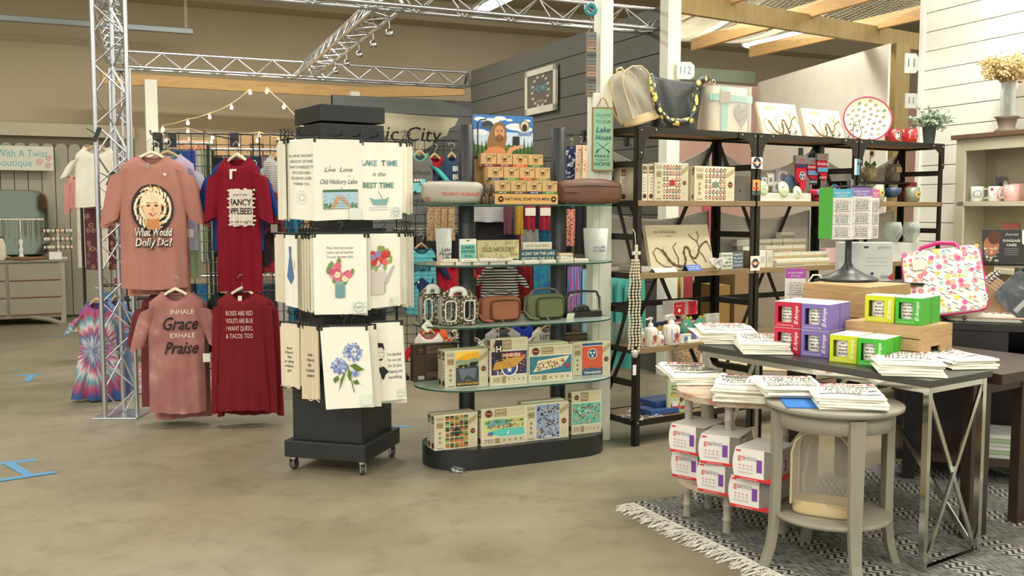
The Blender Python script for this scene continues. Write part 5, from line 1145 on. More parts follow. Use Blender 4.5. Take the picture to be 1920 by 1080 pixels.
rail('low garment rail under the wire panel',300,560,520,8.8,14,12,190,'garments on low rail behind the tees','garment on low rail behind the mauve and red shirts',[td_green,td_blue,(60,60,66),(140,180,190),(190,186,180),(130,50,60),leopard],7)
rail('garment rail behind left end of glass display',740,884,430,8.9,14,8,150,'dark garments behind display left','dark garment behind the leopard leggings',[(56,50,50),(40,40,50),(110,40,50),(80,70,70)],9)
rail('garment rail between the display poles',890,1065,372,9.3,14,9,300,'dark garments between display poles','dark garment far back between display poles',[(60,46,50),(40,44,70),(90,44,54),(70,76,64),(96,90,90)],11)
rail('black rail carrying blouse and leggings left of the truss column',150,236,374,8.26,12,0,100,'','')
rail('rail carrying scarves and socks between the display poles',888,1100,380,8.12,10,0,100,'','')
rail('rail behind the second shelving upright',1262,1342,378,8.4,20,0,100,'','')
# --- warm booth wall, sign, string lights
bt=struct(MB().box(0,0,0,2.75,.04,1.5).build('wall_booth',mat((196,160,112),.75),None,(-3.85,12.9,.85),radians(25)))
for i in range(18):MB().box(0,-.012,0,.146,0,1.5).build('board',mat((214,178,128),.7,0,.08,3),bt,(i*.1525,0,0))
t=thing('jewelry_sign','pinkish wooden sign with red script seen through the wire panel','sign',at(334,318,11.9),radians(20));MB().box(0,0,0,.36,.02,.36).build('board',mat((232,190,150),.7),t)
Pr().text('Three Nice',.18,.27,.075,(190,40,60),.3).text('Wire',.24,.18,.08,(190,40,60),.3).text('Jewelry',.18,.08,.09,(190,40,60),.3).build('lettering',t)
def strings(label,pts,Y):
 t=thing('string_lights',label,'string lights',at(*pts[0][:2],Y));o=Vector(t.location);P_=[at(x,y-5,Y)-o for x,y in pts];full=[]
 for a,b_ in zip(P_,P_[1:]):full+=[a.lerp(b_,k/4)+Vector((0,0,-.012*sin(pi*k/4)))for k in range(4)]
 MB().path(full+[P_[-1]],.005,5).build('wire',mat((210,190,150),.6),t)
 for a in P_:
  s_=MB().lathe([(.009,0),(.009,-.02),(.001,-.022)],8).build('socket',mat((220,200,160),.6),t,a)
  MB().lathe([(.007,-.02),(.015,-.036),(.018,-.048),(.012,-.062),(.001,-.066)],10,cap=False).build('bulb',mat((255,206,120),.3,emit=22,var=0),s_)
strings('warm bulb string rising from white post to the truss',[(305,240),(352,228),(393,217),(434,199),(469,171)],11.2)
strings('warm bulb string falling from truss towards the spinner',[(500,169),(532,198),(566,232)],11.2)
strings('warm bulb string low across the jewelry booth',[(304,246),(352,244),(398,256),(444,256),(486,252),(522,262)],11.6)
strings('warm bulb string inside the booth behind wire panels',[(312,262),(354,262),(396,264),(440,262),(482,262),(522,266),(556,258)],12.3)
strings('warm bulb string at back beside left display pole',[(740,330),(800,322),(856,302),(884,300)],10.2)
for i,(x,y,w_,h_)in enumerate(((310,320,.18,.12),(352,330,.14,.16),(420,316,.2,.14),(470,300,.16,.2),(520,320,.18,.14))):
 t=thing('picture_frame',('lowest left','second from left','middle','fourth from left','rightmost')[i]+' of small dark frames on the warm booth wall','picture',at(x,y,12.2),radians(25),'frames on the warm booth wall');MB().box(0,0,0,w_,.02,h_).build('frame',mat((90,70,50),.6),t);Pr().rect(.02,.02,w_-.02,h_-.02,(190,176,150)).build('picture',t)
# music city sign on the grey end wall
o=at(722,262,12.35);t=thing('metal_sign','brushed metal state-shaped sign with black script on the grey end wall','sign',o,radians(25))
MB().prism([(-.55,.35),(.98,.30),(.93,.2),(.86,.17),(.82,.08),(.7,.03),(.6,-.06),(.5,-.12),(.45,-.18),(-.55,-.16)],-.004,.004).build('plate',mat((198,190,160),.3,.35,.1,3),t)
Pr().text('Music City',.12,.07,.26,(30,30,30),.2,0,wid=1.22).build('lettering',t,lambda u,v,l:(u,-.006-l,v))
# old window frame on grey side wall
gw=GS;s0,z0=GS.hit(-.03,986,218);s1,z1=GS.hit(-.03,1044,128);zt=GS.hit(-.03,986,136)[1]
wf=thing('window_frame','old white window sash with painted wreath hung on the grey side wall','window frame',GS.p(s1 if s1<s0 else s0,-.045,z0),GS.th);ww=abs(s1-s0);hh=zt-z0
for a in((0,0,ww,.07),(0,hh-.06,ww,hh),(0,0,.06,hh),(ww-.06,0,ww,hh)):MB().box(a[0],0,a[1],a[2],.03,a[3]).build('sash_bar',mat((196,192,174),.7,0,.1,10),wf,bevel=.003)
MB().box(.05,.012,.05,ww-.05,.018,hh-.05).build('pane',mat((92,88,80),.15),wf)
p=Pr();cx,cz=ww/2,hh*.5
for s_ in(-1,1):
 for k in range(7):a=-1.3+k*.42;p.disc(cx+s_*ww*.27*cos(a),cz+hh*.33*sin(a),ww*.05,(170,168,156),hh*.035,6)
p.text('HOME',cx,cz+.02,.09,(110,150,150),bold=.02,wid=ww*.4);p.text('sweet',cx,cz-.1,.07,(160,158,150),.3)
p.build('painted_wreath',wf,lambda u,v,l:(u,.010-l,v))
# --- left booth: sign, dresser, mirror, jewellery stands
o=at(-60,318,12.0);t=thing('boutique_sign','cream sign reading With A Twist Boutique on the picket boards','sign',o,radians(25));q=vplane(o,radians(25),101,318);w=(q-o).length;h=.30
MB().box(0,0,0,w,.03,h).build('board',mat((222,220,200),.6),t,bevel=.003)
p=Pr();p.text('With A Twist',w*.63,h*.68,.13,(110,178,186),0,0,wid=w*.6);p.text('Boutique',w*.53,h*.3,.13,(110,178,186),0,0,wid=w*.42)
for x,y,r in((.83,.34,.045),(.94,.5,.04),(.93,.2,.04)):p.line([(w*x+r*(1-k/22)*cos(k*.6),h*y+r*(1-k/22)*sin(k*.6))for k in range(20)],.008,(206,120,110))
p.build('lettering',t)
fd=fl(125,606);DR=Fr(fd.x,fd.y,27);dw=2.3;dh=.78
dz=thing('dresser','low grey painted dresser with wide drawers against the picket boards','dresser',DR.p(-dw,0,0),DR.th);dm=mat((140,134,116),.5,0,.05,3)
MB().box(0,.0,.08,dw,.5,dh-.03).build('body',dm,dz,bevel=.006);MB().box(-.02,-.02,dh-.03,dw+.02,.52,dh).build('top',dm,dz,bevel=.006)
for r in range(3):
 for c_,(a,b_)in enumerate(((.04,1.02),(1.05,1.66),(1.69,2.26))):
  dwr=MB().box(a,-.018,.13+r*.205,b_,0,.32+r*.205).build('drawer',mat((150,144,124),.45,0,.05,3),dz,bevel=.004);MB().box((a+.02),-.024,.128+r*.205,b_-.02,-.018,.135+r*.205).build('drawer_pull',mat((150,84,54),.5),dwr)
MB().path([(.1,.02,.08),(.3,-.01,.02),(.6,.0,.08)],.03,8).build('leg',dm,dz);MB().path([(dw-.4,.02,.1),(dw-.2,-.01,.06),(dw-.05,0,.0)],.03,8).build('leg',dm,dz)
MB().box(dw-.06,-.01,0,dw+.0,.5,dh-.03).build('side_panel',mat((160,154,134),.5),dz,bevel=.004)
def onD(px,t,z,py=None):s_,_=DR.hit(t,px,480);return DR.p(s_,t,z)
mp_=onD(95,.40,dh+.002);mi=thing('mirror','rounded dresser mirror leaning behind jewellery at left','mirror',mp_,DR.th)
R4=[(a-.55,b_+.42)for a,b_ in sring(1.1,.84,40,7)]
MB().prism(R4,-.015,.015).build('frame',mat((120,110,92),.4,.4),mi);MB().prism([(x*.97-.016,y*.97+.012)for x,y in R4],-.019,-.0155).build('mirror_glass',mat((120,130,118),.05,1,0),mi)
js=thing('necklace_stand','white T-bar stand hung with necklaces before the mirror','jewelry stand',onD(40,.15,dh+.002),DR.th)
MB().lathe([(.08,0),(.08,.012),(.03,.03),(.02,.08),(.03,.12),(.015,.16),(.03,.22),(.014,.26),(.014,.48),(.001,.485)],20).build('post',WHITE,js);MB().tube((-.26,0,.48),(.26,0,.48),.014,10).build('crossbar',WHITE,js)
for i in range(9):
 x=-.24+.06*i
 MB().path([(x-.012,-.015,.49),(x-.01,-.02,.3),(x,-.02,.12+.06*(i%3)),(x+.01,-.02,.3),(x+.012,-.015,.49)],.0035,5).build('necklace',mat([(200,196,180),(150,120,80),(180,160,140)][i%3],.3,.6),js)
br=thing('bracelet_stand','three-tier stand of cream bars with beaded bracelets','jewelry stand',onD(110,.12,dh+.002),DR.th)
MB().tube((0,0,0),(0,0,.34),.012,8).build('post',CREAM,br);MB().box(-.09,-.06,0,.09,.06,.02).build('base',CREAM,br)
for z in(.14,.24,.34):
 MB().tube((-.16,0,z),(.16,0,z),.022,12).build('bar',CREAM,br)
 for k in range(6):
  x=-.13+.052*k;MB().path([(x,.026*cos(a),z+.026*sin(a))for a in[i*pi/6 for i in range(12)]],.007,6,closed=True).build('bracelet',mat([(190,80,50),(60,70,110),(214,206,190),(120,50,60),(80,130,120),(60,60,60)][(k+int(z*10))%6],.3),br)
bs=thing('bust_stand','cream necklace bust at left picture edge on dresser','jewelry stand',onD(2,.1,dh+.002),DR.th);pillow(MB(),.12,.26,.08,3,.4,.7).build('bust',CREAM,bs)
tr=thing('wood_tray','shallow wooden tray lying on the dresser before the stands','tray',onD(50,.02,dh+.002),DR.th);MB().lathe([(.10,0),(.16,.03),(.155,.035),(.09,.012),(.001,.012)],24,ax=1.4,ay=.5,cap=False).build('tray_body',mat((150,112,74),.6),tr)
cd=thing('small_card','small white price card in front of the bracelet stand','card',onD(92,.0,dh+.002),DR.th);MB().box(0,0,0,.14,.01,.09).build('card',WHITE,cd)
st=thing('striped_rug','red and blue patterned rug on booth floor behind the tees','rug',fl(205,742)+Vector((0,0,.004)),radians(14));MB().box(0,0,0,2.2,1.4,.008).build('pile',ramp_mat('booth_rug',[(0,(190,186,176)),(.4,(150,170,176)),(.55,(176,80,80)),(.8,(206,200,186))],'noise',12,.9),st)
# ================================================================ INDUSTRIAL SHELVING
SF=Fr(.721,5.706,33);SB=.975;SD=.35
SZ=(.155,.582,1.02,1.443,1.865)
wood=ramp_mat('shelf_wood',[(0,(104,84,58)),(.5,(138,114,80)),(1,(160,134,96))],'noise',4,.6,6,1,vec=(1,9,9));wtop=ramp_mat('shelf_wood_under',[(0,(150,110,64)),(.5,(176,132,80)),(1,(190,150,98))],'noise',4,.6,6,1,vec=(1,9,9))
for bay in range(3):
 lab=('left','middle','right')[bay]
 t=thing('shelving_unit',lab+' bay of dark iron and wood shelving with five levels','shelf',SF.p(bay*SB,0),SF.th)
 W_=SB-.012
 for x in(0,W_):
  for y in(0,SD):
   q=MB();s_=1 if x==0 else-1;r_=1 if y==0 else-1
   q.box(min(x,x+s_*.036),min(y,y+r_*.004),0,max(x,x+s_*.036),max(y,y+r_*.004),SZ[4]);q.box(min(x,x+s_*.004),min(y,y+r_*.036),0,max(x,x+s_*.004),max(y,y+r_*.036),SZ[4])
   q.build('post',IRON,t)
 for li,z in enumerate(SZ):
  if li in(0,4):
   for y in(-.004,SD-.0):MB().box(0,y,z-.035,W_,y+.004,z+.002).build('rail',IRON,t)
   for x in(0,W_-.004):MB().box(x,0,z-.035,x+.004,SD,z+.002).build('rail',IRON,t)
   MB().box(.004,.0,z-.02,W_-.004,SD,z-.003).build('shelf_board',wtop if li==4 else wood,t)
  else:
   MB().box(.004,-.01,z-.032,W_-.004,SD,z).build('shelf_board',wood,t,bevel=.002)
   for x in(0.002,W_-.006):MB().box(x,0,z-.035,x+.004,SD,z+.0).build('rail',IRON,t)
  if li<4:
   zz=(z+SZ[li+1])/2
   for x in(0,W_-.02):
    if bay==0 and x==0 or bay==2 and x>0 or True:MB().box(x,.003,zz-.018,x+.02,SD-.003,zz+.018).build('end_rail',IRON,t)
   MB().box(.02,SD-.004,zz-.018,W_-.02,SD,zz+.018).build('back_rail',IRON,t)if li==1 and bay==1 or(bay==0 and li==1)else None
 for a,b_ in(((.02,.16),(W_/2,1.0)),((W_-.02,.16),(W_/2,1.0)),((.02,1.82),(W_/2,1.0)),((W_-.02,1.82),(W_/2,1.0))):
  MB().bar((a[0],SD+.004,a[1]),(b_[0],SD+.004,b_[1]),.028,.005,up=(0,1,0)).build('cross_brace',IRON,t)
 for x in(.01,)if bay==0 else():
  for a,b_ in(((SD,.16),(.02,1.0)),((SD,1.82),(.02,1.02))):MB().bar((x,a[0],a[1]),(x,b_[0],b_[1]),.026,.005,up=(1,0,0)).build('end_brace',IRON,t)
 for x,k in((0,1),(W_,-1)):
  MB().prism([(x,SZ[4]+.002),(x+k*.16,SZ[4]+.002),(x+k*.16,SZ[4]-.035),(x+k*.1,SZ[4]-.042),(x+k*.06,SZ[4]-.07),(x+k*.042,SZ[4]-.12),(x+k*.04,SZ[4]-.18),(x,SZ[4]-.18)],-.009,-.004).build('gusset',IRON,t)
  for z in SZ[:4]:
   MB().ball((x+k*.018,-.006,z-.016),.007,8,sy=.5).build('bolt',CHROME,t)
  for q in((.02,-.15),(.02,-.02),(.13,-.015)):MB().ball((x+k*q[0],-.011,SZ[4]+q[1]),.006,8,sy=.5).build('bolt',CHROME,t)
def S(t,x0,y0,x1,y1,z):return SF.fit(t,x0,y0,x1,y1,z)
def sbox(name,label,cat,box,t,li,d,col,pf=None,group=None,dz=0,deg=0,lean=0,side=None,part='box',rough=.5,bev=.002):
 loc,w,h=S(t,*box,SZ[li]+dz+.001)
 return boxthing(name,label,cat,loc,SF.th+radians(deg),w,h,d,col,pf,group,side,bev,rough,lean,part)
def drape(label,s0,s1,z0,z1,sag,t=.375,seed=0):
 o=SF.p(s0,t,z0);k=thing('white_drape',label,'cloth',o,SF.th);w=s1-s0;h=z1-z0;ph=seed*1.7
 MB().grid(lambda u,v:(u*w,.01*sin(9*u+ph)+.006*sin(23*u+ph)*(1-v),h*v-sag*sin(pi*u)*v**2),30,14).build('fabric',cloth((224,220,208)),k,solid=.003)
 MB().path([(u/12*w,.0,h-sag*sin(pi*u/12))for u in range(13)],.006,6).build('hem',cloth((236,232,220)),k);return k
for bay in range(3):
 n3=('left','middle','right')[bay];a=bay*SB
 drape('white cloth sagging across back of the second level, %s bay'%n3,a+.0,a+.93,SZ[3]+.04,SZ[4]-.07,.14,seed=bay)
 drape('white cloth sagging across back of the third level, %s bay'%n3,a+.0,a+.93,SZ[2]+.02,SZ[3]-.06,.06,seed=bay+4)
# ---- top level
def backpack(label,loc,rz,w,h,d,rot=None,group=None):
 t=thing('clear_backpack',label,'backpack',loc,rz,group,rot=rot);tan=mat((196,176,132),.4,0,.05,name='gold_vinyl');cv=clear_mat('backpack_vinyl',(240,236,222),.13,.03)
 pillow(MB(),w,h*.16,d,4,1.0,.92).build('base_panel',tan,t)
 def arch(k):return[(-w/2*k,h*.12),(-w/2*k,h*.72),(-w*.44*k,h*.86),(-w*.3*k,h*.96),(0,h),(w*.3*k,h*.96),(w*.44*k,h*.86),(w/2*k,h*.72),(w/2*k,h*.12)]
 A=arch(.98)
 MB().loft([[(x,-d/2+.006*sin(8*z),z)for x,z in A],[(x*1.02,0,z)for x,z in A],[(x,d/2,z)for x,z in A]],0,False,False,True,False).build('clear_side',cv,t)
 for y in(-d/2,d/2):
  MB().grid(lambda u,v,y=y:((u-.5)*w*.96*(1 if v<.7 else sqrt(max(0,1-((v-.7)/.3)**2))*.96+.04),y+.008*sin(7*v+5*u)*(1 if y<0 else-1)*sin(pi*u),h*(.13+.86*v)),14,16).build('clear_panel',cv,t)
  MB().path([(x,y,z)for x,z in A],.005,6).build('piping',tan,t)
 MB().path([(-w*.12,d/2,h*.97),(-w*.08,d/2,h*1.06),(w*.08,d/2,h*1.06),(w*.12,d/2,h*.97)],.007,6).build('top_loop',tan,t)
 for k in(-1,1):MB().path([(k*w*.15,d/2+.005,h*.93),(k*w*.35,d/2+.06,h*.7),(k*w*.45,d/2+.05,h*.3),(k*w*.4,d/2+.01,h*.08)],.009,6).build('strap',tan,t)
 return t
q=SF.p(.12,.10,SZ[4]+.03);backpack('clear gold-trimmed backpack slumping at left end of the top level',q,0,.22,.33,.12,rot=(radians(-8),radians(-16),SF.th))
loc,w,h=S(.06,1236,140,1320,241,SZ[4]+.002)
bt_=thing('black_tote','slouchy black bag with gold leaf printed strap on top level','bag',loc+Vector((DF.c*0,0,0)),SF.th);bm=mat((34,36,36),.5,0,.08,6,.3,120)
rings=[]
for j in range(13):
 f=j/12;ww=w*(.96+.42*f**3);dd=.15*(1-.75*f**1.5)
 rings.append([(w/2+a+.02*f**2,.07+b_+.012*sin(6*a/w*3+4*f),h*f*(1-.14*(1-(2*a/ww)**2)*f)+0)for a,b_ in sring(ww,dd,36,3)])
MB().loft(rings).build('body',bm,bt_)
gold=ramp_mat('gold_leaf_strap',[(0,(214,196,100)),(.42,(206,186,90)),(.5,(36,36,34)),(1,(30,30,30))],'voro',26,.5,interp='CONSTANT')
def ribbon(name,pts,wd,m,par,up=(0,0,1)):
 mb=MB();P_=[Vector(p)for p in pts];L1=[]
 for i,p in enumerate(P_):d=(P_[min(i+1,len(P_)-1)]-P_[max(i-1,0)]).normalized();s_=d.cross(Vector((0,1,0))).normalized()*wd/2;L1.append((p+s_,p-s_))
 mb.loft([[a,b_]for a,b_ in L1],0,False,False,True,False);return mb.build(name,m,par,solid=.004)
ribbon('strap',[(-.07,-.01,h*.9),(-.06,-.015,h*.6),(-.03,-.03,h*.3),(w*.12,-.03,h*.13),(w*.4,-.035,h*.12),(w*.62,-.035,h*.18),(w*.74,-.035,h*.42),(w*.7,-.03,h*.68),(w*.82,-.01,h*.88),(w*1.0,.0,h*.98),(w*1.2,.02,h*.96)],.042,gold,bt_)
for x in(-.065,w*1.22):MB().path([(x+.014*cos(a),.0,h*.92+.014*sin(a))for a in[i*pi/5 for i in range(10)]],.003,6,closed=True).build('ring',CHROME,bt_)
# packed quilt
loc,w,h=S(.05,1332,160,1412,247,SZ[4]+.002)
qt=thing('packed_quilt','cream quilt with aqua ribbon packed in clear plastic on top level','quilt',loc,SF.th);pillow(MB(),w*.96,h*.97,.17,6,.96,.98,x=w/2,y=.1).build('quilt',cloth((226,218,196)),qt)
aq=cloth((152,206,196));MB().box(w*.27,.008,.0,w*.42,.014,h*.97).build('ribbon_vertical',aq,qt);MB().box(0,.006,h*.66,w,.011,h*.8).build('ribbon_horizontal',aq,qt);MB().box(w*.22,.0,h*.62,w*.46,.006,h*.86).build('lace_patch',cloth((176,160,134)),qt)
p=Pr();hp=[(w*(.76+.15*(sin(a)**3)*1.25),h*(.4+.02*(13*cos(a)-5*cos(2*a)-2*cos(3*a)-cos(4*a))/1.1))for a in[2*pi*k/24 for k in range(24)]]
p.poly(hp,(150,146,136));p.text('Home is',w*.76,h*.46,h*.09,(70,70,66),.3,rot=.5);p.text('the heart',w*.78,h*.33,h*.08,(70,70,66),.3,rot=.5);p.build('heart_patch',qt,lambda u,v,l:(u,.006-l,v))
MB().loft([[(w/2+a,.1+b_,z)for a,b_ in sring(w*1.04,.21,24,7)]for z in(.002,h*.5,h)],0,False).build('plastic_wrap',clear_mat('wrap_plastic',(240,240,236),.1,.04),qt)
MAPC=(222,210,176)
def pf_map(p,w,h):
 p.rect(0,0,w,h,MAPC);R=random.Random(4);b_=(104,82,54);g=(190,176,140)
 for k in range(12):
  x,y=R.uniform(.05,.9)*w,R.uniform(.1,.9)*h;pts=[(x,y)]
  for i in range(6):x+=R.uniform(-.07,.09)*w;y+=R.uniform(-.08,.08)*h;pts.append((min(w*.97,max(.02*w,x)),min(h*.97,max(.03*h,y))))
  p.line(pts,w*.004,g)
 p.text('Old Hickory Lake',w*.28,h*.84,h*.08,(110,96,66),.3,wid=w*.36);p.text('Tennessee',w*.33,h*.75,h*.04,(130,116,86),.3)
 riv=[(.2,.45),(.24,.36),(.3,.2),(.38,.1),(.5,.07),(.55,.2),(.54,.38),(.58,.5),(.63,.44),(.64,.3),(.7,.24),(.76,.32),(.8,.46),(.88,.58),(.96,.62)]
 sm=[]
 for i in range(len(riv)-1):
  for k in range(4):
   f=k/4;a,c=riv[i],riv[i+1];pr=riv[max(0,i-1)];nx=riv[min(len(riv)-1,i+2)]
   sm.append(tuple((.5*(2*a[j]+(c[j]-pr[j])*f+(2*pr[j]-5*a[j]+4*c[j]-nx[j])*f*f+(-pr[j]+3*a[j]-3*c[j]+nx[j])*f**3))*(w,h)[j]for j in(0,1)))
 p.line(sm,[w*(.036+.012*sin(i*1.9))*(1-.4*i/len(sm))for i in range(len(sm))],b_)
 for br_ in([(.22,.42),(.12,.5),(.06,.4),(.1,.2),(.2,.08),(.32,.06)],[(.42,.1),(.44,.25),(.4,.4),(.38,.5),(.44,.6)],[(.78,.4),(.84,.3),(.88,.14)],[(.8,.46),(.78,.62),(.7,.7),(.66,.78)],[(.78,.62),(.82,.74),(.79,.85)],[(.93,.62),(.97,.5),(.98,.4)],[(.64,.32),(.66,.2),(.72,.1)]):p.line([(w*x,h*y)for x,y in br_],w*.012,b_)
def mapboard(label,box,t,li,lean,d=.02):
 loc,w,h=S(t,*box,SZ[li]+.004);k=thing('map_board',label,'picture',loc,0,None,rot=(-lean,0,SF.th));MB().box(0,0,0,w,d,h/cos(lean)).build('board',mat((226,214,180),.6),k,bevel=.002);p=Pr();pf_map(p,w,h/cos(lean));p.build('printed_map',k,lambda u,v,l:(u,-l-.0003,v));return loc,w
for lab,bx in(('cream lake map board on easel, left one on the top level',(1432,192,1504,247)),('cream lake map board on easel, right one on the top level',(1514,204,1585,256))):
 l_,w_=mapboard(lab,bx,.1,4,.3);easel('small wire easel holding '+lab[:34]+(' left' if 'left' in lab else ' right'),l_+Vector((SF.c*w_/2+.03*SF.n,SF.n*w_/2-.03*SF.c,.001)),SF.th,.075)
loc,w,h=S(.12,1580,184,1669,266,SZ[4]+.012)
pl_=thing('ceramic_platter','round cream platter with magenta rim standing on easel on top level','platter',loc+Vector((SF.c*w/2,SF.n*w/2,w*.46*0+h/2)),0,rot=(radians(78),0,radians(-6)))
w=.33;h=.315
MB().lathe([(.001,-.012),(w*.3,-.012),(w*.46,.0),(w/2,.012),(w*.485,.016),(w*.44,.004),(w*.3,-.005),(.001,-.005)],40,cap=False,ay=h/w*1.0).build('plate',mat((232,224,186),.2),pl_)
MB().path([(w*.495*cos(a),w*.495*h/w*sin(a),.014)for a in[2*pi*k/40 for k in range(40)]],.006,6,closed=True).build('rim_band',mat((176,50,84),.3),pl_)
p=Pr(.0002);R=random.Random(8)
for i in range(34):
 a,r=2.4*i,w*.43*sqrt((i+.5)/34);x,y=r*cos(a),r*sin(a)*h/w;p.disc(x,y,.012,R.choice([(120,130,100),(150,140,110),(110,120,110)]),.008,7);p.line([(x-.012,y-.008),(x,y+.012),(x+.013,y)],.003,(110,96,80))
p.build('painted_pattern',pl_,lambda u,v,l:(u,v,(-.004 if hypot(u,v)<w*.3 else-.005+(hypot(u,v)-w*.3)/(w*.14)*.009)+.001+l));easel('wire easel holding the round magenta-rimmed platter',loc+Vector((SF.c*w/2,SF.n*w/2,-.011)),SF.th,.14)
def mug(name,label,loc,r,h,m,rz=0,pf=None,hs=1,cat='mug',group=None):
 t=thing(name,label,cat,loc,rz,group);MB().lathe([(r*.85,0),(r,.006),(r,h),(r*.92,h),(r*.92,.01),(.001,.01)],24,cap=False).build('cup',m,t)
 MB().path([(hs*(r-.003),0,h*.82),(hs*(r+r*.5),0,h*.85),(hs*(r+r*.75),0,h*.55),(hs*(r+r*.5),0,h*.22),(hs*(r-.003),0,h*.2)],r*.13,8).build('handle',m,t)
 if pf:p=Pr();pf(p,r,h);p.build('printed_design',t,lambda u,v,l:((r+.0005+l)*sin(u/r),-(r+.0005+l)*cos(u/r),v))
 return t
redg=mat((156,34,40),.25)
loc,w,h=S(.08,1662,246,1692,270,SZ[4]+.003);mug('red_mug','red mug with three star circle beside the round platter',loc+Vector((.06,.05,0)),.05,.09,redg,SF.th,lambda p,r,h:(p.disc(0,h/2,r*.62,(230,226,210)),p.disc(0,h/2,r*.54,(30,40,70)),tristar(p,0,h/2,r*.55)))
loc,w,h=S(.08,1694,246,1720,272,SZ[4]+.003);mug('red_mug','red mug with cream patch lying next to potted greenery',loc+Vector((.06,.05,0)),.052,.10,redg,SF.th,lambda p,r,h:(p.rect(-r*.9,h*.3,r*.9,h*.72,(226,214,186)),p.text('Tennessee',0,h*.5,h*.2,(150,60,50),.3,wid=r*1.4)))
# potted eucalyptus
loc,w,h=S(.14,1733,242,1757,279,SZ[4]+.003);pp=thing('potted_plant','dusty green leafy plant in dark galvanised pot on top level','plant',loc+Vector((.045,.03,0)),0)
MB().lathe([(.036,0),(.05,.13),(.053,.135),(.048,.135),(.001,.12)],24).build('pot',mat((66,78,88),.4,.5,.15,20),pp)
R=random.Random(3);lf=MB();stm=MB()
for i in range(60):
 a=R.uniform(0,2*pi);el=R.uniform(-.05,1.3);L_=R.uniform(.10,.2);e_=Vector((cos(a)*cos(el)*1.25,sin(a)*cos(el),sin(el)*.9))*L_;b0=Vector((0,0,.12));stm.path([b0,b0+e_*.5+Vector((0,0,.02)),b0+e_],.0018,4)
 for k in range(11):
  f=.25+.75*k/10;c=b0+e_*f+Vector((0,0,.02*sin(pi*f)));d1=Vector((R.uniform(-1,1),R.uniform(-1,1),R.uniform(-.6,1))).normalized();d2=d1.cross(Vector((R.uniform(-1,1),R.uniform(-1,1),R.uniform(-1,1)))).normalized();s_=R.uniform(.016,.028)
  lf.add([c,c+d1*s_*.5+d2*s_*.5,c+d1*s_*1.1+d2*s_*.1,c+d1*s_*.5-d2*s_*.45],[(0,1,2,3)])
stm.build('stems',mat((120,130,104),.7),pp);k=lf.build('foliage',mat((146,166,144),.7,0,.2,30),pp);k['kind']='stuff'
# ---- level 2 (z 1.443): puzzles, metal box, cards, socks, pots
def pbox(label,box,t,li,seed,d=.05,behind=0,grp=None):
 loc,w,h=S(t,*box,SZ[li]+.001);loc=loc+Vector((-SF.n*0,0,0))+Vector((SF.c*-.0,0,0));loc=loc+Vector((-SF.n*d*1.04*behind,SF.c*d*1.04*behind,0))
 return boxthing('puzzle_box',label,'box',loc,SF.th,w,h,d,(206,198,170),lambda p,w,h:pz_tall(p,w,h,'500',art_faces(seed)),grp,pz_side)
loc,w,h=S(.04,1227,306,1280,375,SZ[3]);TH2=SF.th-radians(12)
for i in range(2):
 q=loc+Matrix.Rotation(TH2,3,'Z')@Vector((0,.055*(i+1),.001));boxthing('puzzle_box','portrait puzzle box %s the front one in the left row of level two'%('just behind','farthest behind')[i],'box',q,TH2,w*1.02,h,.052,(206,198,170),None,None,pz_side)
boxthing('puzzle_box','portrait puzzle box with red truck centre, front of left row','box',loc+Vector((0,0,.001)),TH2,w*1.02,h,.052,(206,198,170),lambda p,w,h:pz_tall(p,w,h,'500',art_faces(3)),None,pz_side)
for i,(x0,x1)in enumerate(((1162,1174),(1176,1188))):
 loc,w,h=S(.2,x0,314,x1,375,SZ[3]+.001);boxthing('puzzle_box',('left','right')[i]+' of two puzzle box spines left of the first upright','box',loc,SF.th,w*1.05,h,.13,(206,198,170),lambda p,w,h:pz_side(p,w,h))
for i,(x0,x1)in enumerate(((1203,1214),(1215,1226))):
 loc,w,h=S(.05,x0,308,x1,375,SZ[3]+.001);boxthing('puzzle_box',('left','right')[i]+' of two puzzle box spines just right of the first upright','box',loc,SF.th,w,h,.2,(206,198,170),lambda p,w,h:pz_side(p,w,h))
pbox('portrait puzzle box with green truck centre, front of right row',(1302,312,1377,377),.03,3,6)
for k in range(4):
 loc,w,h=S(.03,1300-6*(k+1),314,1302,377,SZ[3]+.001);loc=SF.p(SF.hit(.05,1302-6*(k+1),350)[0],.05+.03*k,SZ[3]+.001)
 boxthing('puzzle_box','puzzle box in the right row, place %s behind the green truck one'%('one','two','three','four')[k],'box',loc,SF.th,.024,h,.2,(200,194,170),lambda p,w,h:pz_side(p,w,h),'puzzle boxes in right row')
sbox('metal_cabinet_box','grey metal box with brass hinge beside the second upright','box',(1378,330,1408,376),.1,3,.18,(128,126,118),lambda p,w,h:(p.disc(w*.3,h*.4,.008,(50,46,40)),p.disc(w*.8,h*.85,h*.14,(170,140,80)),p.disc(w*.8,h*.85,h*.08,(128,126,118))),rough=.35)
sbox('round_card_tray','white display tray packed with round paper cards','tray',(1424,362,1520,379),.04,3,.14,(226,222,206),lambda p,w,h:[p.rect(w*k/30,h*.3,w*(k+.45)/30,h,(206,204,190))for k in range(30)])
for lab,px,py,r in(('green and yellow round card standing in tray, large',1469,354,.05),('pale green round card at right of the tray',1495,360,.04),('round card behind left end of the tray',1431,352,.045)):
 s_,z_=SF.hit(.045,px,py);k=thing('round_card',lab,'card',SF.p(s_,.045,z_),0,rot=(radians(78),0,SF.th));MB().lathe([(.001,0),(r,0),(r,.002),(.001,.002)],24).build('disc',mat((222,226,196),.5),k);p=Pr();p.ring(0,0,r*.9,r*.12,(150,190,110));speck(p,-r*.5,-r*.5,r*.5,r*.5,[(90,150,90),(210,180,80),(110,160,180)],14,r*.14,int(px));p.build('print',k,lambda u,v,l:(u,v,.0022+l))
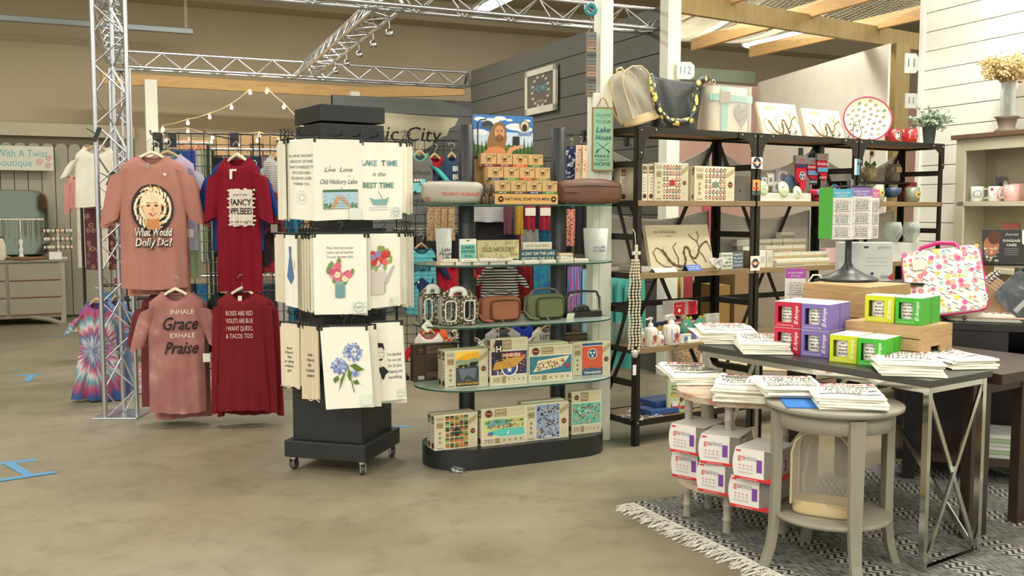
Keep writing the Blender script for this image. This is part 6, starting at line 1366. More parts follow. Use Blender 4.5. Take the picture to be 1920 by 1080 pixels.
for i,(x0,y0,x1,y1,c)in enumerate(((1426,330,1440,360,(120,120,110)),(1438,325,1452,350,(196,200,190)),(1449,340,1464,356,(216,216,206)),(1456,316,1480,345,(190,186,186)))):
 sbox('boxed_magnet',('dark','pale','white','clear bagged')[i]+' small souvenir card standing behind the round cards','card',(x0,y0,x1,y1),.16+.01*i,3,.01,c,lambda p,w,h:(p.rect(w*.15,h*.15,w*.85,h*.85,(230,228,216)),p.disc(w/2,h/2,w*.25,(150,140,150))),dz=.1 if i!=2 else .06)
loc,w,h=S(.1,1468,332,1494,352,SZ[3]+.09);k=thing('blue_pouch','blue painted guitar-shaped ornament behind the round cards','ornament',loc+Vector((.05,.04,0)),SF.th);MB().ball((0,0,.04),.06,14,sy=.3,sz=.8).build('body',mat((64,88,118),.5,0,.3,30),k)
def sock(label,x0,y0,x1,y1,t_,c1,pf):
 s0,z1=SF.hit(t_,x0,y0);s1,_=SF.hit(t_,x1,y0);_,z0=SF.hit(t_,(x0+x1)/2,y1);w=s1-s0;h=z1-z0;k=thing('novelty_socks',label,'socks',SF.p(s0,t_,z0),SF.th)
 MB().prism([(0,h),(w,h),(w,h*.35),(w*1.02,h*.15),(w*.8,0),(w*.55,.01),(w*.45,h*.2),(w*.1,h*.35)],0,.015).build('knit',cloth(c1),k,bevel=.004);MB().box(-.004,-.004,h*.8,w+.004,.018,h+.01).build('paper_band',cloth((130,128,122)),k)
 p=Pr();p.rect(w*.2,h*.86,w*.8,h*.95,(150,90,90));pf(p,w,h);p.build('printed_design',k,lambda u,v,l:(u,-.005-l,v));MB().box(w*.3,.003,h+.0,w*.7,.008,h+.06).build('hanger_card',BLACK,k)
flagp=lambda p,w,h:(p.rect(w*.02,h*.7,w*.98,h*.78,(40,50,100)),p.disc(w*.58,h*.45,w*.26,(226,222,212)),p.disc(w*.58,h*.45,w*.22,(40,50,90)),tristar(p,w*.58,h*.45,w*.24))
sock('socks with red state flag and three star circle, leftmost',1492,294,1513,358,.06,(186,36,52),flagp)
sock('grey-banded red socks with script and light blue strip, middle',1515,298,1534,348,.09,(176,40,56),lambda p,w,h:(p.text('Somebody',w/2,h*.7,w*.28,(236,220,220),.3),p.rect(0,h*.4,w,h*.56,(90,150,190)),p.rect(w*.1,h*.04,w*.9,h*.24,(40,46,60)),p.text('LOVES ME',w/2,h*.14,w*.2,(220,220,220),wid=w*.7)))
sock('grey-banded red socks with script, rightmost and highest',1533,290,1552,340,.07,(176,36,54),lambda p,w,h:(p.text('Somebody',w/2,h*.66,w*.28,(236,220,220),.3),p.rect(0,h*.36,w,h*.52,(90,150,190)),p.text('LOVES ME',w/2,h*.14,w*.2,(220,220,220),wid=w*.7)))
for i,(x,y)in enumerate(((1532,372),(1538,380))):
 s_,z_=SF.hit(.05+.03*i,x,372);k=thing('folded_socks',('upper','lower')[i]+' bundle of red and blue socks lying behind the bookmark spinner','socks',SF.p(s_,.05+.03*i,SZ[3]+.002+.04*(1-i)),SF.th);pillow(MB(),.13,.04,.08,3,.8,.8).build('bundle',ramp_mat('sock_mix',[(0,(176,40,56)),(.5,(60,130,170)),(.6,(30,34,60)),(1,(200,60,80))],'noise',22,.85,interp='CONSTANT'),k)
sbox('magnet_disc','round red and blue ornament behind the bookmark spinner','ornament',(1552,350,1576,372),.05,3,.02,(170,40,60),lambda p,w,h:(p.disc(w/2,h/2,w*.42,(50,90,130)),star(p,w/2,h/2,w*.25,(220,220,220))),dz=.03)
# vase with sunflower, pitcher, bowls
def pot(name,label,px,t_,prof,m,cat,li=3,handle_=None,extra=None):
 s_,_=SF.hit(t_,px,370);k=thing(name,label,cat,SF.p(s_,t_,SZ[li]+.002),SF.th);MB().lathe(prof,28).build('body',m,k)
 if handle_:MB().path(handle_,.007,8).build('handle',m,k)
 if extra:extra(k)
 return k
vasem=ramp_mat('snake_vase',[(0,(40,36,26)),(.2,(60,54,38)),(.3,(150,136,94)),(1,(176,160,112))],'voro',60,.3)
riser=thing('display_riser','small dark riser under pitcher and sunflower vase','riser',SF.p(2.06,.16,SZ[3]+.002),SF.th);MB().box(0,0,.13,.78,.15,.145).build('top',IRON,riser);[MB().box(x,0,0,x+.015,.15,.13).build('leg',IRON,riser)for x in(0,.765)]
def sunf(k):
 MB().path([(0,0,.1),(.01,0,.16),(0,-.01,.2)],.003,6).build('stem',mat((90,110,50),.7),k);mb=MB()
 for i in range(14):a=2*pi*i/14;mb.add([(0,-.015,.2),(.02*cos(a-.2),-.02,.2+.02*sin(a-.2)),(.042*cos(a),-.022,.2+.042*sin(a)),(.02*cos(a+.2),-.02,.2+.02*sin(a+.2))],[(0,1,2,3)])
 mb.build('petals',mat((226,176,40),.6),k);MB().ball((0,-.02,.2),.014,10,sy=.5).build('flower_centre',mat((80,50,30),.8),k)
 for a in(-1,1):MB().prism([(0,.12),(a*.05,.15),(a*.07,.12),(a*.04,.1)],-.01,-.008).build('leaf',mat((70,96,50),.7),k)
k=pot('vase','snakeskin patterned round vase with yellow sunflower',1628,.24,[(.03,0),(.06,.04),(.062,.07),(.045,.1),(.03,.12),(.026,.12)],vasem,'vase',extra=sunf);k.location.z+=.147
k=pot('pitcher','grey-brown ceramic pitcher with tan patch',1672,.24,[(.04,0),(.055,.01),(.05,.09),(.055,.13),(.05,.13)],mat((120,108,92),.35,0,.2,20),'pitcher',handle_=[(-.048,0,.1),(-.085,0,.11),(-.09,0,.06),(-.05,0,.03)],extra=lambda k:Pr().rect(-.03,.07,.035,.11,(190,160,110)).build('patch',k,lambda u,v,l:(u,-.054-l,v)));k.location.z+=.147
pot('bowl','dark blue speckled bowl beside the blue flower mug',1672,.1,[(.03,0),(.06,.03),(.066,.07),(.06,.07)],mat((64,80,110),.3,0,.4,40),'bowl').location.z+=.03
sbox('soap_dish','dark tray with small cream and orange soap under the blue bowl','tray',(1652,378,1696,384),.06,3,.14,(40,40,42),lambda p,w,h:p.rect(w*.1,h*.2,w*.55,h*.9,(222,180,150)))
def flower(p,r,h):[p.disc(r*.34*cos(a),h*.5+r*.34*sin(a),r*.17,(226,190,90),r*.12,8)for a in[i*pi/4 for i in range(8)]];p.disc(0,h*.5,r*.2,(120,80,40))
def smug(name,lab,px,t_,r,h,m,pf=None,hs=1,dz=0):s_,_=SF.hit(t_,px,370);return mug(name,lab,SF.p(s_,t_,SZ[3]+.002+dz),r,h,m,SF.th,pf,hs)
smug('flower_mug','teal and tan mug with painted yellow sunflower',1710,.07,.052,.105,mat((128,134,112),.25,0,.15,12),flower)
smug('red_glazed_mug','dark red glazed mug behind the sunflower mug',1702,.2,.055,.145,mat((126,48,44),.3,0,.2,20));smug('yellow_mug','cream mug with yellow flower peeking right of the bookmark spinner',1644,.08,.045,.12,mat((170,176,140),.3,0,.2,20),flower)
# ---- level 3
mapboard('large cream lake map board leaning at left of the third level',(1222,422,1340,512),.1,2,.25,.03)
def tent(label,x0,y0,x1,y1,col,ls,c2):
 loc,w,h=S(.0,x0,y0,x1,y1,SZ[2]+.001);k=thing('tent_card',label,'card',loc,SF.th);MB().add([(0,0,0),(w,0,0),(w,.03,h),(0,.03,h),(0,.06,0),(w,.06,0)],[(0,1,2,3),(3,2,5,4)]).build('card',mat(col,.5),k,solid=.0015);p=Pr();p.lines(ls,w/2,h*.68,h*.24,c2,1.3,wid=w*.7);p.build('lettering',k,lambda u,v,l:(u,v*.03/h-l-.001,v))
tent('cream tent card with handwriting before the large map board',1229,503,1271,513,(228,222,200),['Old Hickory Lake','on canvas'],(110,100,90));tent('blue tent card with white lettering before the large map board',1291,497,1318,512,(50,84,160),['CUSTOM LAKE','MAPS $45'],(220,226,236))
loc,w,h=S(.0,1326,480,1356,511,SZ[2]+.001);k=thing('glass_heart','white floral heart ornament with red centre','ornament',loc+Vector((w/2,0,0)),SF.th)
hp=[(w*.5*sin(a)**3,h*.55+h*.5*(13*cos(a)-5*cos(2*a)-2*cos(3*a)-cos(4*a))/17)for a in[2*pi*i/30 for i in range(30)]];MB().prism(hp,0,.015).build('heart_body',mat((216,214,204),.3,0,.1,40),k,bevel=.003);p=Pr();p.disc(w*.02,h*.62,.008,(200,50,60));speck(p,-w*.3,h*.3,w*.3,h*.85,[(200,150,160),(170,190,170),(150,150,150)],30,.006,3);p.build('print',k)
sbox('wooden_sign','cream and green sign reading HAVEN beside the glass heart','sign',(1352,474,1374,509),.02,2,.02,(200,204,184),lambda p,w,h:p.lines(['HEAVEN','IS A','HOME BY','THE LAKE'],w/2,h*.82,h*.14,(50,70,70),1.5,bold=.02,wid=w*.8))
sbox('wooden_sign','dark slate sign reading happy place beside the second upright','sign',(1373,472,1394,508),.02,2,.02,(84,100,108),lambda p,w,h:p.lines(['HAPPY','PLACE','THE LAKE','LOVE IT'],w/2,h*.82,h*.14,(220,222,210),1.5,bold=.02,wid=w*.8))
sbox('box','small brown box behind the slate sign','box',(1388,470,1408,505),.12,2,.08,(112,92,68));sbox('paper_stack','stack of pale folded cloths left of the large map board','cloth',(1144,500,1186,512),.27,2,.07,(196,190,180));sbox('paper_stack','folded cloth stack just right of the first upright on third level','cloth',(1200,500,1222,513),.08,2,.2,(190,184,172))
for i in range(5):# soap boxes, bay two
 nx=(1,4,3,4,4)[4-i]if False else(4,4,3,4,1)[i]
 for j in range(nx):
  wpx=25;x0=(1456,1452,1436,1424,1466)[i]+j*(wpx if i!=3 else 21);yb=(505,490,474,460,444)[i];c=R_.choice([(196,120,80),(180,160,120),(70,100,120),(110,90,130),(140,150,90),(80,120,90)])
  def pf(p,w,h,c=c):p.rect(0,0,w,h,(224,220,200));p.rect(0,h*.1,w,h*.55,(178,158,122));p.rect(0,h*.1,w,h*.2,c);[p.rect(w*(.05+.24*q),h*.65,w*(.2+.24*q),h*.9,(206,204,190))for q in range(4)]
  loc,w,h=S(.03+.055*i,x0,yb-14,x0+wpx-1,yb,None)
  loc.z=SZ[2]+.001+i*.043;boxthing('wrapped_soap','wrapped soap bar, %s from left in the %s row of the soap display'%(('first','second','third','fourth')[j],('front','second','third','fourth','top')[i]),'soap',loc,SF.th,w,.042,.055,(224,220,200),pf,'wrapped soaps in the middle bay')
rz=thing('soap_riser','white stepped riser under the wrapped soaps','riser',SF.p(SF.hit(.03,1424,500)[0],.085,SZ[2]+.001),SF.th)
for i in range(1,5):MB().box(.02,.0+.055*(i-1),0.043*(i-1),.5,.052+.055*(i-1),.043*i-.001).build('step',WHITE,rz)
for i,(x,c)in enumerate(((1424,(220,216,200)),(1437,(206,200,180)))):sbox('lotion_carton',('left','right')[i]+' of two tall cream cartons at left of the soap display','box',(x,470,x+12,505),.0,2,.04,c,lambda p,w,h:[p.rect(w*.2,h*(.3+.1*q),w*.8,h*(.33+.1*q),(150,150,140))for q in range(4)])
sbox('pink_paper','pale pink wrapped package right of the soap display','package',(1548,465,1572,500),.1,2,.05,(226,190,190));
for k_,bx in enumerate(((1655,425,1683,468),(1688,425,1716,468))):
 loc,w,h=S(.06,*bx,SZ[2]+.14);k=thing('stemless_glass',('left','right')[k_]+' of two clear stemless glasses with monogram behind the floral case','glass',loc+Vector((w/2,.03,0)),0);MB().lathe([(.001,0),(.03,0),(.06,.05),(.062,.09),(.05,.14),(.048,.14),(.058,.09),(.001,.01)],24,cap=False).build('bowl',clear_mat('wine_glass',(236,240,236),.12,.02),k)
k=thing('glass_box','clear acrylic box holding the stemless glasses','box',SF.p(SF.hit(.02,1640,470)[0],.02,SZ[2]+.001),SF.th);MB().box(0,0,0,.5,.2,.13).build('white_base',mat((206,208,202),.4),k)
# ---- level 4: bottles
def lotion(label,x0,y0,x1,y1,t_,col,pump=True):
 loc,w,h=S(t_,x0,y0,x1,y1,SZ[1]+.001);r=w/2;hb=h*(.68 if pump else .75);k=thing('lotion_bottle',label,'bottle',loc+Vector((w/2*SF.c,w/2*SF.n,0)),SF.th)
 MB().lathe([(r*.92,0),(r,.006),(r,hb*.82),(r*.8,hb*.95),(r*.34,hb)],24).build('bottle_body',mat((226,222,206),.3),k)
 if pump:
  MB().lathe([(r*.36,hb),(r*.36,hb+.018),(r*.14,hb+.022),(r*.14,h*.9),(r*.3,h*.91),(r*.3,h)],14).build('pump',mat((236,234,224),.3),k);MB().tube((0,0,h*.96),(-r*.95,-.004,h*.94),r*.12,8).build('nozzle',WHITE,k)
 else:MB().lathe([(r*.45,hb),(r*.45,h),(.001,h)],14).build('cap',WHITE,k)
 p=Pr();p.rect(-r*1.25,hb*.08,r*1.25,hb*.78,col,4);p.disc(0,hb*.42,r*.35,(170,90,60),hb*.2,10);p.poly([(-r*.5,hb*.6),(0,hb*.5),(r*.5,hb*.62),(r*.1,hb*.42),(-r*.1,hb*.42)],(110,60,140));p.poly([(-r*.6,hb*.3),(-r*.2,hb*.2),(-r*.3,hb*.1)],(200,60,60));p.disc(r*.2,hb*.25,r*.2,(206,150,110),hb*.08,8);p.disc(r*.6,hb*.5,r*.12,(60,90,160),n=6)
 p.build('label_print',k,lambda u,v,l:((r+.0006+l)*sin(u/r),-(r+.0006+l)*cos(u/r),v))
lotion('white pump bottle cut by the first upright on the fourth level',1199,608,1208,654,.05,(222,206,196));lotion('white pump lotion bottle with colourful goat label',1209,595,1230,652,.03,(226,214,200));lotion('small capped lotion bottle between the two pump bottles',1231,621,1243,651,.03,(226,206,196),False);lotion('lilac-labelled pump lotion bottle on the fourth level',1245,589,1271,650,.03,(190,176,214))
sbox('puzzle_card','dark blue card with orange picture behind the lotion bottles','card',(1222,604,1252,650),.2,1,.02,(40,56,100),lambda p,w,h:(p.disc(w*.5,h*.6,w*.2,(220,170,60)),p.disc(w*.6,h*.35,w*.2,(200,120,70))))
def pf_gov(p,w,h):p.poly([(w*.02,h*.05),(w*.96,0),(w,h*.5),(w*.94,h),(w*.03,h*.95)],(206,44,50));p.text('govino',w*.24,h*.72,h*.22,(240,200,200));p.disc(w*.24,h*.34,w*.13,(180,30,40));p.disc(w*.24,h*.36,w*.06,(230,220,214));p.rect(w*.46,0,w*.6,h*.97,(180,150,140));p.poly([(w*.66,h*.9),(w*.9,h*.9),(w*.86,h*.1),(w*.7,h*.1)],(170,30,40))
def pf_gov2(p,w,h):p.rect(0,0,w,h,(206,44,50));p.rect(0,h*.9,w,h,(230,220,214))
sbox('wineglass_package','red printed wine glass package stacked on top, fourth level','package',(1262,565,1308,600),.13,1,.1,(220,214,206),pf_gov,dz=.155);sbox('wineglass_package','lower red wine glass package behind the green animals','package',(1264,602,1308,650),.13,1,.1,(206,50,54),pf_gov2)
def critter(label,px,t_):
 s_,_=SF.hit(t_,px,640);k=thing('green_toy',label,'toy',SF.p(s_,t_,SZ[1]+.002),SF.th);g=mat((84,150,128),.6,0,.1,20);MB().ball((0,0,.085),.055,14,sy=.35,sz=1.0).build('body',g,k);MB().ball((-.02,-.018,.1),.012,10,sy=.4).build('eye',WHITE,k);MB().ball((-.02,-.023,.1),.006,8,sy=.4).build('pupil',BLACK,k)
 MB().box(.0,-.022,.05,.05,-.016,.062).build('mouth',mat((180,40,50),.6),k);MB().box(-.05,-.02,0,.05,.02,.045).build('stand_base',mat((90,140,180),.5),k,bevel=.004);[MB().ball((x,0,.14),.012,8).build('bump',mat((190,190,70),.6),k)for x in(.0,.03)]
critter('green cartoon-like frog toy, left of two on the fourth level',1287,.08);critter('green frog toy, right of two on the fourth level',1312,.08)
sbox('boxed_soap','white card with blue flower standing before the left frog toy','card',(1276,626,1296,648),.02,1,.015,(226,224,210),lambda p,w,h:(p.disc(w/2,h*.4,w*.2,(90,120,160)),p.rect(w*.1,h*.7,w*.9,h*.85,(200,190,170))));sbox('boxed_soap','pale box beside the frog toys at shelf front','box',(1290,638,1325,648),.0,1,.05,(222,218,196));sbox('boxed_soap','lilac jar right of the frog toys','jar',(1306,622,1322,646),.03,1,.04,(170,150,200))
sbox('book','white book with green rosette on cover, fourth level','book',(1322,588,1349,640),.12,1,.02,(210,208,196),lambda p,w,h:(p.text('PLANT',w/2,h*.9,h*.09,(120,160,50),bold=.02),[p.ring(w/2,h*.5,w*r,w*.015,(120,130,130))for r in(.4,.3,.2)],p.disc(w/2,h*.5,w*.13,(90,150,50))))
for k_,(x,y0)in enumerate(((1146,610),(1160,612))):s_,_=SF.hit(.26,x+10,640);k=thing('clear_tumbler_glass',('left','right')[k_]+' of two clear glasses behind the pearl strands','glass',SF.p(s_+.015,.26,SZ[1]+.002),0);MB().lathe([(.001,0),(.032,0),(.045,.12),(.043,.12),(.03,.008),(.001,.008)],20,cap=False).build('glass_body',clear_mat('wine_glass'),k)
# bead strands hanging on first upright
bsn=thing('bead_strands','long cream bead strands with wooden cross hung from the first upright','necklace',SF.p(-.04,-.03,1.16),SF.th);beadm=mat((214,204,176),.35,0,.1,90)
for k_,(x,n_)in enumerate(((-.035,30),(-.012,31),(.008,29),(.028,31))):
 mb=MB();[mb.ball((x*(.5+.5*min(1,i/8))+.003*sin(i),-.005*k_,-.0175*i-.06),.0088,6)for i in range(n_)];st_=mb.build('bead_strand',beadm,bsn);st_['kind']='stuff'
MB().box(-.009,-.02,-.07,.009,-.008,.03).build('cross_upright',mat((206,198,172),.5,0,.1,40),bsn,bevel=.003);MB().box(-.03,-.02,-.028,.03,-.008,-.008).build('cross_bar',mat((206,198,172),.5,0,.1,40),bsn,bevel=.003);MB().ball((0,-.01,-.60),.02,10,sz=1.3).build('tassel_bunch',mat((206,200,186),.3,.3,.3,60),bsn);MB().box(-.03,-.03,-.72,-.005,-.029,-.66).build('price_tag',WHITE,bsn);MB().path([(0,-.01,.03),(0,.0,.1),(.01,.03,.12)],.002,5).build('cord',CREAM,bsn)
# stickers on the posts
def sticker(label,x0,y0,x1,y1,pf):loc,w,h=SF.fit(-.013,x0,y0,x1,y1);k=thing('sticker_card',label,'sticker',loc,SF.th);MB().box(0,0,0,w,.002,h).build('card',mat((228,224,212),.5),k);p=Pr();pf(p,w,h);p.build('print',k)
comp=lambda p,w,h:(p.disc(w/2,h/2,w*.36,(44,40,56)),p.rect(w*.04,h*.42,w*.96,h*.58,(190,110,70)),star(p,w/2,h/2,w*.25,(220,214,200)))
sticker('white sticker with round star badge, high on second upright',1409,295,1430,316,comp);sticker('orange guitarist sticker on second upright',1411,337,1425,366,lambda p,w,h:(p.rect(0,0,w,h,(226,150,80)),p.rect(0,0,w,h*.3,(60,90,80)),p.disc(w/2,h*.75,w*.14,(50,30,30)),p.poly([(w*.35,h*.05),(w*.4,h*.68),(w*.6,h*.68),(w*.65,h*.05)],(40,36,40)),p.rect(w*.1,h*.4,w*.8,h*.5,(200,50,40))));sticker('white sticker with dark round badge, low on second upright',1407,480,1425,508,comp);sticker('teal portrait sticker on third upright',1602,298,1612,328,lambda p,w,h:(p.rect(w*.4,0,w,h,(80,150,160)),p.disc(w*.7,h*.7,w*.2,(60,40,30))))
# ---- bottom level
def bb_(name,lab,cat,box,t_,d,col,pf=None,lean=0):return sbox(name,lab,cat,box,t_,0,d,col,pf,lean=lean)
loc,w,h=S(.05,1207,758,1246,782,SZ[0]);
for i in range(2):boxthing('notebook_set',('lower','upper')[i]+' of two blue-edged boxed sets on the bottom level','book',SF.p(.16+.09*i,.04+.06*i,SZ[0]+.001+.035*i),SF.th,.24,.032,.17,(52,84,140)).children
p=Pr();
loc,w,h=S(.06,1252,712,1282,776,SZ[0]);boxthing('travel_journal','colourful travel journal with red van standing on the bottom level','book',loc,SF.th-.25,w*1.1,h,.025,(220,218,200),lambda p,w,h:(p.rect(0,0,w,h,(196,206,160)),p.lines(['ADVENTURE','TRAVEL','JOURNAL'],w*.5,h*.82,h*.09,(60,50,50),1.2,bold=.02,wid=w*.7),p.rect(w*.1,h*.5,w*.5,h*.56,(220,190,60)),p.disc(w*.35,h*.2,w*.22,(200,60,60),h*.14),p.rect(w*.2,h*.2,w*.5,h*.36,(232,228,216)),p.poly([(w*.6,h*.3),(w*.95,h*.5),(w*.9,h*.62),(w*.55,h*.44)],(120,60,60)),p.rect(w*.6,h*.1,w*.95,h*.2,(206,50,60))))
loc,w,h=S(.05,1276,726,1290,776,SZ[0]);boxthing('travel_journal','pale journal with red checks beside the van journal','book',loc,SF.th-.15,w,h*.95,.025,(222,216,196),lambda p,w,h:(p.rect(w*.1,h*.1,w*.9,h*.3,(196,60,70)),p.rect(w*.1,h*.5,w*.9,h*.75,(210,210,200))))
loc,w,h=S(.1,1296,718,1320,770,SZ[0]);boxthing('travel_journal','cream journal with green dots behind the bamboo table','book',loc,SF.th,w,h,.02,(206,204,170),lambda p,w,h:(speck(p,0,h*.3,w,h,[(110,130,80),(80,100,60)],30,w*.05,3),p.lines(['WELCOME'],w/2,h*.12,h*.12,(50,50,60),wid=w*.9)))
R=random.Random(12)
for i in range(9):
 s_=.05+.045*(i%4)+(.45 if i>6 else 0)+.5*(i in(5,6));k=thing('wrapped_jewelry',ORD[i]+' of the shiny jewellery pieces in clear bags on the bottom shelving level','jewelry',SF.p(s_,.04+.07*(i%3),SZ[0]+.002),R.uniform(0,3),'bagged jewellery on bottom level');MB().path([(.03*cos(a),.022*sin(a),.006+.004*sin(3*a))for a in[i2*pi/7 for i2 in range(14)]],.005,5,closed=True).build('chain',mat((190,188,180),.2,1),k);MB().box(-.05,-.035,0,.05,.035,.001).build('bag',clear_mat('clear_vinyl'),k)
bb_('small_box','small white box on bottom level right of the bamboo table','box',(1413,736,1432,758),.1,.06,(222,222,216));bb_('clear_package','clear wrapped package on bottom level behind the bamboo table','package',(1334,738,1372,768),.06,.1,(176,170,160));bb_('clear_package','pink package behind the round grey table','package',(1440,736,1476,752),.1,.06,(206,150,130))
# hanging signs
def hsign(label,px0,py0,px1,py1,Y,deg,col,pf,rope=True,d=.018,name='hanging_sign'):
 th=radians(deg);o=at(px0,py1,Y);q=vplane(o,th,px1,py1);w=(q-o).length;h=vplane(o,th,(px0+px1)/2,py0).z-o.z;k=thing(name,label,'sign',o,th);MB().box(0,0,0,w,d,h).build('board',mat(col,.65,0,.08,12),k,bevel=.002)
 p=Pr();pf(p,w,h);p.build('lettering',k)
 if rope:MB().path([(w*.2,.005,h-.01),(w*.4,.008,h+.045),(w*.5,.008,h+.055),(w*.6,.008,h+.045),(w*.8,.005,h-.01)],.003,6).build('rope',mat((150,120,80),.9),k)
dk=(60,78,76)
def pf_lh(p,w,h):
 p.rect(w*.06,h*.025,w*.94,h*.975,(150,196,162));p.text('WELCOME',w/2,h*.87,w*.17,dk,wid=w*.72);p.rect(w*.35,h*.822,w*.65,h*.826,dk);p.text('TO OUR',w/2,h*.77,w*.21,dk,wid=w*.7);p.text('Lake',w*.48,h*.645,w*.36,(34,70,110),.35,.012);p.text('House',w*.5,h*.525,w*.34,(34,70,110),.35,.012,wid=w*.74)
 for s_ in(-1,1):p.line([(w*(.5-.28*s_),h*.45),(w*(.5+.26*s_),h*.31)],w*.022,dk);p.poly([(w*(.5+.18*s_),h*.34),(w*(.5+.22*s_),h*.35),(w*(.5+.34*s_),h*.3),(w*(.5+.28*s_),h*.28)],dk)
 p.text('MAKE',w*.47,h*.235,w*.22,dk,wid=w*.68);p.text('YOURSELF AT',w*.48,h*.175,w*.1,dk);p.text('HOME',w*.47,h*.11,w*.24,dk,wid=w*.74)
hsign('green hanging sign welcoming to our lake house on the white post',1110,201,1150,321,5.80,8,(150,120,76),pf_lh)
hsign('tall weathered lake rules sign high on the white post',1099,60,1118,181,5.84,6,(128,112,96),lambda p,w,h:[(p.rect(w*.04,h*(.9-.098*i),w*.96,h*(.975-.098*i),((120,130,136),(150,134,116),(176,150,130),(100,96,96))[i%4]),p.text(t_,w/2,h*(.937-.098*i),w*.24,(44,40,42),bold=.01,wid=w*.8))for i,t_ in enumerate(('LAKE','RULES','SWIM','FISH','NAP','RELAX','SUNSET','KAYAK','ENJOY','FAMILY'))])
def num(label,x0,y0,x1,y1,Y,deg,tx):
 th=radians(deg);o=at(x0,y1,Y);q=vplane(o,th,x1,y1);w=(q-o).length;h=vplane(o,th,(x0+x1)/2,y0).z-o.z;k=thing('booth_number',label,'sign',o,th);MB().prism([(0,0),(w*.8,0),(w,h*.2),(w,h*.8),(w*.8,h),(0,h)],0,.015).build('plate',mat((226,228,216),.5),k,bevel=.002);Pr().text(tx,w*.45,h*.5,h*.62,(84,124,140),0,.0,wid=w*.62 if len(tx)>2 else None).build('lettering',k)
num('white booth number plate reading 112 on the white post',1269,116,1302,148,8.12,12,'112');num('upper booth number plate at the corner of white shiplap wall',1697,100,1722,137,8.75,12,'11');num('lower booth number plate at the corner of white shiplap wall',1697,175,1722,203,9.2,12,'11')
k=thing('glass_ornament','small teal glass ornament hanging high on the white post','ornament',at(1108,18,5.82),0);MB().path([(.027*cos(a),0,.027*sin(a))for a in[i*pi/8 for i in range(16)]],.013,8,closed=True).build('ring',mat((60,140,150),.2),k);MB().ball((0,0,.07),.02,10).build('bead',mat((190,180,120),.3),k)
# ---- things seen behind the shelving
k=thing('leopard_bin','leopard print round bin behind the shelving by white post','bin',fl(1287,706),0);MB().lathe([(.10,0),(.12,.3),(.11,.3),(.09,.01),(.001,.01)],24,cap=False).build('bin_body',leopard,k)
for i,(x0,y0,x1,y1,Y,c)in enumerate(((1330,505,1376,640,9.6,(30,30,30)),(1345,535,1372,580,9.2,(150,116,60)),(1376,500,1412,630,9.3,(150,124,88)),(1296,530,1330,640,10.0,(56,42,36)))):
 o=at(x0,y1,Y);boxthing('stock_box',('tall black','small brown','large kraft','dark brown')[i]+' stock box seen through the fourth shelving level','box',Vector((o.x,o.y,0)),radians(20),(x1-x0)/F*Y,at(x0,y0,Y).z,.3,c)
fg('towel_roll','coral cloth hanging behind the third level','cloth',1316,385,1338,470,8.4,20,(176,84,90));fg('scarf','rose scarf hanging behind wine glass packages','scarf',1281,515,1298,590,8.2,20,(166,72,74));fg('scarf','yellow scarf hanging beside the rose scarf','scarf',1268,520,1276,600,8.3,20,(206,180,70));fg('apron','cream apron between white post and rose scarf','apron',1270,520,1286,600,8.5,20,(214,206,190))
k=thing('cowhide_rug','pale cowhide rug with brown patches on floor behind the metal table','rug',fl(1455,672)+Vector((0,0,.003)),.3);MB().flat([(.85*cos(a)*(1+.12*sin(5*a)),.75*sin(a)*(1+.15*cos(4*a)))for a in[i*pi/16 for i in range(32)]],0,.006).build('hide',ramp_mat('cowhide',[(0,(150,104,66)),(.38,(170,124,80)),(.44,(214,196,160)),(1,(222,206,172))],'noise',2.2,.9,3),k)
# ================================================================ TABLES AND RIGHT SIDE
TF=Fr(.90,4.63,-55);TW,TD,TH_=1.17,.40,.755
mt=thing('metal_table','narrow console table with dark top and polished steel X frame','table',TF.p(0,0),TF.th);steel=mat((196,196,190),.14,1,.02,6,name='polished_steel')
MB().box(-.015,-.015,TH_-.028,TW+.015,TD+.015,TH_).build('table_top',mat((66,64,60),.35,.2,.08,5),mt,bevel=.003)
for x in(.012,TW-.012):
 for y in(.012,TD-.012):MB().bar((x,y,0),(x,y,TH_-.03),.024,.024).build('leg',steel,mt)
 for a,b_ in(((x,.02,.012),(x,TD-.02,.012)),((x,.02,TH_-.042),(x,TD-.02,TH_-.042))):MB().bar(a,b_,.022,.022).build('end_rail',steel,mt)
 for a,b_ in((.03,TH_-.05),(TH_-.05,.03)):MB().bar((x+(.004 if a<.1 else-.004),.02,a),(x+(.004 if a<.1 else-.004),TD-.02,b_),.02,.008,up=(1,0,0)).build('cross_bar',steel,mt)
for y in(.012,TD-.012):MB().bar((.02,y,TH_-.042),(TW-.02,y,TH_-.042),.022,.022).build('long_rail',steel,mt)
for a,b_ in(((.03,TD-.012,.03),(TW*.5,TD-.012,TH_-.05)),((TW-.03,TD-.012,.03),(TW*.5,TD-.012,TH_-.05))):MB().bar(a,b_,.02,.008,up=(0,1,0)).build('back_brace',steel,mt)
# brown trestle table behind
brn=mat((52,36,28),.45,0,.12,8,name='espresso_wood')
B2=thing('wood_table','dark brown wood table standing behind the steel table','table',TF.p(.0,TD+.06),TF.th)
MB().box(0,0,.69,1.2,.62,.735).build('table_top',brn,B2,bevel=.003)
for x in(.10,1.02):
 for y in(.03,.42):MB().box(x,y,0,x+.045,y+.14,.69).build('leg',brn,B2,bevel=.003)
for x in(.10,1.02):MB().box(x,.05,.62,x+.04,.55,.69).build('apron',brn,B2)
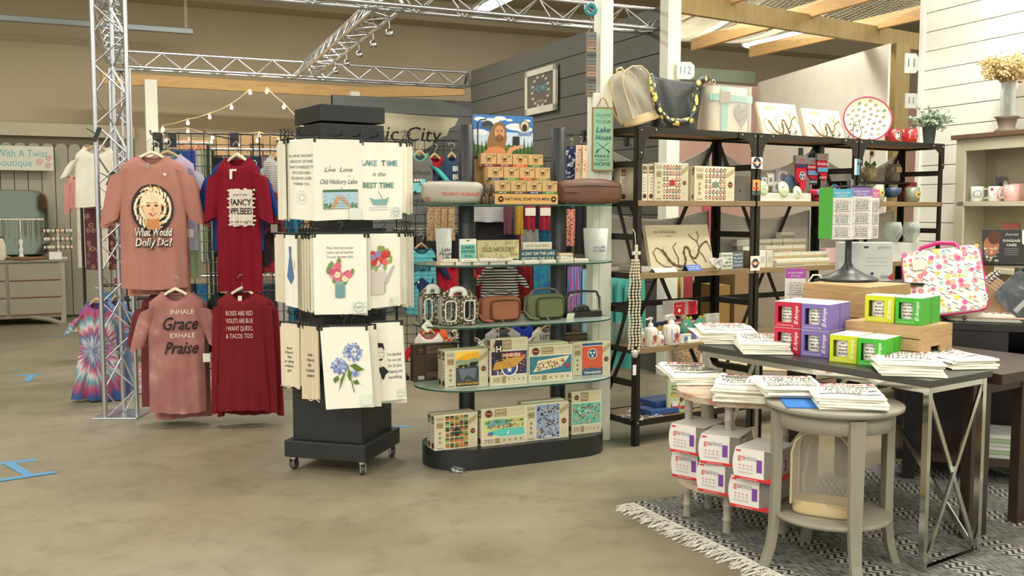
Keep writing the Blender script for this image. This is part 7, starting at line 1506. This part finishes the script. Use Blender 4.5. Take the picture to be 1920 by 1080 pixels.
# crates
crw=ramp_mat('crate_wood',[(0,(150,116,72)),(.5,(182,150,104)),(1,(206,178,134))],'noise',5,.65,6,1.5,vec=(1,1,9));crh=ramp_mat('crate_wood_h',[(0,(150,116,72)),(.5,(182,150,104)),(1,(206,178,134))],'noise',5,.65,6,1.5,vec=(1,9,9))
def crate(label,loc,rz,w,d,h,upright=True,slats=3):
 t=thing('wooden_crate',label,'crate',loc,rz);b_=.012
 for i in range(slats):
  z=h*i/slats;MB().box(0,0,z+.002,w,b_,z+h/slats-.002).build('slat',crh,t,bevel=.001);MB().box(0,d-b_,z+.002,w,d,z+h/slats-.002).build('slat',crh,t,bevel=.001)
 for x,hole in((0,False),(w-b_,True)):
  hz=h*.3;q=MB()
  if hole:q.box(x,b_,0,x+b_,d-b_,hz-.02).box(x,b_,hz+.02,x+b_,d-b_,h).box(x,b_,hz-.02,x+b_,d/2-.04,hz+.02).box(x,d/2+.04,hz-.02,x+b_,d-b_,hz+.02)
  else:q.box(x,b_,0,x+b_,d-b_,h)
  q.build('end_board',crw,t,bevel=.001)
 MB().box(b_,b_,h-.012,w-b_,d-b_,h).build('top_board',crh,t)
 return t
ta=atz(1600,668,TH_)
crate('light wood crate with hand hole under the upper green mug cartons',TF.p(.60,TD-.14,TH_+.001),TF.th+.08,.34,.28,.155)
crate('taller light wood crate carrying the bookmark spinner',TF.p(.16,TD+.12,.737),TF.th+.08,.36,.36,.30,slats=2)
# mug cartons
G_,Y_,RD,PU=(66,174,44),(206,214,28),(196,34,66),(128,110,180)
tr_=['NEVER BE','THE FIRST OF','MORE THAN','ONE CUP OF TEA'];tp=['OOPS WE','UNTIL ITS','TIME TO','MARGS'];ty=['NEW','PEOPLE','SILENT','SILENCE'];tg=['IN A WORLD','WHERE YOU CAN','BE ANYTHING,','BE KIND']
def mb_(label,x0,y0,x1,y1,z,col,tx,deg=-42,d=.105,off=0,dz=0,group=None):
 p,w,h,th=spot(x0,y0,x1,y1,z,deg);w=max(.11,min(w,.135));p=p+Vector((-sin(th)*off,cos(th)*off,dz));return mugbox(label,p,th,w,.113,d,col,tx,group)
zt=TH_+.001
mb_('red mug carton, lower of two at left of the table',1451,606,1500,660,zt,RD,tr_);mb_('red mug carton, upper of two at left of the table',1451,606,1500,660,zt,RD,tr_,dz=.116)
mb_('purple mug carton, lower front one',1501,611,1553,666,zt,PU,tp);mb_('purple mug carton, upper front one',1501,611,1553,666,zt,PU,tp,dz=.116)
mb_('purple mug carton, lower one at the back',1501,611,1553,666,zt,PU,tp,off=.112);mb_('purple mug carton, upper one at the back',1501,611,1553,666,zt,PU,tp,off=.112,dz=.116)
mb_('red mug carton at back of the lower layer',1451,606,1500,660,zt,RD,tr_,off=.112);mb_('red mug carton at back of the upper layer',1451,606,1500,660,zt,RD,tr_,off=.112,dz=.116)
mb_('yellow mug carton on table top between purple and green',1555,621,1606,677,zt,Y_,ty);mb_('green mug carton on table top at the front',1607,628,1655,684,zt,G_,tg)
mb_('yellow mug carton behind the front yellow one on table top',1555,621,1606,677,zt,Y_,ty,off=.112);mb_('green mug carton behind the front green one on table top',1607,628,1655,684,zt,G_,tg,off=.112)
zc=TH_+.001+.156
mb_('yellow mug carton standing on the low crate',1621,549,1676,602,zc,Y_,ty);mb_('green mug carton at front on the low crate',1678,551,1724,607,zc,G_,tg);mb_('green mug carton at back on the low crate',1678,551,1724,607,zc,G_,tg,off=.112)
# towel stacks (folded tea towels)
E1=['SORRY WE ARE','OPEN ALL DAY','COME IN AND EAT'];E2=["I DON'T NEED A",'RECIPE I HAVE','TACOS TODAY'];E3=['A LIFE IS LIKE','A GAME OF CHESS.',"I DON'T KNOW HOW",'TO PLAY CHESS'];E4=["DON'T WORRY",'DISHES, NO','ONE IS DOING ME','EITHER'];E5=['MY KITCHEN','MY RULES SO','PLEASE LEAVE'];E6=['BUT BY MAGIC','THE CHIPS ARE','FREE AGAIN']
def tstack(label,px,py,z,deg,w,d,n,ls,grp,seed,sag=0):towel_stack(label,atz(px,py,z),radians(deg),w,d,n,ls,grp,seed=seed,sag=sag)
tstack('white lettered towel at far left corner of the steel table',1316,646,zt,-4,.26,.36,6,E1,'at far left of steel table',1)
tstack('white lettered towel on steel table left of red mug cartons',1386,664,zt,-10,.22,.38,5,E2,'left of the red mug cartons',2)
tstack('white lettered towel at near right of steel table, left pile',1650,704,zt,-14,.24,.36,5,E5,'near right of steel table, left pile',3)
tstack('white lettered towel at right end of steel table, right pile',1790,694,zt,10,.20,.36,4,E6,'right end of steel table',4)
# round grey table
gp=ramp_mat('worn_grey_paint',[(0,(70,68,66)),(.27,(90,86,78)),(.31,(136,132,116)),(1,(152,147,129))],'noise',9,.55,8,.2,vec=(1,1,.35));RC=Vector((1.245,3.77,0));RZ_=.655
gp2=mat((146,141,123),.55,0,.08,7,.15,60)
rt=thing('round_table','round grey painted side table with curved legs and lower shelf','table',RC,0)
MB().lathe([(.001,RZ_-.022),(.245,RZ_-.022),(.258,RZ_-.016),(.26,RZ_-.004),(.254,RZ_),(.001,RZ_)],56,cap=False).build('table_top',gp,rt)
MB().lathe([(.215,RZ_-.09),(.222,RZ_-.088),(.222,RZ_-.022),(.2,RZ_-.022),(.2,RZ_-.09)],48,cap=False).build('apron',gp2,rt)
MB().lathe([(.001,.205),(.215,.205),(.226,.212),(.226,.222),(.218,.228),(.001,.228)],48,cap=False).build('lower_shelf',gp,rt)
for a in(radians(184),radians(184+90),radians(4),radians(94)):
 cx,sy_=cos(a),sin(a);tx,ty_=-sy_,cx;rings=[]
 for z,r,wt in((0,.268,.021),(.03,.256,.02),(.09,.238,.02),(.16,.228,.022),(.24,.224,.024),(.45,.222,.027),(RZ_-.03,.222,.03)):
  rings.append([(cx*(r+e)+tx*f,sy_*(r+e)+ty_*f,z)for e,f in((-.016,-wt),(.016,-wt),(.016,wt),(-.016,wt))])
 MB().loft(rings,0,smooth=False).build('leg',gp,rt,bevel=.003)
tz=RZ_+.001
bl_=thing('blue_cloth','blue cloth edge under the chess joke towels on round table','cloth',RC+Vector((-.13,-.03,tz)),radians(-10));MB().flat([(-.07,-.12),(.14,-.10),(.12,.1),(-.08,.1)],0,.004).build('cloth',cloth((60,120,190)),bl_)
tstack('white towel with chess joke on the round grey table',1432,746,tz+.006,-6,.24,.31,4,E3,'chess joke pile on round table',5)
tstack("white towel saying don't worry dishes on the round grey table",1530,768,tz,-12,.25,.30,5,E4,'dishes joke pile on round table',6)
backpack('clear gold-trimmed backpack standing on lower shelf of round table',RC+Vector((-.045,-.055,.231)),radians(-28),.23,.33,.13,rot=(0,0,radians(-28)))
# bamboo half round table
BC=Vector((1.047,4.367,0));bam=ramp_mat('grey_bamboo',[(0,(140,134,122)),(.5,(168,160,146)),(1,(186,176,160))],'noise',14,.5);pinkw=ramp_mat('worn_pink_wood',[(0,(160,110,90)),(.38,(170,124,100)),(.5,(186,170,148)),(1,(198,184,160))],'noise',7,.6,6,1)
ht=thing('half_round_table','half-round bamboo-legged table in worn grey and pink paint','table',BC,0)
def hr(r):return[(r*cos(a),r*sin(a))for a in[radians(125+180*k/24)for k in range(25)]]
MB().flat(hr(.305),.565,.59,smooth=True).build('table_top',pinkw,ht,bevel=.004);MB().flat(hr(.305),.175,.197,smooth=True).build('lower_shelf',pinkw,ht,bevel=.004)
for(x,y)in((.795,4.378),(.925,4.15),(.915,4.50),(1.16,4.14)):
 lg=[(.019,0),(.019,.004)];z=.004
 while z<.56:z+=.062;lg+=[(.0175,z-.008),(.0215,z-.003),(.0215,z+.001),(.0175,z+.006)]
 MB().lathe([(r_,min(z_,.565))for r_,z_ in lg],14,x-BC.x,y-BC.y).build('leg',bam,ht)
tstack('white lettered towel draped at left of the half-round table',1262,722,.592,2,.27,.40,4,E1,'left pile on half-round table',8)
tstack('white lettered towel hanging over front of the half-round table',1336,752,.592,-16,.27,.36,6,E2,'front pile on half-round table',9)
# stemless glass cartons
def gov(label,x0,y0,x1,y1,z,deg=-38,d=.20,turned=False,logo=True):
 p,w,h,th=spot(x0,y0,x1,y1,z,deg);w=.17 if not turned else .2;h=.125;t=thing('glass_carton',label,'box',p,th);cm=mat((226,222,216),.4,0,.02);rdm=mat((206,40,44),.4)
 n=10
 def side(f):return .012*sin(pi*f)
 MB().loft([[(-side(k/n),0,h*k/n),(w*.72,0,h*k/n),(w*.72,d,h*k/n),(-side(k/n),d,h*k/n)]for k in range(n+1)],smooth=False).build('carton',cm,t)
 MB().loft([[(w*.72,.002,h*k/n),(w-.012+.010*sin(pi*k/n),.008,h*k/n),(w-.012+.010*sin(pi*k/n),d-.008,h*k/n),(w*.72,d-.002,h*k/n)]for k in range(1,n+1)],0,True,smooth=False).build('clear_window',clear_mat('window_film',(214,206,198),.25,.08),t)
 MB().box(w*.72,.004,0,w-.004,d-.004,h*.14).build('red_tray',rdm,t);MB().box(-.004,-.0012,0,w*.99,d,h*.10).build('red_band',rdm,t,bevel=.002);MB().box(-.0,0,h,w-.006,d,h+.002).build('top_flap',mat((206,204,198),.4),t)
 MB().lathe([(.001,h*.14),(.028,h*.14),(.037,h*.5),(.03,h*.92),(.029,h*.92),(.036,h*.5),(.001,h*.17)],18,w*.84,d*.3,cap=False).build('glass_inside',clear_mat('wine_glass'),t)
 MB().box(w-.013,d*.3,h*.3,w+.0,d*.52,h*.66).build('purple_tag',mat((120,50,150),.5),t,bevel=.002);MB().box(w*.72-.03,-.002,h*.3,w*.72-.008,0,h*.7).build('purple_label',mat((120,66,156),.5),t)
 p_=Pr();p_.text('go',w*.16,h*.72,h*.26,(206,50,54));p_.text('vino',w*.38,h*.72,h*.26,(150,150,150));p_.rect(w*.02,h*.9,w*.14,h*.95,(206,40,44))
 for k in range(4):p_.disc(w*(.12+.1*k),h*.47,w*.018,(206,100,100),n=8);p_.rect(w*(.1+.1*k),h*.34,w*(.14+.1*k),h*.4,(190,190,190))
 p_.rect(w*.08,h*.24,w*.46,h*.27,(200,190,190));p_.text('FLEXIBLE SHATTERPROOF',w*.36,h*.05,h*.05,(240,220,220));p_.build('lettering',t,lambda u,v,l:(u,-.0016-l,v));return t
gz=.199
gov('stemless glass carton, lower left of the pile on half-round table',1262,845,1308,893,gz,-40);gov('stemless glass carton, lower middle of the pile on half-round table',1310,860,1366,920,gz,-40,logo=True);gov('stemless glass carton, lower right of the pile on half-round table',1370,885,1424,948,gz,-40)
gov('stemless glass carton, upper left of the pile on half-round table',1258,797,1304,846,gz+.129,-40);gov('stemless glass carton, upper middle with open window',1314,806,1366,868,gz+.129,-30);gov('stemless glass carton, upper right beside the round table leg',1378,830,1432,896,gz+.129,-40)
# rug with fringe
RG=Fr(.58,4.58,26);rl,rw=2.02,2.3
m,b=newmat('woven_rug');N,L=nodes(m);b.inputs['Roughness'].default_value=.95;tc=N.new('ShaderNodeTexCoord');sx=N.new('ShaderNodeSeparateXYZ');L.new(tc.outputs['Object'],sx.inputs[0])
def mth(op,a,b_=None,c=None):
 n=N.new('ShaderNodeMath');n.operation=op
 for i,v in enumerate((a,b_,c)):
  if v is None:continue
  if hasattr(v,'links'):L.new(v,n.inputs[i])
  else:n.inputs[i].default_value=v
 return n.outputs[0]
per=.34;xm=mth('PINGPONG',sx.outputs[0],per/2)# 0..per/2
band=mth('LESS_THAN',xm,.06)
zig=mth('PINGPONG',sx.outputs[1],.028);zz=mth('MODULO',mth('ADD',mth('ADD',sx.outputs[0],zig),5.0),.036);zb=mth('LESS_THAN',zz,.017)
nz=N.new('ShaderNodeTexNoise');nz.inputs['Scale'].default_value=1;nz.inputs['Detail'].default_value=2;mp=N.new('ShaderNodeMapping');mp.inputs['Scale'].default_value=(170,22,1);L.new(tc.outputs['Object'],mp.inputs[0]);L.new(mp.outputs[0],nz.inputs[0])
cr=N.new('ShaderNodeValToRGB');cr.color_ramp.elements[0].position=.38;cr.color_ramp.elements[0].color=lin((62,64,70));cr.color_ramp.elements[1].position=.62;cr.color_ramp.elements[1].color=lin((150,148,138));L.new(nz.outputs['Fac'],cr.inputs[0])
c2=N.new('ShaderNodeMix');c2.data_type='RGBA';L.new(zb,c2.inputs[0]);c2.inputs[6].default_value=lin((172,168,156));c2.inputs[7].default_value=lin((44,46,52))
c3=N.new('ShaderNodeMix');c3.data_type='RGBA';L.new(band,c3.inputs[0]);L.new(cr.outputs[0],c3.inputs[6]);L.new(c2.outputs[2],c3.inputs[7]);L.new(c3.outputs[2],b.inputs['Base Color'])
bp=N.new('ShaderNodeBump');bp.inputs['Strength'].default_value=.4;bp.inputs['Distance'].default_value=.005;L.new(nz.outputs['Fac'],bp.inputs['Height']);L.new(bp.outputs[0],b.inputs['Normal'])
rgt=thing('fringed_rug','black and white woven rug with zigzag bands and white fringe','rug',RG.p(0,0,.001),RG.th)
MB().box(0,-rw,0,rl,.0,.009).build('woven_field',m,rgt)
R=random.Random(9);fr1=MB()
for side in(0,1):
 for i in range(560):
  y=-rw*i/560;L_=R.uniform(.05,.12)*(1.2 if side==0 else .8);s_=-1 if side==0 else 1;x0=0 if side==0 else rl;dy=R.uniform(-.05,.03)
  fr1.path([(x0,y,.006),(x0+s_*L_*.5,y+dy*.4,.008+R.uniform(0,.008)),(x0+s_*L_,y+dy,.003)],.0022,3,cap=False)
k=fr1.build('fringe',mat((222,218,206),.9),rgt);k['kind']='stuff'
# bookmark spinner
bsx=atz(1590,527,1.04);bk_=thing('bookmark_spinner','black cone-based spinner stand for printed bookmark cards','display rack',at(1590,500,4.93)*1,0);bk_.location.z=1.039
MB().lathe([(.145,0),(.148,.008),(.14,.014),(.08,.035),(.035,.06),(.02,.08),(.016,.10),(.016,.50),(.001,.505)],36).build('stand',mat((36,38,38),.35),bk_)
for k in range(6):
 a=2*pi*k/6-.2;MB().path([(0,0,.47),(.1*cos(a),.1*sin(a),.465),(.12*cos(a),.12*sin(a),.48)],.003,6).build('arm',BLACK,bk_)
def pf_bm(c):
 def f(p,w,h):
  p.rect(0,h*.83,w,h,c);p.text('FLEXIBLE MAGNET',w/2,h*.92,w*.12,(236,232,236),wid=w*.75);p.text('El Arroyo',w/2,h*.87,w*.12,(236,232,236),.3)
  for i in range(3):
   y=h*(.04+.26*i);p.rect(w*.1,y,w*.9,y+h*.235,(222,220,214));p.text('El Arroyo',w*.5,y+h*.2,w*.15,(150,50,60),.3);p.rect(w*.1,y+h*.17,w*.9,y+h*.175,(60,60,70));p.rect(w*.1,y,w*.9,y+h*.005,(60,60,70))
   for j in range(4):p.text(('WHAT IF WE ALL','HAD TACOS NOW','I AM A FAN OF','LESS TALKING')[(i+j)%4],w/2,y+h*(.145-.037*j),w*.085,(50,50,60),bold=.02,wid=w*.62)
 return f
def bcard(label,dx,dy,rz,col,w=.105,h=.245,z=.20,pf=None):boxthing('magnet_card',label,'card',bk_.location+Vector((dx,dy,z)),rz,w,h,.003,(228,226,220)if pf else col,pf)
bcard('purple-headed magnet card facing forward on the bookmark spinner',-.045,-.15,radians(8),0,.108,.25,.21,pf_bm((140,116,180)));bcard('light blue-headed magnet card left on the bookmark spinner',-.125,-.105,radians(-28),0,.10,.245,.208,pf_bm((90,176,200)))
bcard('pink-headed magnet card right on the bookmark spinner',.065,-.125,radians(50),0,.10,.24,.212,pf_bm((206,110,150)));bcard('green backed magnet card at left edge of bookmark spinner',-.16,-.02,radians(-68),(84,176,70),.10,.25,.21);bcard('dark blue backed magnet card at right edge of bookmark spinner',.105,-.04,radians(75),(60,84,150),.10,.24,.21)
# purple pack, twine handles left
pk=atz(1437,600,.90);boxthing('magnet_pack','purple-headed magnet pack hanging left of the red mug cartons','card',TF.p(.02,TD+.16,.80),radians(-8),.10,.30,.01,(222,220,216),pf_bm((160,80,160)))
for i,(s_,t_,h_,w_)in enumerate(((.08,TD+.22,.30,.10),(.14,TD+.18,.22,.09))):
 k=thing('paper_bag',('taller','shorter')[i]+' kraft paper bag with white rope handle behind red cartons','bag',TF.p(s_,t_,.737),radians(-10-5*i));MB().box(0,0,0,w_+.03,.06,.18+.0*i).build('bag_body',mat((176,142,96),.7),k,bevel=.003)
 MB().path([(.02,.0,.17),(.02,0,h_-.04),(.03,0,h_),(.05,0,h_+.03),(w_-.02,0,h_+.03),(w_,0,h_),(w_+.01,0,h_-.04),(w_+.01,0,.17)],.0045,6).build('rope_handle',mat((226,220,206),.8),k)
# large white wine box behind spinner
loc=TF.p(.52,TD+.42,.737);boxthing('wineglass_box','large white printed wine glass box behind the bookmark spinner','box',Vector(at(1572,527,5.1)),radians(-6),.27,.20,.09,(206,208,204),lambda p,w,h:(p.text('govino',w*.84,h*.88,h*.12,(130,130,134)),p.disc(w*.5,h*.88,w*.05,(60,70,100),h*.03),[p.rect(w*.5,h*(.4+.1*k),w*.9,h*(.415+.1*k),(176,178,176))for k in range(3)],p.disc(w*.62,h*.2,w*.03,(70,60,110)),p.rect(w*.78,h*.08,w*.92,h*.16,(150,160,170)),p.poly([(w*1.0,h*.02),(w*.9,h*.1),(w*1.0,h*.22)],(200,50,60))))
k=thing('box_riser','dark board under the large white wine glass box','riser',at(1540,528,5.1),radians(-6));MB().box(0,-.05,-.012,.5,.2,0).build('board',BLACK,k);[MB().box(x,.0,-.32,x+.02,.15,-.012).build('leg',BLACK,k)for x in(.02,.46)]
# black unit at right
KF=Fr(1.98,5.0,-20)
def K(px,t,z):s_,_=KF.hit(t,px,600);return KF.p(s_,t,z)
bu=thing('black_table','black table with open shelf at right edge behind the steel table','table',KF.p(0,0),KF.th);bm2=mat((40,36,36),.4)
MB().box(0,0,.79,1.5,.75,.83).build('table_top',bm2,bu,bevel=.003);MB().box(0,.01,.60,.5,.74,.79).build('side_block',bm2,bu);MB().box(.5,.05,.60,1.48,.72,.61).build('inner_shelf',mat((60,56,52),.5),bu)
MB().box(.0,.7,.1,1.5,.74,.79).build('back_panel',mat((50,40,34),.5),bu)
for x in(.03,.72,1.42):MB().box(x,.01,0,x+.06,.07,.79).build('leg',bm2,bu)
MB().box(0,.05,.10,1.5,.7,.14).build('lower_shelf',mat((70,58,48),.5),bu)
for i in range(6):
 k=thing('magazine','%s magazine from the bottom in stack under the black table'%ORD[i],'magazine',KF.p(.42+.01*(i%2),.06,.141+.02*i),KF.th,'magazines under the black table');MB().box(0,0,0,.34,.26,.018).build('pages',mat([(206,210,200),(170,190,150),(222,220,214)][i%3],.5),k)
k=thing('black_binder','dark flat case on inner shelf of black table','case',KF.p(.62,.06,.612),KF.th);MB().box(0,0,0,.5,.4,.06).build('case_body',mat((56,56,56),.5),k,bevel=.01)
flo=ramp_mat('floral_vinyl',[(0,(236,230,214)),(.5,(238,232,216))],'noise',5,.4)
def flocase(label,loc,rot,w,d,th,cols,seed,bg=(236,232,216),trim=(206,44,120)):
 k=thing('floral_case',label,'case',loc,0,rot=rot);mb=MB();rings=[[(w/2+a,d/2+b_,z)for a,b_ in sring(w*q,d*q,48,9)]for z,q in((0,.97),(.004,.995),(th/2,1),(th-.004,.995),(th,.97))]
 mb.loft(rings).build('case_body',mat(bg,.45),k);MB().path([(w/2+a,d/2+b_,th*.5)for a,b_ in sring(w*1.005,d*1.005,48,9)],.006,6,closed=True).build('edge_piping',mat(trim,.5),k)
 p=Pr(.00004);R=random.Random(seed)
 n=int(w/.029);mm=int(d/.029)
 for i in range(n):
  for j in range(mm):
   x=(i+.5+R.uniform(-.25,.25))*w/n;y=(j+.5+R.uniform(-.25,.25))*d/mm;c=R.choice(cols);r=R.uniform(.008,.015)
   if R.random()<.75:[p.disc(x+r*.6*cos(a),y+r*.6*sin(a),r*.5,c,n=6)for a in[q*pi/3 for q in range(6)]];p.disc(x,y,r*.42,R.choice([(120,130,140),(226,190,80),(210,60,110)]),n=7);
   else:p.line([(x-.012,y+.008),(x+.012,y-.008)],.0035,(60,70,110))
 p.build('printed_flowers',k,lambda u,v,l:(u,v,th+.0004+l));return k
fcols=[(226,140,150),(230,100,150),(236,206,110),(240,170,150),(180,220,206)]
a0=K(1704,.0,.836);cs=flocase('white laptop case with pink and yellow flowers leaning on easel',a0,(radians(62),radians(-9),KF.th-.05),.37,.36,.03,fcols,4)
MB().path([(.08,.345,.015),(.10,.38,.02),(.18,.395,.025),(.26,.38,.025),(.28,.345,.02)],.011,8).build('magenta_handle',mat((206,36,120),.5),cs);MB().box(.05,.25,.036,.11,.31,.038).build('hang_tag',mat((226,220,190),.6),cs)
flocase('flat floral case with red and pink roses on the black table',K(1772,.03,.832),(0,0,KF.th),.66,.42,.045,[(220,60,90),(236,120,140),(90,130,80),(230,200,190)],6,trim=(206,180,160));easel('wire easel holding the flowered laptop case',a0+Vector((.22,-.01,-.003)),KF.th,.12)
boxthing('kraft_box','open kraft carton behind the floral case','box',K(1760,.38,.832),KF.th,.26,.30,.2,(196,160,104));boxthing('kraft_box','kraft carton piece left of the open carton','box',K(1736,.34,.832),KF.th,.12,.26,.12,(186,150,98))
for i in range(4):
 k=thing('beige_wallet',('front','second','third','rear')[i]+' of the beige wristlet wallets leaning at right','wallet',K(1832+5*i,.10+.03*i,.84+.01*i),0,rot=(0,radians(38),KF.th));MB().box(-.11,0,0,.11,.022,.17).build('wallet_body',mat((180,150,118),.5),k,bevel=.006);MB().path([(-.09,.01,.17),(-.1,.01,.19),(-.08,.01,.2),(-.07,.01,.17)],.005,6).build('wrist_strap',ramp_mat('navy_check',[(0,(40,46,80)),(.5,(220,216,206))],'voro',90,.6,interp='CONSTANT'),k)
k=thing('grey_clutch','dark grey floral clutch with silver zip leaning at right edge','clutch',K(1896,.03,.875),0,rot=(0,radians(42),KF.th));MB().loft([[(a,y,.10+b_)for a,b_ in sring(.26,.19,28,6)]for y in(0,.012,.024)]).build('clutch_body',ramp_mat('grey_floral',[(0,(50,52,56)),(.45,(84,88,92)),(.62,(110,114,116)),(.68,(176,176,174)),(1,(120,124,126))],'noise',14,.45,4,1),k);MB().box(-.012,-.006,.02,.012,0,.19).build('zip',mat((200,196,186),.3,.8),k);[MB().box(-.008,-.009,.03+.02*i,.008,-.006,.04+.02*i).build('zip_tooth',CHROME,k)for i in range(7)]
k=thing('wallet_rack','row of dark wallets standing at right picture edge','wallet',K(1905,.22,.9),KF.th);[MB().box(.03*i,0,0,.03*i+.022,.14,.19).build('wallet',mat([(50,52,56),(70,60,60)][i%2],.4),k,bevel=.004)for i in range(7)]
boxthing('sunglass_card','black counter card reading SUNGLASS CASES with woman and leopard case','card',K(1838,.32,1.115),KF.th+.1,.275,.175,.012,(40,38,38),lambda p,w,h:(p.disc(w*.15,h*.5,w*.14,(170,110,80),h*.3),p.disc(w*.2,h*.75,w*.12,(90,56,40),h*.2),speck(p,0,0,w*.3,h*.5,[(206,180,140),(60,90,100),(226,220,210)],30,w*.03,4),p.text('SUNGLASS',w*.5,h*.66,h*.1,(226,220,206),bold=.02),p.text('CASES',w*.5,h*.53,h*.1,(226,220,206),bold=.02),p.text('Essential',w*.5,h*.85,h*.1,(206,200,186),.3),[p.rect(w*.38,h*(.42-.06*k),w*.62,h*(.43-.06*k),(170,166,160))for k in range(4)],p.poly([(w*.68,h*.98),(w*.99,h*.98),(w*.99,h*.5),(w*.9,h*.3),(w*.84,h*.7),(w*.78,h*.4),(w*.68,h*.6)],(232,228,222)),speck(p,w*.7,h*.04,w*.96,h*.4,[(190,150,90),(60,40,30)],40,w*.02,6)),lean=-.12)
k=thing('card_rack','black wire rack carrying the sunglass cases card','rack',K(1838,.33,.832),KF.th);[MB().tube((x,0,0),(x,0,.285),.004,6).build('upright',WIRE,k)for x in(.0,.3)];MB().box(-.01,-.05,.27,.32,.03,.28).build('ledge',WIRE,k)
# hutch on the white wall
HF=Fr(*(WS.p(.72,-.32).xy),-70)
ht_=thing('hutch','cream hutch with dark wood top holding mugs at right edge','cabinet',HF.p(0,0),HF.th);hm=mat((196,190,164),.55,0,.04,5);hz=HF.hit(0,1800,262)[1];sz_=HF.hit(0,1815,378)[1];hw_=1.7
MB().box(-.03,-.03,hz,hw_,.3,hz+.035).build('top_board',ramp_mat('hutch_top',[(0,(84,60,44)),(1,(128,98,74))],'noise',5,.5,5,1,vec=(1,8,8)),ht_,bevel=.003)
MB().box(0,0,0,.09,.02,hz).build('front_stile',hm,ht_,bevel=.002);MB().box(0,.02,0,.02,.29,hz).build('side_panel',hm,ht_);MB().box(0,.28,0,hw_,.30,hz).build('back_panel',mat((180,172,146),.6),ht_);MB().box(.09,0,hz-.09,hw_,.02,hz).build('top_rail',hm,ht_,bevel=.002)
for z in(sz_,.95,.3):MB().box(.02,.0,z-.035,hw_,.28,z).build('shelf',hm,ht_,bevel=.002)
def hm_(name,label,px,t,r,h,m,pf=None,hs=1,z=sz_):s_,_=HF.hit(t,px,350);return mug(name,label,HF.p(s_,t,z+.001),r,h,m,radians(-25),pf,hs)
wr=lambda p,r,h:([p.disc(r*.55*cos(a),h*.5+r*.55*sin(a),r*.13,(110,130,140),n=6)for a in[i*pi/5 for i in range(10)]],p.lines(['I am','blessed','mama'],0,h*.6,r*.2,(60,60,66)))
hm_('white_mug','white mug with blue leaf wreath on the hutch shelf',1833,.1,.048,.115,mat((232,230,220),.25),wr);hm_('white_mug','white mug with red roses on the hutch shelf',1866,.08,.046,.112,mat((232,230,220),.25),lambda p,r,h:(p.disc(-r*.5,h*.8,r*.25,(190,50,60)),p.disc(r*.55,h*.3,r*.25,(190,50,60)),p.lines(['reminder','today'],0,h*.55,r*.22,(60,60,66))),1);hm_('pink_mug','pale pink mug with faint lettering on the hutch shelf',1898,.08,.055,.12,mat((222,176,168),.25),lambda p,r,h:p.lines(['hello','lovely'],0,h*.6,r*.3,(240,214,206)),-1);hm_('pink_mug','second pink mug behind the lettered pink one',1908,.18,.055,.13,mat((206,160,156),.3))
s_,_=HF.hit(.2,1862,350);boxthing('photo_frame','black and white photo of bride leaning behind the mugs','picture',HF.p(s_,.2,sz_+.002),radians(-32),.14,.19,.012,(120,116,108),lambda p,w,h:(p.rect(.01,.01,w-.01,h-.01,(96,94,90)),p.poly([(w*.4,h*.1),(w*.5,h*.8),(w*.7,h*.8),(w*.75,h*.1)],(214,212,206)),p.disc(w*.58,h*.82,w*.08,(180,170,160)),p.disc(w*.35,h*.7,w*.08,(50,48,46)),p.poly([(w*.25,h*.1),(w*.3,h*.66),(w*.44,h*.66),(w*.44,h*.1)],(50,48,48))),lean=-.15)
s_,_=HF.hit(.2,1878,430);boxthing('pink_box','dusty pink box on lower shelf of the hutch','box',HF.p(s_,.2,HF.hit(.2,1878,438)[1]-.12),HF.th+.6,.12,.2,.08,(196,112,96))
bq=[HF.hit(.1,1893,250)[0],HF.hit(.1,1893,250)[1]]
k=thing('dried_bouquet','dried cream flower bunch in clear vase on top of the hutch','plant',HF.p(bq[0],.07,hz+.036),0)
MB().lathe([(.001,0),(.085,0),(.085,.01),(.055,.03),(.07,.09),(.09,.11),(.001,.11)],28,cap=False).build('urn_base',mat((110,98,84),.6,0,.1,20),k);R=random.Random(2);s1=MB();f1=MB()
MB().lathe([(.05,.11),(.05,.36),(.048,.36),(.048,.115)],24,cap=False).build('glass_vase',clear_mat('wine_glass'),k)
for i in range(80):
 a=R.uniform(0,2*pi);r=R.uniform(.0,.035);q=R.uniform(.05,.17);zt_=R.uniform(.40,.53);s1.path([(r*cos(a),r*sin(a),.12),(r*1.1*cos(a),r*1.1*sin(a),.34),(q*cos(a),q*sin(a),zt_)],.0015,3)
 for j in range(26):c=(q*cos(a)+R.gauss(0,.02),q*sin(a)+R.gauss(0,.02),zt_+R.gauss(0,.02));f1.ball(c,R.uniform(.006,.011),4)
s1.build('stems',mat((176,144,92),.8),k);q=f1.build('blossoms',mat((214,190,138),.9,0,.2,40),k);q['kind']='stuff'
